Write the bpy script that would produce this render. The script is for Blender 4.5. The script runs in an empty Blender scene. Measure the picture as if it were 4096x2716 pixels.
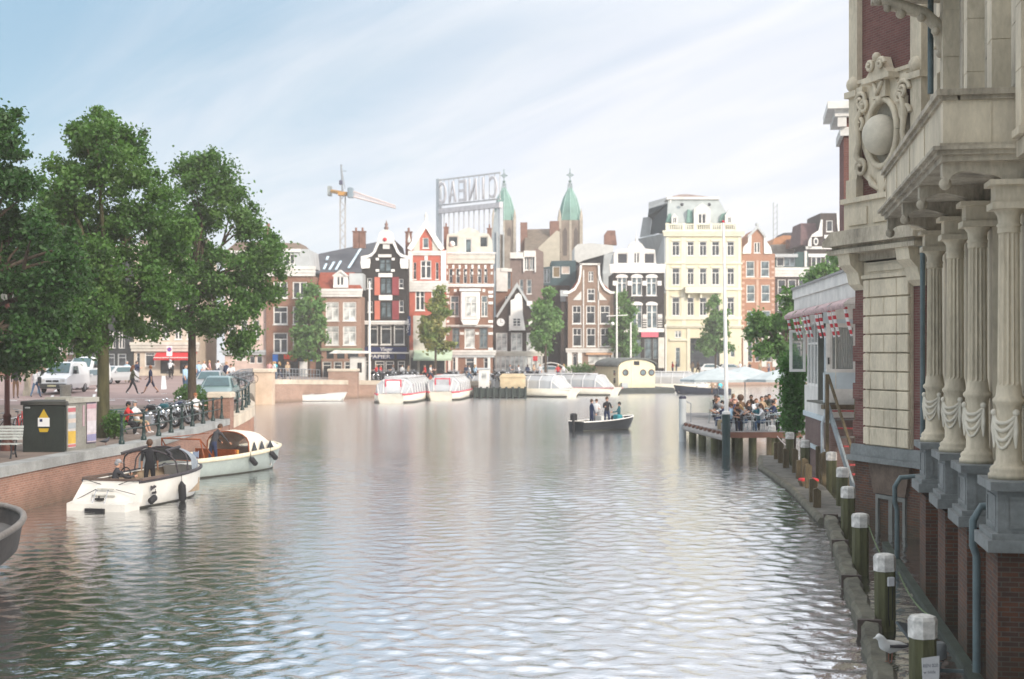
import bpy, bmesh, math, random
import numpy as np
from mathutils import Vector, Matrix, geometry
random.seed(7); rng = np.random.default_rng(7)
PI = math.pi; R = math.radians
sc = bpy.context.scene; COL = sc.collection
CAMH = 4.7; FP = 5688.0            # camera height, focal length in photo pixels

def at(x, y, Y):                   # photo pixel + distance -> point in the world
    return ((x - 2048) / FP * Y, Y, CAMH - (y - 1408) / FP * Y)
def onz(x, y, Z):                  # photo pixel + height -> point in the world
    Y = (CAMH - Z) * FP / (y - 1408)
    return ((x - 2048) / FP * Y, Y, Z)

# ---------------------------------------------------------------- mesh builder
class MB:
    def __init__(s): s.v = []; s.f = []; s.mi = []; s.sm = []; s.T = None
    def add(s, vs, fs, mi=0, smooth=False):
        b = len(s.v)
        if s.T is not None: vs = [tuple(s.T @ Vector(p)) for p in vs]
        s.v += [tuple(p) for p in vs]
        for f in fs:
            s.f.append(tuple(b + i for i in f)); s.mi.append(mi); s.sm.append(smooth)
        return s
    def box(s, x0, x1, y0, y1, z0, z1, mi=0):
        if x0 > x1: x0, x1 = x1, x0
        if y0 > y1: y0, y1 = y1, y0
        if z0 > z1: z0, z1 = z1, z0
        return s.add([(x0,y0,z0),(x1,y0,z0),(x1,y1,z0),(x0,y1,z0),(x0,y0,z1),(x1,y0,z1),(x1,y1,z1),(x0,y1,z1)],
              [(0,3,2,1),(4,5,6,7),(0,1,5,4),(1,2,6,5),(2,3,7,6),(3,0,4,7)], mi)
    def cbox(s, c, sz, mi=0):
        return s.box(c[0]-sz[0]/2, c[0]+sz[0]/2, c[1]-sz[1]/2, c[1]+sz[1]/2, c[2]-sz[2]/2, c[2]+sz[2]/2, mi)
    def bbox(s, x0, x1, y0, y1, z0, z1, b=.02, mi=0):       # box with chamfered vertical and top edges
        if x0 > x1: x0, x1 = x1, x0
        if y0 > y1: y0, y1 = y1, y0
        def ring(d, z): return [(x0+d+b,y0+d,z),(x1-d-b,y0+d,z),(x1-d,y0+d+b,z),(x1-d,y1-d-b,z),(x1-d-b,y1-d,z),(x0+d+b,y1-d,z),(x0+d,y1-d-b,z),(x0+d,y0+d+b,z)]
        vs = ring(0, z0) + ring(0, z1-b) + ring(b, z1)
        fs = [tuple(range(7,-1,-1)), tuple(range(16,24))]
        for k in (0, 8):
            for i in range(8): j = (i+1) % 8; fs.append((k+i, k+j, k+8+j, k+8+i))
        return s.add(vs, fs, mi)
    def tube(s, pts, r, n=8, mi=0, caps=True, smooth=True, flat=1.0):
        pts = [Vector(p) for p in pts]; m = len(pts)
        rs = r if isinstance(r, (list, tuple)) else [r] * m
        vs = []; pu = None
        for i, p in enumerate(pts):
            d = (pts[min(i+1, m-1)] - pts[max(i-1, 0)])
            if d.length < 1e-9: d = Vector((0,0,1))
            d.normalize()
            if pu is None:
                up = Vector((0,0,1)) if abs(d.z) < .9 else Vector((1,0,0))
                u = d.cross(up).normalized()
            else:
                u = (pu - d * pu.dot(d))
                u = u.normalized() if u.length > 1e-6 else d.orthogonal().normalized()
            pu = u; w = d.cross(u)
            for k in range(n):
                a = 2*PI*k/n; vs.append(p + (u*math.cos(a) + w*math.sin(a)*flat) * rs[i])
        fs = []
        for i in range(m-1):
            for k in range(n):
                k2 = (k+1) % n; fs.append((i*n+k, i*n+k2, (i+1)*n+k2, (i+1)*n+k))
        s.add(vs, fs, mi, smooth)
        if caps:
            s.add(vs[:n], [tuple(range(n-1,-1,-1))], mi); s.add(vs[-n:], [tuple(range(n))], mi)
        return s
    def lathe(s, prof, c=(0,0,0), n=16, mi=0, smooth=True, flutes=0, fz=None, sx=1, sy=1):
        vs = []
        for (r, z) in prof:
            for k in range(n):
                a = 2*PI*k/n; rr = r
                if flutes and fz[0] < z < fz[1] and k % 2: rr = r * .82
                vs.append((c[0]+rr*math.cos(a)*sx, c[1]+rr*math.sin(a)*sy, c[2]+z))
        fs = []
        for i in range(len(prof)-1):
            for k in range(n):
                k2 = (k+1) % n; fs.append((i*n+k, i*n+k2, (i+1)*n+k2, (i+1)*n+k))
        s.add(vs, fs, mi, smooth)
        s.add(vs[:n], [tuple(range(n-1,-1,-1))], mi); s.add(vs[-n:], [tuple(range(n))], mi)
        return s
    def prism(s, poly, y0, y1, mi=0, ax='y'):        # polygon (a,b) extruded; ax y: (x,z); ax x: (y,z); ax z: (x,y)
        n = len(poly)
        area = sum(poly[i][0]*poly[(i+1)%n][1] - poly[(i+1)%n][0]*poly[i][1] for i in range(n))
        if area < 0: poly = poly[::-1]
        def P(a, b, d): return (a, d, b) if ax == 'y' else ((d, a, b) if ax == 'x' else (a, b, d))
        vs = [P(a, b, y0) for a, b in poly] + [P(a, b, y1) for a, b in poly]
        tri = geometry.tessellate_polygon([[Vector((a, b, 0)) for a, b in poly]])
        fs = []
        for t in tri:
            ar = (poly[t[1]][0]-poly[t[0]][0])*(poly[t[2]][1]-poly[t[0]][1])-(poly[t[2]][0]-poly[t[0]][0])*(poly[t[1]][1]-poly[t[0]][1])
            t = t if ar > 0 else (t[2], t[1], t[0])
            fl = (ax == 'y')
            fs.append(tuple(t) if fl else tuple(t[::-1]))
            fs.append(tuple(n+i for i in (t[::-1] if fl else t)))
        for i in range(n):
            j = (i+1) % n
            fs.append((i, n+i, n+j, j) if ax == 'y' else (i, j, n+j, n+i))
        return s.add(vs, fs, mi)
    def sphere(s, c, r, n=10, m=7, mi=0, sz=1.0, sx=1.0, sy=1.0):
        prof = [(max(1e-4, r*math.sin(PI*i/m)), -r*sz*math.cos(PI*i/m)) for i in range(m+1)]
        return s.lathe(prof, c, n, mi, True, sx=sx, sy=sy)
    def torus(s, c, R_, r, axis='x', n=20, m=6, mi=0):
        vs = []; fs = []
        for i in range(n):
            a = 2*PI*i/n
            for k in range(m):
                b = 2*PI*k/m; q = R_ + r*math.cos(b); h = r*math.sin(b)
                p = (h, q*math.cos(a), q*math.sin(a)) if axis == 'x' else ((q*math.cos(a), h, q*math.sin(a)) if axis == 'y' else (q*math.cos(a), q*math.sin(a), h))
                vs.append((c[0]+p[0], c[1]+p[1], c[2]+p[2]))
        for i in range(n):
            for k in range(m):
                fs.append((i*m+k, ((i+1)%n)*m+k, ((i+1)%n)*m+(k+1)%m, i*m+(k+1)%m))
        return s.add(vs, fs, mi, True)
    def loft(s, rings, mi=0, close=True, caps=True, smooth=True):
        n = len(rings[0]); vs = [p for r in rings for p in r]; fs = []
        for i in range(len(rings)-1):
            for k in range(n if close else n-1):
                k2 = (k+1) % n; fs.append((i*n+k, i*n+k2, (i+1)*n+k2, (i+1)*n+k))
        s.add(vs, fs, mi, smooth)
        if caps: s.add(rings[0], [tuple(range(n-1,-1,-1))], mi); s.add(rings[-1], [tuple(range(n))], mi)
        return s
    def mesh(s, name, mats):
        me = bpy.data.meshes.new(name); me.from_pydata(s.v, [], s.f)
        for m in (mats if isinstance(mats, (list, tuple)) else [mats]): me.materials.append(m)
        me.polygons.foreach_set('material_index', s.mi); me.polygons.foreach_set('use_smooth', s.sm)
        bm = bmesh.new(); bm.from_mesh(me); bmesh.ops.recalc_face_normals(bm, faces=bm.faces); bm.to_mesh(me); bm.free()
        me.update(); return me
    def build(s, name, mats, parent=None, loc=(0,0,0), rz=0):
        return link(name, s.mesh(name, mats), parent, loc, rz)

def link(name, me, parent=None, loc=(0,0,0), rz=0):
    o = bpy.data.objects.new(name, me); COL.objects.link(o)
    o.location = loc; o.rotation_euler = (0, 0, rz)
    if parent is not None: o.parent = parent
    return o
def tag(o, label=None, cat=None, group=None, kind=None):
    if label: o['label'] = label
    if cat: o['category'] = cat
    if group: o['group'] = group
    if kind: o['kind'] = kind
    return o
def thing(name, label, cat, loc=(0,0,0), rz=0, group=None):
    o = bpy.data.objects.new(name, None); COL.objects.link(o); o.empty_display_size = .3
    o.location = loc; o.rotation_euler = (0, 0, rz)
    return tag(o, label, cat, group)
def copy_tree(o, parent=None):
    c = o.copy(); COL.objects.link(c); c.parent = parent
    for ch in list(o.children): copy_tree(ch, c)
    return c
def dup(o, loc, rz=0, label=None, group=None, sc_=1):
    c = copy_tree(o); c.location = loc; c.rotation_euler = (0, 0, rz); c.scale = (sc_,)*3
    if label: c['label'] = label
    if group: c['group'] = group
    return c

# ---------------------------------------------------------------- materials
def nt(name):
    m = bpy.data.materials.new(name); m.use_nodes = True
    t = m.node_tree; b = t.nodes['Principled BSDF']; return m, t, b
def mixc(t, fac, a, b, mode='MIX'):
    n = t.nodes.new('ShaderNodeMix'); n.data_type = 'RGBA'; n.blend_type = mode
    for s_, v in ((n.inputs[0], fac), (n.inputs[6], a), (n.inputs[7], b)):
        if hasattr(v, 'is_output'): t.links.new(v, s_)
        elif isinstance(v, (int, float)): s_.default_value = v
        else: s_.default_value = (*v[:3], 1)
    return n.outputs[2]
def noise(t, vec, scale, detail=4, rough=.6):
    n = t.nodes.new('ShaderNodeTexNoise'); n.inputs['Scale'].default_value = scale
    n.inputs['Detail'].default_value = detail; n.inputs['Roughness'].default_value = rough
    if vec is not None: t.links.new(vec, n.inputs['Vector'])
    return n.outputs['Fac']
def ramp(t, fac, stops):
    n = t.nodes.new('ShaderNodeValToRGB'); e = n.color_ramp.elements
    while len(e) < len(stops): e.new(.5)
    for el, (p, c) in zip(e, stops): el.position = p; el.color = (*c, 1) if len(c) == 3 else c
    t.links.new(fac, n.inputs[0]); return n.outputs[0]
def objvec(t, scale=(1,1,1)):
    tc = t.nodes.new('ShaderNodeTexCoord'); mp = t.nodes.new('ShaderNodeMapping'); mp.inputs['Scale'].default_value = scale
    t.links.new(tc.outputs['Object'], mp.inputs['Vector']); return mp.outputs['Vector']
def bumpn(t, b, h, strength, dist=.02):
    n = t.nodes.new('ShaderNodeBump'); n.inputs['Strength'].default_value = strength; n.inputs['Distance'].default_value = dist
    t.links.new(h, n.inputs['Height']); t.links.new(n.outputs[0], b.inputs['Normal'])
_mc = {}
def M(name, col, rough=.8, var=.2, scale=1.5, bump=0, metal=0, fine=12., stretch=(1,1,1), spec=.3):
    if name in _mc: return _mc[name]
    m, t, b = nt(name); v = objvec(t, stretch)
    f1 = noise(t, v, scale); f2 = noise(t, v, fine, 3)
    lo = tuple(max(0, c*(1-var*1.6)) for c in col); hi = tuple(min(1, c*(1+var*1.2)) for c in col)
    c1 = ramp(t, f1, [(.25, lo), (.75, hi)])
    c2 = mixc(t, .25*min(1, var*4), c1, f2 if False else ramp(t, f2, [(.3, lo), (.7, hi)]))
    t.links.new(c2, b.inputs['Base Color'])
    b.inputs['Roughness'].default_value = rough; b.inputs['Metallic'].default_value = metal
    b.inputs['Specular IOR Level'].default_value = spec
    if bump: bumpn(t, b, f2, bump)
    _mc[name] = m; return m
def brick(name, c1, c2, mortar, w=.22, h=.065, rough=.85, var=.35, bump=.4, grime=None):
    if name in _mc: return _mc[name]
    m, t, b = nt(name); N = t.nodes; Lk = t.links
    tc = N.new('ShaderNodeTexCoord'); s1 = N.new('ShaderNodeSeparateXYZ'); Lk.new(tc.outputs['Object'], s1.inputs[0])
    s2 = N.new('ShaderNodeSeparateXYZ'); Lk.new(tc.outputs['Normal'], s2.inputs[0])
    ab = N.new('ShaderNodeMath'); ab.operation = 'ABSOLUTE'; Lk.new(s2.outputs[0], ab.inputs[0])
    gt = N.new('ShaderNodeMath'); gt.operation = 'GREATER_THAN'; gt.inputs[1].default_value = .7; Lk.new(ab.outputs[0], gt.inputs[0])
    mx = N.new('ShaderNodeMix'); mx.data_type = 'FLOAT'; Lk.new(gt.outputs[0], mx.inputs[0]); Lk.new(s1.outputs[0], mx.inputs[2]); Lk.new(s1.outputs[1], mx.inputs[3])
    cb = N.new('ShaderNodeCombineXYZ'); Lk.new(mx.outputs[0], cb.inputs[0]); Lk.new(s1.outputs[2], cb.inputs[1])
    br = N.new('ShaderNodeTexBrick'); Lk.new(cb.outputs[0], br.inputs['Vector'])
    br.inputs['Scale'].default_value = 1; br.inputs['Brick Width'].default_value = w; br.inputs['Row Height'].default_value = h
    br.inputs['Mortar Size'].default_value = h*.11; br.inputs['Bias'].default_value = 0
    br.inputs['Color1'].default_value = (*c1, 1); br.inputs['Color2'].default_value = (*c2, 1); br.inputs['Mortar'].default_value = (*mortar, 1)
    f = noise(t, tc.outputs['Object'], .7, 5); f2 = noise(t, tc.outputs['Object'], 5, 4)
    c = mixc(t, 1, br.outputs['Color'], ramp(t, f, [(.25, (1-var,)*3), (.75, (1,)*3)]), 'MULTIPLY')
    c = mixc(t, 1, c, ramp(t, f2, [(.3, (1-var*.6,)*3), (.7, (1,)*3)]), 'MULTIPLY')
    if grime:            # algae and damp near the water, a real stain up to height grime
        mr = N.new('ShaderNodeMapRange'); mr.inputs[1].default_value = grime; mr.inputs[2].default_value = 0
        geo = N.new('ShaderNodeNewGeometry'); sp = N.new('ShaderNodeSeparateXYZ'); Lk.new(geo.outputs['Position'], sp.inputs[0]); Lk.new(sp.outputs[2], mr.inputs[0])
        mu = N.new('ShaderNodeMath'); mu.operation = 'MULTIPLY'; Lk.new(mr.outputs[0], mu.inputs[0]); Lk.new(f2, mu.inputs[1]); mu.use_clamp = True
        c = mixc(t, mu.outputs[0], c, (.03, .035, .02))
    Lk.new(c, b.inputs['Base Color']); b.inputs['Roughness'].default_value = rough; b.inputs['Specular IOR Level'].default_value = .2
    if bump: bumpn(t, b, br.outputs['Fac'], -bump, .01)
    _mc[name] = m; return m
def glass(name, col, rough=.08):
    if name in _mc: return _mc[name]
    m, t, b = nt(name); v = objvec(t); f = noise(t, v, 1.1, 2)
    t.links.new(ramp(t, f, [(.35, tuple(c*.5 for c in col)), (.65, tuple(min(1, c*1.7) for c in col))]), b.inputs['Base Color'])
    b.inputs['Roughness'].default_value = rough; b.inputs['Specular IOR Level'].default_value = .6
    _mc[name] = m; return m
def clear(name, tint, fac=.5):
    if name in _mc: return _mc[name]
    m, t, b = nt(name); b.inputs['Base Color'].default_value = (*tint, 1); b.inputs['Roughness'].default_value = .08
    tr = t.nodes.new('ShaderNodeBsdfTransparent'); mx = t.nodes.new('ShaderNodeMixShader'); mx.inputs[0].default_value = fac
    t.links.new(tr.outputs[0], mx.inputs[1]); t.links.new(b.outputs[0], mx.inputs[2]); t.links.new(mx.outputs[0], t.nodes['Material Output'].inputs[0])
    _mc[name] = m; return m
def leafmat(name, c, c2, trans=.3):
    m, t, b = nt(name); N = t.nodes; g = N.new('ShaderNodeNewGeometry')
    f = noise(t, objvec(t), .55, 3)
    ca = mixc(t, g.outputs['Random Per Island'], tuple(k*.55 for k in c), tuple(k*1.35 for k in c))
    cc = mixc(t, ramp(t, f, [(.4, (0,0,0)), (.65, (1,1,1))]), ca, c2)
    t.links.new(cc, b.inputs['Base Color']); b.inputs['Roughness'].default_value = .5; b.inputs['Specular IOR Level'].default_value = .35
    tr = N.new('ShaderNodeBsdfTranslucent'); t.links.new(mixc(t, .5, cc, (c[0]*2, c[1]*2, c[2]*.8)), tr.inputs[0])
    mx = N.new('ShaderNodeMixShader'); mx.inputs[0].default_value = trans
    t.links.new(b.outputs[0], mx.inputs[1]); t.links.new(tr.outputs[0], mx.inputs[2]); t.links.new(mx.outputs[0], N['Material Output'].inputs[0])
    return m

white = M('white_paint', (.72,.70,.66), .5, .1); white2 = M('chalk_white', (.62,.60,.56), .7, .15)
offw = M('off_white', (.55,.52,.45), .7, .15); black = M('black_paint', (.02,.022,.024), .4, .3)
dgreen = M('dark_green_iron', (.012,.03,.028), .35, .3); dark = M('dark_rubber', (.018,.018,.02), .7, .3)
chrome = M('bright_metal', (.55,.56,.58), .25, .1, metal=.9); steel = M('grey_steel', (.25,.27,.29), .4, .2, metal=.6)
paleblue = M('pale_blue_paint', (.48,.55,.58), .5, .1); bluest = M('blue_limestone', (.17,.18,.175), .75, .35, 1.2, .3)
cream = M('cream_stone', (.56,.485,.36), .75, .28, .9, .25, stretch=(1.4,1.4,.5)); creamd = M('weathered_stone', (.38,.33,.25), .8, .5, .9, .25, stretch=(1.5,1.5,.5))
gdark = glass('dark_window_glass', (.035,.04,.045)); gblue = glass('bluish_window_glass', (.09,.12,.13)); gpale = glass('curtained_glass', (.42,.43,.41), .3)
roofdk = M('dark_slate', (.05,.052,.06), .7, .25, 2.); rooflt = M('grey_zinc', (.33,.36,.37), .5, .15); rooft = M('brown_roof_tile', (.13,.09,.065), .85, .3, 2, .3)
roofr = M('red_roof_tile', (.24,.065,.04), .85, .3, 2, .3); copper = M('verdigris_copper', (.15,.27,.23), .6, .25, .5)
wood = M('weathered_timber', (.115,.088,.05), .85, .4, 1.5, .5, stretch=(4,4,.6)); woodg = M('grey_plank', (.17,.165,.15), .85, .35, 1.3, .4)
mahog = M('varnished_mahogany', (.22,.055,.015), .25, .25, 3); skinm = M('skin', (.52,.30,.21), .6, .1, 5)
skind = M('tanned_skin', (.36,.19,.12), .6, .1, 5)
red = M('red_cloth', (.5,.03,.035), .7, .15); paper = M('printed_white', (.68,.68,.68), .6, .06)
# ---------------------------------------------------------------- camera, light, sky
cam_d = bpy.data.cameras.new('camera'); cam = bpy.data.objects.new('camera', cam_d); COL.objects.link(cam); sc.camera = cam
cam.location = (0, 0, CAMH); cam.rotation_euler = (R(90), 0, 0)
cam_d.sensor_width = 36; cam_d.lens = 36*FP/4096; cam_d.shift_y = (1408-1358)/4096
cam_d.clip_end = 3000; cam_d.clip_start = .2
cam_d.dof.use_dof = True; cam_d.dof.focus_distance = 30; cam_d.dof.aperture_fstop = 1.5
SUN_EL = R(27); SUN_AZ = R(142)          # azimuth clockwise from +Y: behind the camera, to the right
sl = bpy.data.lights.new('sun', 'SUN'); sl.energy = 2.6; sl.angle = R(6); sl.color = (1, .90, .78)
so = bpy.data.objects.new('sun', sl); COL.objects.link(so)
sd = Vector((math.sin(SUN_AZ)*math.cos(SUN_EL), math.cos(SUN_AZ)*math.cos(SUN_EL), math.sin(SUN_EL)))
so.rotation_euler = sd.to_track_quat('Z', 'Y').to_euler()
w = bpy.data.worlds.new('World'); sc.world = w; w.use_nodes = True; wt = w.node_tree; N = wt.nodes
bg = N['Background']; sky = N.new('ShaderNodeTexSky'); sky.sky_type = 'NISHITA'; sky.sun_disc = False
sky.sun_elevation = SUN_EL; sky.sun_rotation = SUN_AZ; sky.air_density = 1.0; sky.dust_density = .8; sky.ozone_density = 1.6
tc = N.new('ShaderNodeTexCoord'); sp = N.new('ShaderNodeSeparateXYZ'); wt.links.new(tc.outputs['Generated'], sp.inputs[0])
# cloud layer: project the direction onto a plane overhead so the streaks recede towards the horizon
def wm(op, a, b=None, clamp=False):
    n = N.new('ShaderNodeMath'); n.operation = op; n.use_clamp = clamp
    for i, v in enumerate((a, b)):
        if v is None: continue
        if isinstance(v, (int, float)): n.inputs[i].default_value = v
        else: wt.links.new(v, n.inputs[i])
    return n.outputs[0]
zc = wm('ADD', wm('MAXIMUM', sp.outputs[2], 0), .16)
px = wm('DIVIDE', sp.outputs[0], zc); py = wm('DIVIDE', sp.outputs[1], zc)
cb = N.new('ShaderNodeCombineXYZ'); wt.links.new(px, cb.inputs[0]); wt.links.new(py, cb.inputs[1])
mp = N.new('ShaderNodeMapping'); mp.vector_type = 'TEXTURE'; mp.inputs['Rotation'].default_value = (0, 0, R(-50)); mp.inputs['Scale'].default_value = (2.6, .62, 1); wt.links.new(cb.outputs[0], mp.inputs[0])
n1 = N.new('ShaderNodeTexNoise'); n1.inputs['Scale'].default_value = 1.5; n1.inputs['Detail'].default_value = 7; n1.inputs['Roughness'].default_value = .6; n1.inputs['Distortion'].default_value = .6
wt.links.new(mp.outputs[0], n1.inputs['Vector'])
# more cloud towards the right and the horizon, clearer blue up on the left
lean = wm('ADD', wm('MULTIPLY', sp.outputs[0], 2.0), wm('MULTIPLY', wm('MINIMUM', sp.outputs[2], .25), -2.2))
cov = wm('ADD', wm('ADD', wm('MULTIPLY', n1.outputs[0], 1.0), .17), lean)
cr = N.new('ShaderNodeMapRange'); cr.interpolation_type = 'SMOOTHSTEP'; cr.inputs[1].default_value = -.5; cr.inputs[2].default_value = .5; wt.links.new(cov, cr.inputs[0])
cloud = mixc(wt, wm('MULTIPLY', sp.outputs[2], 2.0, True), (6.6, 6.5, 6.65), (5.7, 5.95, 6.4))
n2 = N.new('ShaderNodeTexNoise'); n2.inputs['Scale'].default_value = 2.6; n2.inputs['Detail'].default_value = 6; n2.inputs['Distortion'].default_value = .8; mp2 = N.new('ShaderNodeMapping'); mp2.vector_type = 'TEXTURE'; mp2.inputs['Rotation'].default_value = (0,0,R(-58)); mp2.inputs['Scale'].default_value = (2.2,.5,1); wt.links.new(cb.outputs[0], mp2.inputs[0]); wt.links.new(mp2.outputs[0], n2.inputs['Vector'])
cloud = mixc(wt, 1, cloud, ramp(wt, n2.outputs[0], [(.3,(.84,.885,.95)),(.68,(1,1,1))]), 'MULTIPLY')
skyc = mixc(wt, .7, sky.outputs[0], (1.75, 3.05, 3.95))
# veil of cloud brightened overhead, out of view, to fill the shaded facade
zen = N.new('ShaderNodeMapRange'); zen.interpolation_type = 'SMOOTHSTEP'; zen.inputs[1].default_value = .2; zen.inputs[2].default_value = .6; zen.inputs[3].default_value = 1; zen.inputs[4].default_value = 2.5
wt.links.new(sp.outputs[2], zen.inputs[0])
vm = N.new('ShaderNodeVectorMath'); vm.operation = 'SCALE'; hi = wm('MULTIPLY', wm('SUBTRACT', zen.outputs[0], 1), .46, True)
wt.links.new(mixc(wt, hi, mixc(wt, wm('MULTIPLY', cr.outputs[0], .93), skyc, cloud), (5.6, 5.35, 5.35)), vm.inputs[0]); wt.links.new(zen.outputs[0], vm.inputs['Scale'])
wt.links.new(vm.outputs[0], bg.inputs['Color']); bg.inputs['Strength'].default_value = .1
sc.view_settings.view_transform = 'Standard'; sc.view_settings.look = 'None'; sc.view_settings.exposure = .65; sc.view_settings.gamma = 1
sc.cycles.max_bounces = 6; sc.cycles.transparent_max_bounces = 8; sc.cycles.volume_bounces = 2
sc.cycles.sample_clamp_indirect = 6

# ---------------------------------------------------------------- setting: ground, water, roads
def sheet(name, pts, mat, kind='structure'):          # pts rows of equal length (grid of points)
    n = len(pts[0]); b = MB(); b.add([p for r in pts for p in r], [(i*n+k, i*n+k+1, (i+1)*n+k+1, (i+1)*n+k) for i in range(len(pts)-1) for k in range(n-1)])
    return tag(b.build(name, mat), kind=kind)
sheet('canal_bed', [[(-400,-60,-2.2),(400,-60,-2.2)],[(-400,450,-2.2),(400,450,-2.2)]], M('mud', (.03,.03,.022), .9))
def water_mat():
    m, t, b = nt('canal_water'); N = t.nodes
    g = N.new('ShaderNodeNewGeometry')
    def nz(scl, s, d, det=3, rot=0):
        mp = N.new('ShaderNodeMapping'); mp.inputs['Scale'].default_value = scl; mp.inputs['Rotation'].default_value = (0,0,rot)
        t.links.new(g.outputs['Position'], mp.inputs[0]); return noise(t, mp.outputs[0], s, det, .55)
    a = nz((.75,1.1,1), 1.15, 0, 3, .25); c = nz((1,1.25,1), 7, 0, 3, -.4); e = nz((.1,.2,1), .7, 0, 2, .1)
    def mth(op, x, y):
        n = N.new('ShaderNodeMath'); n.operation = op
        for i, v in enumerate((x, y)):
            if isinstance(v, (int, float)): n.inputs[i].default_value = v
            else: t.links.new(v, n.inputs[i])
        return n.outputs[0]
    h = mth('ADD', mth('MULTIPLY', a, .62), mth('MULTIPLY', c, .2))
    amp = mth('ADD', mth('MULTIPLY', e, .9), .45)
    bumpn(t, b, mth('MULTIPLY', h, amp), 1.0, .05)
    b.inputs['Base Color'].default_value = (.055,.056,.05,1); b.inputs['Roughness'].default_value = .04; b.inputs['IOR'].default_value = 1.4
    b.inputs['Specular IOR Level'].default_value = .5
    sy_ = N.new('ShaderNodeSeparateXYZ'); t.links.new(g.outputs['Position'], sy_.inputs[0]); rr_ = N.new('ShaderNodeMapRange'); rr_.inputs[1].default_value = 35; rr_.inputs[2].default_value = 150; rr_.inputs[3].default_value = .05; rr_.inputs[4].default_value = .24; t.links.new(sy_.outputs[1], rr_.inputs[0])
    gl = N.new('ShaderNodeBsdfGlossy'); gl.inputs['Color'].default_value = (.93,.94,.95,1); t.links.new(rr_.outputs[0], gl.inputs['Roughness']); t.links.new(rr_.outputs[0], b.inputs['Roughness'])
    t.links.new(b.inputs['Normal'].links[0].from_socket, gl.inputs['Normal'])
    mx = N.new('ShaderNodeMixShader'); mx.inputs[0].default_value = .70
    t.links.new(b.outputs[0], mx.inputs[1]); t.links.new(gl.outputs[0], mx.inputs[2]); t.links.new(mx.outputs[0], N['Material Output'].inputs[0])
    return m
def water_mesh():
    xs = np.concatenate([[-60,-35,-22], np.arange(-16,24,.085), [30,40,75]]); yl = [-30,0,8]; y = 12.
    while y < 203: yl.append(y); y += max(.055, .0034*y)
    ys_ = np.array(yl+[210]); X, Yg = np.meshgrid(xs, ys_); r = np.random.default_rng(3); Z = np.zeros_like(X)
    for i in range(90):
        lam = .19*(4.2 ** r.random()); th = r.normal()*1.5+1.2; k = 2*PI/lam; a = .0034*lam**.7*.72
        fil = np.clip((lam/np.maximum(.09,.0034*Yg)-2)/3, 0, 1)
        Z += a*fil*np.sin(k*(X*math.cos(th)+Yg*math.sin(th))+r.random()*6.28)
    big = .75+.45*np.sin(X*.21+Yg*.05+1)*np.sin(Yg*.11-X*.07); Z *= big
    Z[X < -17] = 0; Z[X > 25] = 0; nx, ny = len(xs), len(ys_)
    me = bpy.data.meshes.new('canal_water'); me.vertices.add(nx*ny); me.vertices.foreach_set('co', np.stack([X,Yg,Z],-1).reshape(-1))
    i = (np.arange(ny-1)[:,None]*nx+np.arange(nx-1)[None]).reshape(-1); q = np.stack([i,i+1,i+nx+1,i+nx],-1).astype(np.int32); n = len(i)
    me.loops.add(n*4); me.loops.foreach_set('vertex_index', q.reshape(-1)); me.polygons.add(n)
    me.polygons.foreach_set('loop_start', (np.arange(n)*4).astype(np.int32)); me.polygons.foreach_set('loop_total', np.full(n,4,dtype=np.int32)); me.polygons.foreach_set('use_smooth', np.ones(n,dtype=bool))
    me.materials.append(water_mat()); me.update(calc_edges=True); return me
tag(link('canal_water', water_mesh()), kind='structure')

def g(Y):
    return 1.4 if Y < 70 else (2.2 if Y > 88 else 1.4 + .8*(Y-70)/18)
klink = M('brown_clinker_paving', (.17,.13,.105), .9, .25, .8, .3, fine=30)
asph = M('pinkish_road_brick', (.235,.17,.155), .9, .12, .35, .2, fine=25)
edge = [(0,-17),(20,-15.9),(30,-15.3),(40.7,-14.6),(46.8,-14.1),(50,-13.65),(53.5,-13.42),(58,-13.6),(62,-13.8),(71,-14.0),(76,-14.05),(81,-14.65),(84.5,-15.7),(88,-17.0),(108,-19.7),(128,-22.5)]
EX = -.6       # coping width
def lerp(a, b, t): return a + (b-a)*t
def edgeX(Y):
    for (y0,x0),(y1,x1) in zip(edge, edge[1:]):
        if y0 <= Y <= y1: return lerp(x0, x1, (Y-y0)/(y1-y0))
    return -22.5
ys = [0,20,30,40.7,46.8,50,53.5,58,62,70,73,76,78.5]
sheet('quay_pavement', [[(-90,y,g(y)),(-30,y,g(y)),(edgeX(y)+EX,y,g(y))] for y in ys], klink)
ys = [78.5,81,84.5,88,98,108,118,128]
sheet('road', [[(-90,y,g(y)),(-30,y,g(y)),(edgeX(y)+EX,y,g(y))] for y in ys] + [[(-90,165,2.2),(-50,165,2.2),(-24,165,2.2)]], asph)
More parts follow.
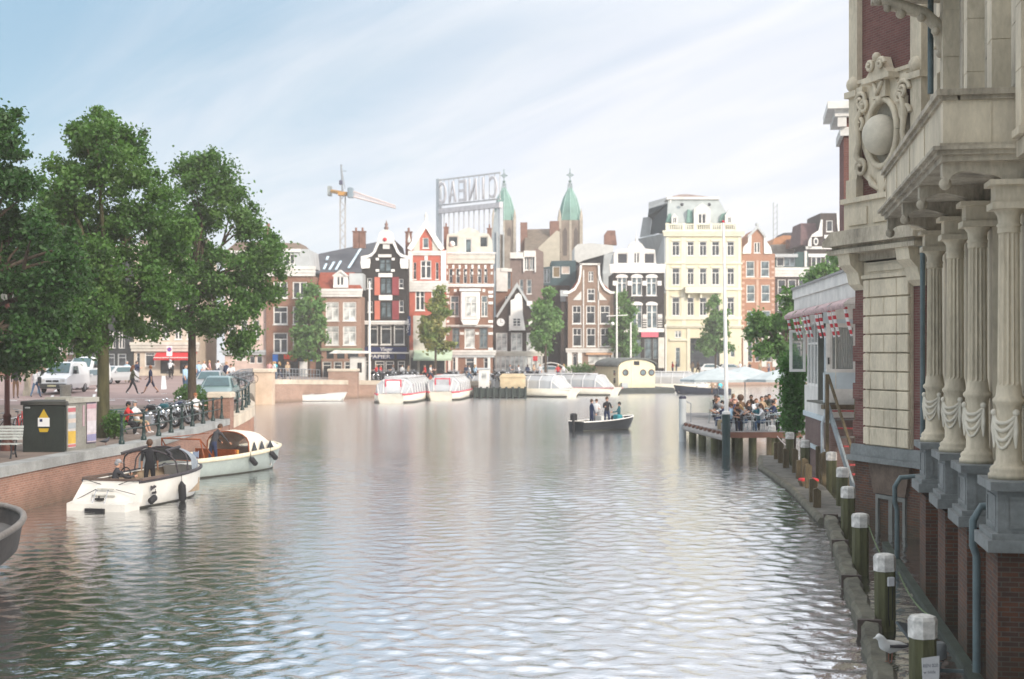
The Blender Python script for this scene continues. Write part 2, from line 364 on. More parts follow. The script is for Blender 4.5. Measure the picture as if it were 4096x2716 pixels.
# far quay: ground ramps from the bridge (2.2) down to 1.6
far = [(-22.5,128.3),(-15.6,146),(-5,147.5),(4,156),(12.7,172),(20,187),(36,200),(70,206)]
fz = [2.2,1.75,1.6,1.6,1.6,1.6,1.6,1.6]
rows = [[(x,y+.4,z) for (x,y),z in zip(far,fz)], [(-23.5,165,2.2),(-15.6,170,1.75),(-5,175,1.6),(4,190,1.6),(12.7,208,1.6),(20,220,1.6),(36,240,1.6),(70,250,1.6)]]
sheet('far_quay_street', rows, M('greyish_street_brick', (.24,.2,.18), .9, .2, .5))
sheet('city_ground', [[(-400,212,1.2),(400,212,1.2)],[(-400,450,1.2),(400,450,1.2)]], M('city_ground', (.15,.14,.13), .95))
lw = M('road_marking', (.62,.62,.60), .7, .15, 3)
mk = MB()
def stripe(a, b_, wd):
    a = Vector((a[0],a[1],0)); b_ = Vector((b_[0],b_[1],0)); d = (b_-a).normalized(); n = Vector((-d.y,d.x,0))*wd/2
    k = 6
    P = [a.lerp(b_, i/k) for i in range(k+1)]
    vs = []
    for p in P:
        for s_ in (-1,1): q = p+n*s_; vs.append((q.x,q.y,g(q.y)+.012))
    mk.add(vs, [(2*i,2*i+1,2*i+3,2*i+2) for i in range(k)])
def gp(x, y, Z=2.2): p = onz(x, y, Z); return p
stripe(gp(654,1500), gp(656,1572), .35); stripe(gp(371,1583), gp(404,1537), .16); stripe(gp(185,1597), gp(247,1543), .16)
stripe((-32,82.2),(-19,83.0),.12)
for i in range(12): stripe((-31+i*1.1,81.2+.06*i),(-30.5+i*1.1,81.25+.06*i),.35)
stripe(gp(0,1640,1.9), gp(150,1620,1.95), .14)
tag(mk.build('road_markings', lw), kind='structure')

# quay wall of the left bank
qb = brick('quay_brick', (.35,.18,.13), (.27,.135,.10), (.36,.28,.22), .22, .07, var=.35, grime=.7)
cop = M('granite_coping', (.27,.275,.265), .8, .3, 1.2, .25, fine=18); sandst = M('pale_sandstone', (.50,.43,.34), .85, .25, .8, .2)
def wall_path(path, tops, z0, thick, mat, name, parent, capz=None, capmat=None, capw=.6, over=.05, capname='coping'):
    b = MB(); c = MB(); n = len(path); P = [Vector((x,y,0)) for x,y in path]
    nr = []
    for i in range(n):
        d = (P[min(i+1,n-1)]-P[max(i-1,0)]).normalized(); nr.append(Vector((-d.y,d.x,0)))   # to the left of travel
    h = capz or 0
    for i in range(n-1):
        a, e = P[i], P[i+1]; na, ne = nr[i], nr[i+1]
        def quad(B, o0, o1, za0, za1, ze0, ze1):
            A = [a+na*o0, a+na*o1]; E = [e+ne*o0, e+ne*o1]
            vs = [(A[0].x,A[0].y,za0),(E[0].x,E[0].y,ze0),(E[1].x,E[1].y,ze0),(A[1].x,A[1].y,za0),(A[0].x,A[0].y,za1),(E[0].x,E[0].y,ze1),(E[1].x,E[1].y,ze1),(A[1].x,A[1].y,za1)]
            B.add(vs, [(0,1,2,3),(4,7,6,5),(0,4,5,1),(3,2,6,7)] + ([(0,3,7,4)] if i == 0 else []) + ([(1,5,6,2)] if i == n-2 else []))
        quad(b, 0, thick, z0, tops[i]-h, z0, tops[i+1]-h)
        if capz: quad(c, -over, capw, tops[i]-h, tops[i], tops[i+1]-h, tops[i+1])
    b.build('brick_face', mat, parent)
    if capz: c.build(capname, capmat, parent)
qw = thing('quay_wall', 'long reddish brick quay wall with grey stone coping along the left bank', 'wall', (0,0,0))
pth = [(edgeX(y),y) for y in (5,20,30,40.7,46.8,50,53.5,58,62,70.2)]
wall_path(pth, [1.42]*10, -2.1, .55, qb, 'w', qw, .3, cop, .6, .06)
qw2 = thing('curved_quay_wall', 'curved brick quay wall with pale stone band bending round under the green railing', 'wall')
cp = [(-14.0,71.2),(-14.0,73.5),(-14.05,76),(-14.3,78.8),(-14.7,81),(-15.3,83),(-16.2,85.5),(-17.2,88.5)]
wall_path(cp, [g(y)-.02 if y<77 else g(y)-.05 for x,y in cp], -2.1, .5, brick('quay_brick_warm', (.42,.20,.12), (.33,.15,.1), (.36,.28,.22), .22, .07, var=.3, grime=.5), 'w', qw2, .55, sandst, .6, .05)
fw = thing('far_quay_wall', 'pale brick far quay wall with light coping running behind the moored boats', 'wall')
fb = brick('far_brick', (.42,.26,.19), (.34,.2,.15), (.4,.34,.28), .22, .07, var=.3, grime=.4)
wall_path(far, [2.25,1.8,1.65,1.65,1.65,1.65,1.65,1.65], -2.1, .5, fb, 'w', fw, .45, sandst, .6, .05)
pr = thing('brick_pier', 'brick pier with pale stone cap where the green railing meets the curved wall', 'pier', (-14.55,70.7,0))
b = MB(); b.box(-.45,.62,-.5,.5,-2.1,2.45); b.build('pier_body', qb, pr)
b = MB(); b.bbox(-.53,.70,-.58,.58,2.45,2.72,.06); b.build('pier_cap', sandst, pr)
pr = thing('brick_pier', 'cream stone capped pier at the far end of the side bridge', 'pier', (-22.3,128.2,0))
b = MB(); b.box(-.8,.8,-.8,.8,-2.1,2.9); b.build('pier_body', M('pier_stone', (.5,.38,.28), .85, .2, 1), pr)
b = MB(); b.bbox(-.95,.95,-.95,.95,2.9,3.2,.08); b.build('pier_cap', sandst, pr)
pr = thing('brick_pier', 'square brick pier with flat cap between white kiosk and first tour boat', 'pier', (-17.0,144.2,0))
b = MB(); b.box(-1.55,1.4,-.7,.8,-2.1,2.75); b.build('pier_body', fb, pr)
b = MB(); b.bbox(-1.65,1.5,-.8,.9,2.75,3.0,.06); b.build('pier_cap', sandst, pr)

# side bridge over the little canal
br = thing('side_bridge', 'low stone bridge with iron railing over the side canal mouth', 'bridge')
b = MB(); A0 = Vector((-17.6,88.6)); B0 = Vector((-23.0,127.6)); dv = B0-A0; L = dv.length; dd = dv.normalized(); nn = Vector((-dd.y,dd.x))
def bp(s_, o): p = A0+dd*s_+nn*o; return (p.x,p.y)
prof = [(0,2.15)] + [(L*t,2.15) for t in (1,)] + [(L,-.5),(L*.97,-.5)]
prof += [(L*(.5+.47*math.cos(a)), .1+1.45*math.sin(a)) for a in [PI*i/14 for i in range(15)]] + [(0,-.5)]
rings = []
n = len(prof); vs = []
for o in (0,.6): vs += [(*bp(s_,o), z) for s_,z in prof]
tri = geometry.tessellate_polygon([[Vector((s_,z,0)) for s_,z in prof]])
fs = [tuple(t) for t in tri] + [tuple(n+i for i in t) for t in tri] + [(i,(i+1)%n,n+(i+1)%n,n+i) for i in range(n)]
b.add(vs, fs); b.build('arch_wall', M('bridge_stone', (.33,.28,.22), .85, .25, 1), br)
b = MB()
b.tube([(*bp(0,.3),3.2),(*bp(L*.5,.3),3.35),(*bp(L,.3),3.2)], .05, 6); b.tube([(*bp(0,.3),2.75),(*bp(L*.5,.3),2.8),(*bp(L,.3),2.75)], .03, 6)
b.build('handrail', steel, br)
for i in range(17):
    b = MB(); s_ = L*i/16; b.tube([(*bp(s_,.3),2.12),(*bp(s_,.3),3.25)], .045, 6); b.build('post', steel, br)
# ---------------------------------------------------------------- houses of the far row
_win = {}
def window_mesh(w, h, style):
    """frame and glazing bars with the pane behind; origin bottom left, front at y=0"""
    key = (round(w,2), round(h,2), style)
    if key in _win: return _win[key]
    fr = MB(); t = min(.11, w*.12); d = .08
    fr.box(0,t,0,d,0,h); fr.box(w-t,w,0,d,0,h); fr.box(t,w-t,0,d,0,t); fr.box(t,w-t,0,d,h-t,h)
    def vb(x, z0, z1, k=.8): fr.box(x-t*k/2, x+t*k/2, .012, d-.01, z0, z1)
    def hb(z, x0=t, x1=None, k=.8): fr.box(x0, w-t if x1 is None else x1, .022, d-.02, z-t*k/2, z+t*k/2)
    if style in ('two', 'twobar', 'cross'): vb(w/2, t, h-t, 1.5)
    if style in ('cross', 'tee'): hb(h*.68)
    if style == 'tee': vb(w/2, t, h*.68, 1.3)
    if style == 'sash': hb(h*.5)
    if style == 'sash2': hb(h*.62); vb(w/2, h*.62, h-t, .6)
    if style == 'grid':
        for q in (1/3, 2/3): hb(h*q, k=.6)
        vb(w/2, t, h-t, .8)
    if style == 'high': hb(h*.72); vb(w/2, t, h*.72, .8); 
    if style == 'shop': hb(h*.8, k=.6)
    pn = MB(); pn.box(t*.5, w-t*.5, d-.012, d+.02, t*.5, h-t*.5)
    _win[key] = (fr.mesh('window', white), pn)
    return _win[key]
_pm = {}
def put_window(parent, x, y, z, w, h, style='two', frame=white, pane=gdark, name='window'):
    fm, pn = window_mesh(w, h, style)
    k = (fm.name, frame.name)
    if k not in _pm: m = fm.copy(); m.materials[0] = frame; _pm[k] = m
    o = link(name, _pm[k], parent, (x,y,z))
    k = (fm.name, pane.name, 'p')
    if k not in _pm: _pm[k] = pn.mesh('pane', pane)
    link('pane', _pm[k], o)
    return o
def holed_wall(outline, holes, depth, reveal=.16):
    """front wall with real openings; outline and holes in (x,z), front at y=0, body back to depth"""
    b = MB(); pts = []; edges = []
    def addloop(lp):
        s_ = len(pts); pts.extend(Vector(p) for p in lp); k = len(lp); edges.extend((s_+i, s_+(i+1)%k) for i in range(k))
    addloop(outline)
    hs = [[(x0,z0),(x1,z0),(x1,z1),(x0,z1)] for x0,z0,x1,z1 in holes]
    for hh in hs: addloop(hh)
    r = geometry.delaunay_2d_cdt(pts, edges, [], 1, 1e-5)
    V = r[0]
    for f in r[2]:
        c = sum((V[i] for i in f), Vector((0,0)))/len(f)
        if any(x0 < c.x < x1 and z0 < c.y < z1 for x0,z0,x1,z1 in holes): continue
        b.add([(V[i].x,0,V[i].y) for i in f], [tuple(range(len(f)))])
    for x0,z0,x1,z1 in holes:
        q = [(x0,z0),(x1,z0),(x1,z1),(x0,z1)]
        for i in range(4):
            a, c = q[i], q[(i+1)%4]; b.add([(a[0],0,a[1]),(c[0],0,c[1]),(c[0],reveal,c[1]),(a[0],reveal,a[1])], [(0,1,2,3)])
    n = len(outline)
    for i in range(n):
        a, c = outline[i], outline[(i+1)%n]
        b.add([(a[0],0,a[1]),(c[0],0,c[1]),(c[0],depth,c[1]),(a[0],depth,a[1])], [(0,1,2,3)])
    tri = geometry.tessellate_polygon([[Vector((a,c,0)) for a,c in outline]])
    b.add([(a,depth,c) for a,c in outline], [tuple(t) for t in tri])
    return b
class House:
    def __init__(s, label, cat, Y, ox, cx0, zb=1.6, oy=850, k=.4785, name='canal_house', depth=10, rz=0):
        s.Y=Y; s.ox=ox; s.oy=oy; s.k=k; s.cx0=cx0; s.zb=zb; s.depth=depth
        X = (ox+k*cx0-2048)/FP*Y
        s.t = thing(name, label, cat, (X,Y,zb), rz); s.holes = []; s.wins = []
    def x(s, cx): return s.k*(cx-s.cx0)/FP*s.Y
    def z(s, cy): return CAMH-(s.oy+s.k*cy-1408)/FP*s.Y-s.zb
    def P(s, pts): return [(s.x(a), s.z(b)) for a,b in pts]
    def win(s, x0, y0, x1, y1, style='two', pane=gdark, frame=white, name='window', sill=True):
        s.wins.append((s.x(x0), s.z(y1), s.x(x1), s.z(y0), style, pane, frame, name, sill))
    def row(s, xs, y0, y1, **k):
        for a,b in xs: s.win(a, y0, b, y1, **k)
    def wall(s, outline, mat, name='wall', base=True):
        ol = s.P(outline)
        if base: ol = [(a, (-.6 if c < .35 else c)) for a,c in ol]
        zmin = min(c for a,c in ol)
        hs = [(w[0], max(w[1], zmin+.02), w[2], w[3]) for w in s.wins]
        o = holed_wall(ol, hs, s.depth).build(name, mat, s.t)
        for (x0,z0,x1,z1,st,pane,frame,nm,sill) in s.wins:
            z0 = max(z0, zmin+.02)
            q = put_window(s.t, x0, .07, z0, x1-x0, z1-z0, st, frame, pane, nm)
            if sill: b = MB(); b.box(-.06, x1-x0+.06, -.16, .02, -.09, .0); b.build('sill', frame, q)
        s.wins = []
        return o
    def band(s, x0, y0, x1, y1, mat, name='cornice', out=.18, back=0., n=1):
        b = MB(); X0,X1,Z0,Z1 = s.x(x0),s.x(x1),s.z(y1),s.z(y0)
        for i in range(n):
            q = i/n; o = out*(.45+.55*(i+1)/n)
            b.box(X0-(o*.6 if n>1 else 0), X1+(o*.6 if n>1 else 0), -o, -.003+back, Z0+(Z1-Z0)*q+(.001 if i else 0), Z0+(Z1-Z0)*(i+1)/n)
        return b.build(name, mat, s.t)
    def poly(s, pts, mat, name='gable_trim', y0=-.12, y1=-.003):
        b = MB(); b.prism(s.P(pts), y0, y1); return b.build(name, mat, s.t)
    def roof(s, x0, x1, yeave, yridge, mat, d0=.4, name='roof', flat=.15, xr0=None, xr1=None, d1=None):
        d1 = d1 or s.depth-.2
        b = MB(); X0,X1 = s.x(x0),s.x(x1); R0 = s.x(xr0 if xr0 is not None else x0); R1 = s.x(xr1 if xr1 is not None else x1)
        z0,z1 = s.z(yeave),s.z(yridge); m0 = d0+(d1-d0)*flat*1.0
        dr = min(3.5, (d1-d0)/2)
        vs = [(X0,d0,z0),(X1,d0,z0),(X1,d1,z0),(X0,d1,z0),(R0,d0+dr*.6,z1),(R1,d0+dr*.6,z1),(R1,d1-.5,z1),(R0,d1-.5,z1)]
        b.add(vs, [(0,1,5,4),(1,2,6,5),(2,3,7,6),(3,0,4,7),(4,5,6,7),(0,3,2,1)]); return b.build(name, mat, s.t)
    def chimney(s, x, ytop, ybot, w=.5, y=3, mat=None, cap=True, name='chimney'):
        b = MB(); X = s.x(x); z1 = s.z(ytop); z0 = s.z(ybot)
        b.box(X-w/2,X+w/2,y,y+w,z0,z1)
        if cap: b.box(X-w*.62,X+w*.62,y-w*.12,y+w*1.12,z1,z1+.12); b.lathe([(w*.2,0),(w*.16,.45)], (X,y+w/2,z1+.12), 8)
        return b.build(name, mat or M('chimney_brick', (.22,.12,.09), .85, .3), s.t)
def text_mesh(txt, size, mat, parent, loc, rot=(PI/2,0,0), ext=.02, width=None, name='lettering', offset=0, align='LEFT', sx=1):
    cu = bpy.data.curves.new(name, 'FONT'); cu.body = txt; cu.size = size; cu.extrude = ext; cu.align_x = align; cu.offset = offset; cu.resolution_u = 3
    o = bpy.data.objects.new(name, cu); COL.objects.link(o)
    dg = bpy.context.evaluated_depsgraph_get(); me = bpy.data.meshes.new_from_object(o.evaluated_get(dg)); bpy.data.objects.remove(o)
    me.materials.clear(); me.materials.append(mat); me.name = name
    if width:
        xs = [v.co.x for v in me.vertices]; k = width/max(1e-6, max(xs)-min(xs)); x0 = min(xs) if align == 'LEFT' else 0
        for v in me.vertices: v.co.x = (v.co.x-x0)*k
    o = link(name, me, parent, loc); o.rotation_euler = rot; return o

bk_brown = brick('brown_red_brick', (.31,.145,.09), (.24,.11,.07), (.3,.24,.19), .22, .065, var=.25, bump=.2)
bk_pink = brick('pink_brown_brick', (.36,.21,.15), (.30,.17,.12), (.36,.3,.25), .22, .065, var=.2, bump=.2)
bk_black = M('black_tarred_brick', (.028,.024,.022), .75, .3, 2); bk_red = M('salmon_red_brick', (.45,.12,.08), .8, .15, 2)
bk_tan = brick('tan_brick', (.30,.19,.135), (.25,.155,.11), (.3,.25,.2), .22, .065, var=.2, bump=.2)
bk_orange = brick('orange_brick', (.42,.19,.11), (.36,.16,.1), (.4,.3,.22), .22, .065, var=.2, bump=.2)
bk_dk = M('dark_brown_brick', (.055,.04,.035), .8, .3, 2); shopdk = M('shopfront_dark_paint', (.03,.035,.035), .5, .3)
yel = M('pale_yellow_stucco', (.66,.60,.43), .8, .08, .6); yelt = M('ivory_trim', (.70,.66,.52), .75, .08, 1)
salmon = M('salmon_shutter', (.50,.15,.10), .6, .12); maroon = M('maroon_shutter', (.22,.04,.045), .6, .15)
navy = M('navy_sign', (.015,.025,.09), .5, .1); hred = M('sign_red', (.5,.04,.05), .5, .1); greyw = M('pale_grey_wall', (.40,.42,.42), .8, .12, .8)

# --- brick house with white attic, first house right of the trees
H = House('brown brick house with white attic and hipped roof beside the bridge trees', 'house', 150, 1000, 135, 2.0)
H.row([(195,315),(357,478)], 580, 715, style='two'); H.row([(195,315),(357,478)], 785, 935, style='tee'); H.row([(195,315),(357,478)], 1005, 1175, style='tee')
for a,b in ((195,245),(255,325),(335,405)): H.win(a,1245,b,1410, style='shop', frame=shopdk, sill=False)
H.wall([(135,1430),(527,1430),(527,530),(135,530)], bk_brown)
H.band(120,450,535,532, white2, out=.35, n=3)
H.depth=8; H.win(288,345,375,435, style='two', sill=False); H.wall([(200,452),(500,452),(485,305),(215,305)], greyw, 'attic_wall', base=False)
H.band(255,305,420,330, white, 'dormer_head', .2); H.roof(190,450,305,240, roofr and M('brown_felt_roof', (.16,.12,.09), .9, .2), .3, xr0=225, xr1=385)
H.chimney(102,65,330,.34,3.5,M('chimney_brick',(.22,.12,.09),.85,.3),False)
H.band(190,1187,235,1245, M('rainbow_blue',(.05,.2,.6)), 'shop_sign', .1); H.band(235,1187,285,1245, shopdk, 'shop_sign', .1); H.band(285,1187,392,1225, M('rainbow_red',(.65,.06,.03)), 'shop_sign', .14)
H.band(392,1187,445,1245, shopdk, 'shop_sign', .1); H.band(445,1187,480,1235, M('rainbow_yellow',(.75,.5,.04)), 'shop_sign', .12); H.band(490,1187,520,1240, M('rainbow_blue',(.05,.2,.6)), 'shop_sign', .1)
H.poly([(415,1430),(480,1430),(480,1245),(415,1245)], white, 'door', -.06)
# --- pink-brown narrow house with red mansard and dormer
H = House('low pinkish brick house with white net curtains, red tiled mansard and white dormer', 'house', 152, 1000, 598, 1.8)
for ys_ in ((748,905),(950,1108)): H.row([(633,743),(777,887)], *ys_, style='tee', pane=gpale)
H.row([(640,700),(728,790),(818,905)], 1155, 1222, style='none', pane=gdark, frame=dgreen, sill=False)
H.row([(535+70,612+70),(640+60,710+60),(728+60,792+60)], 1245, 1415, style='shop', frame=white2, sill=False)
H.wall([(598,1430),(928,1430),(928,700),(598,700)], bk_pink)
H.band(590,638,925,705, white2, out=.4, n=3); H.band(598,1135,930,1155, M('green_fascia',(.25,.33,.2)), 'shop_cornice', .25, n=2)
H.roof(560,935,638,490, roofr, .3, xr0=560, xr1=850)
H.depth=2.4; H.win(722,532,785,612, style='two', sill=False); H.wall([(695,628),(818,628),(812,525),(757,485),(700,525)], white, 'dormer_wall', base=False)
H.poly([(688,530),(757,478),(822,530),(812,536),(757,495),(698,536)], white2, 'dormer_hood', -.2, 1)
b = MB(); b.box(H.x(822),H.x(935),.8,6,H.z(640),H.z(505)); b.build('side_attic', greyw, H.t)
b = MB(); b.box(H.x(528),H.x(596),.1,6,H.z(1430),H.z(1190)); b.build('passage_front', shopdk, H.t)
b = MB(); b.box(H.x(528),H.x(597),1.5,8,H.z(1190),H.z(560)); b.build('side_wing', bk_pink, H.t)
# --- the long slate roof behind
T = thing('slate_roof_house', 'long dark slate roof with slanted skylights rising behind the pinkish and black houses', 'house', (0,0,0))
def bpoly(parent, pts, ox, oy, k, Y, d, mat, name):
    b = MB(); q = [at(ox+k*a, oy+k*c, Y) for a,c in pts]; b.prism([(p[0],p[2]) for p in q], Y, Y+d); return b.build(name, mat, parent)
def slope_poly(parent, pts, ox, oy, k, mat, name, th=.15):   # pts (cx,cy,Y): a slab whose corners stand at their own depths
    b = MB(); q = [Vector(at(ox+k*a, oy+k*c, Y)) for a,c,Y in pts]; n = len(q)
    nr = (q[1]-q[0]).cross(q[2]-q[0]).normalized()*th
    if nr.y < 0: nr = -nr
    vs = q+[p+nr for p in q]; tri = geometry.tessellate_polygon([[Vector((p.x,p.z,0)) for p in q]])
    b.add(vs, [tuple(t) for t in tri]+[tuple(n+i for i in t) for t in tri]+[(i,(i+1)%n,n+(i+1)%n,n+i) for i in range(n)])
    return b.build(name, mat, parent)
slope_poly(T, [(510,430,176),(530,505,170),(920,520,170),(1060,520,170),(1060,245,186),(575,345,184)], 1000,850,.4785, roofdk, 'roof')
b = MB(); q0 = at(1000+.4785*530, 850+.4785*500, 170); q1 = at(1000+.4785*1060, 850+.4785*500, 170); b.box(q0[0],q1[0],170.3,186,1.2,q0[2]); b.build('wall', bk_dk, T)
for a0,b0,a1,b1 in ((608,470,636,425),(655,475,700,410),(708,475,757,402),(815,460,925,295),(632,392,650,365)):
    Ya = 170+16*(510-b0)/240; Yb = 170+16*(510-b1)/240
    slope_poly(T, [(a0,b0,Ya-.4),(a0+20,b0,Ya-.4),(a1+12,b1,Yb-.6),(a1-6,b1,Yb-.6)], 1000,850,.4785, M('skylight_glass',(.45,.58,.64),.2,.1), 'skylight', .1)
H = House('', '', 178, 1000, 890); bpy.data.objects.remove(H.t); H.t = T; H.zb = 0; H.x = lambda cx: .4785*cx/FP*178+(1000-2048)/FP*178
H.z = lambda cy: CAMH-(850+.4785*cy-1408)/FP*178
H.chimney(888,165,300,.75,177.5); H.chimney(942,165,300,.75,177.5)
# --- black house with bell gable and shutters
H = House('black brick house with white curled neck gable and salmon and maroon shutters', 'house', 156, 1000, 930, 1.6, depth=13)
H.row([(1080,1183)], 388, 495, style='cross', pane=gblue, frame=shopdk); H.row([(1088,1185)], 547, 680, style='cross', pane=gblue, frame=shopdk); H.row([(1092,1187)], 747, 880, style='cross', pane=gblue, frame=shopdk)
H.row([(980,1020)], 548, 635, style='sash'); H.row([(1245,1282)], 555, 632, style='sash'); H.row([(985,1024)], 742, 832, style='sash'); H.row([(1247,1284)], 735, 832, style='sash')
H.row([(985,1070),(1092,1182),(1203,1292)], 940, 1105, style='shop', frame=white2)
H.row([(965,1015),(1045,1125),(1132,1205),(1235,1295)], 1240, 1390, style='shop', frame=white2, sill=False)
H.wall([(935,1425),(1322,1425),(1322,385),(1262,385),(1230,330),(1205,225),(1075,225),(1055,320),(1010,385),(935,385)], bk_black)
def arc(cx, cy, r, a0, a1, n=8, ry=None): return [(cx+r*math.cos(R(a0+(a1-a0)*i/n)), cy+(ry or r)*math.sin(R(a0+(a1-a0)*i/n))) for i in range(n+1)]
# curled white trims: outer boundary then inner boundary
L_out = [(1083,235),(1062,250),(1048,290),(1030,330),(1000,352),(960,362),(930,368)]; L_in = [(930,385),(975,382),(1018,368),(1050,335),(1068,290),(1083,262)]
H.poly(L_out+L_in, white, 'gable_trim', -.3); H.poly([(2277-a,c) for a,c in L_out+L_in], white, 'gable_trim', -.3)
H.poly([(930,386),(1005,386),(1008,420),(1000,465),(935,470),(925,420)], white, 'gable_scroll', -.28); H.poly([(1258,386),(1325,386),(1325,470),(1262,468),(1255,425)], white, 'gable_scroll', -.28)
H.poly([(1068,240)]+arc(1139,200,62,180,360,8,55)+[(1210,240),(1190,262),(1088,262)], white2, 'pediment', -.36)
b = MB(); b.sphere((H.x(1130),-.4,H.z(228)),.22,8,6); b.build('rosette', hred, H.t)
b = MB(); b.lathe([(.22,0),(.16,.25),(.3,.4),(.12,.6),(.2,.8),(.06,1.05),(.02,1.3)],(H.x(1139),.1,H.z(160)),8); b.build('finial', M('finial_stone',(.2,.13,.11),.8), H.t)
H.band(1112,265,1168,305, white2, 'keystone', .2); H.band(1072,350,1183,374, white2, 'plaque', .14); H.band(1075,508,1190,540, white, 'plaque', .14); H.band(1078,690,1190,733, white, 'plaque', .14)
H.band(1052,380,1078,400, white, 'anchor_block', .14); H.band(1185,380,1210,400, white, 'anchor_block', .14); H.band(1052,475,1080,495, white, 'anchor_block', .14); H.band(1180,475,1210,495, white, 'anchor_block', .14)
for ya,yb in ((540,692),(738,895)): H.band(1042,ya,1087,yb, salmon, 'shutter', .1); H.band(1189,ya,1246,yb, maroon, 'shutter', .1)
H.band(955,905,1312,936, white, 'cornice', .4, n=2); H.band(960,1125,1312,1166, navy, 'shop_sign', .25); H.band(950,1167,1330,1180, white2, 'sign_rail', .3)
H.band(1020,1183,1205,1225, navy, 'shop_sign', .12); H.band(1228,1183,1300,1225, navy, 'shop_sign', .12)
text_mesh('Vlieger', .62, white, H.t, (H.x(1092),-.27,H.z(1158)), width=H.x(1195)-H.x(1092), ext=.01)
text_mesh('PAPIER', .55, white, H.t, (H.x(1000),-.14,H.z(1218)), width=H.x(1175)-H.x(1000), ext=.01)
text_mesh('Vlieger', .42, white, H.t, (H.x(1325)+.1,-.75,H.z(1010)), rot=(PI/2,-PI/2,0), width=1.6, ext=.01)
b = MB(); b.box(H.x(1322),H.x(1345),-.72,-.1,H.z(1030),H.z(868)); b.build('hanging_sign', navy, H.t)
H.roof(940,1318,385,250, roofdk, .5, xr0=1090, xr1=1190)
H.chimney(1280,115,330,.7,8)
# --- red and white house
H = House('salmon red and white house with pointed half-timbered gable', 'house', 158, 1600, 68, 1.6)
H.win(190,212,240,297, style='none', pane=gblue); H.win(172,400,262,552, style='cross'); H.win(112,418,136,558, style='sash'); H.win(298,418,322,558, style='sash')
H.row([(128,207),(262,340)], 650, 818, style='cross'); H.row([(138,190),(270,330)], 925,1060, style='cross')
H.row([(90,145)],1215,1390,style='shop',frame=shopdk,sill=False); H.row([(165,285),(305,375)],1235,1350,style='shop',frame=shopdk,sill=False)
H.wall([(68,1425),(383,1425),(383,330),(345,262),(217,70),(95,262),(68,330)], bk_red)
H.poly([(217,62),(60,300),(60,250),(75,190),(90,245)][0:1]+[(60,300),(95,320),(112,300),(217,130),(322,300),(345,320),(372,300),(217,62)][0:], white, 'gable_trim', -.25)
H.poly([(112,318),(112,290),(165,215),(165,318)], offw, 'gable_panel', -.06); H.poly([(270,318),(270,215),(322,290),(322,318)], offw, 'gable_panel', -.06)
H.band(68,320,106,640, white, 'pilaster', .14); H.band(343,320,385,640, white, 'pilaster', .14); H.band(106,320,343,358, white2, 'string_course', .18, n=2)
H.band(62,572,392,662, white2, 'cornice', .3, n=4); H.band(110,862,385,1150, offw, 'stucco_panel', .03); H.band(68,1150,385,1215, offw, 'shop_fascia', .12)
H.band(205,362,232,400, white, 'keystone', .1)
for a_,b_ in ((68,90),(145,165),(285,305),(373,385)): H.band(a_,1215,b_,1400, offw, 'shop_pillar', .1)
b = MB(); b.lathe([(.2,0),(.12,.3),(.18,.5),(.02,.9)],(H.x(217),-.05,H.z(66)),8); b.lathe([(.16,0),(.2,.3),(.1,.5),(.01,1.1)],(H.x(76),-.05,H.z(250)),8); b.build('finial', white2, H.t)
H.roof(70,383,330,180, roofdk, .5, xr0=200, xr1=240)
# green awning
T = H.t; b = MB(); x0,x1 = H.x(120),H.x(440); z1,z0 = H.z(1150),H.z(1222)
b.add([(x0,-.1,z1),(x1,-.1,z1),(x1,-1.9,z0),(x0,-1.9,z0),(x0,-1.9,z0-.2),(x1,-1.9,z0-.2)], [(0,1,2,3),(3,2,5,4)]); b.build('awning', M('mint_awning',(.42,.52,.38),.8,.1), T)
# --- ornate brick and white-banded building
H = House('wide ornate brick building with white stone bands, oriel bay and white mansard dormers', 'building', 160, 1600, 385, 1.6)
for a,b_ in ((410,442),(468,502),(530,560),(585,610),(648,682),(702,730)): H.win(a,470,b_,592, style='sash', sill=False)
H.row([(420,495),(680,732)], 695, 868, style='tee', frame=white2, pane=gblue); H.row([(438,497),(665,732)], 965, 1130, style='tee', frame=bluest, pane=gblue); H.row([(540,625)], 972,1132, style='none', pane=gpale)
H.row([(400,425),(440,480),(548,632),(700,745)], 1215, 1385, style='shop', pane=gdark, frame=white2, sill=False)
H.wall([(385,1425),(775,1425),(775,425),(385,425)], bk_brown)
H.band(378,350,785,428, offw, 'frieze', .22, n=2); H.band(378,335,785,352, white, 'cornice', .4, n=2)
H.depth=1.2; H.win(545,218,598,345, style='none', pane=gblue); H.win(400,195,486,288,style='none',sill=False, pane=gdark, frame=offw); H.win(664,198,736,292,style='none',sill=False, pane=gdark, frame=offw)
H.wall([(388,340),(775,340),(770,230),(740,178),(665,170),(650,150),(575,125),(498,150),(480,172),(395,182),(388,240)], offw, 'attic_wall', base=False)
b = MB(); b.sphere((H.x(437),-.02,H.z(262)),.32,10,7); b.build('round_ornament', white, H.t)
H.depth=10
for i in range(8): 
    x_ = 392+i*53.5; H.band(x_-9,438,x_+9,470, white, 'voussoir', .08); H.band(x_-8,495,x_+8,520, white2, 'quoin', .06)
for yy in (655,690,745,900,940,1000,1130):
    H.band(384,yy,412,yy+22, white, 'quoin', .08); H.band(738,yy,778,yy+22, white, 'quoin', .08)
H.band(450,640,475,665, white,'quoin',.08); H.band(690,640,712,665, white,'quoin',.08); H.band(500,1000,535,1022, white2,'quoin',.08); H.band(628,1000,660,1022, white2,'quoin',.08)
H.band(385,597,778,622, white, 'string_course', .2, n=2)
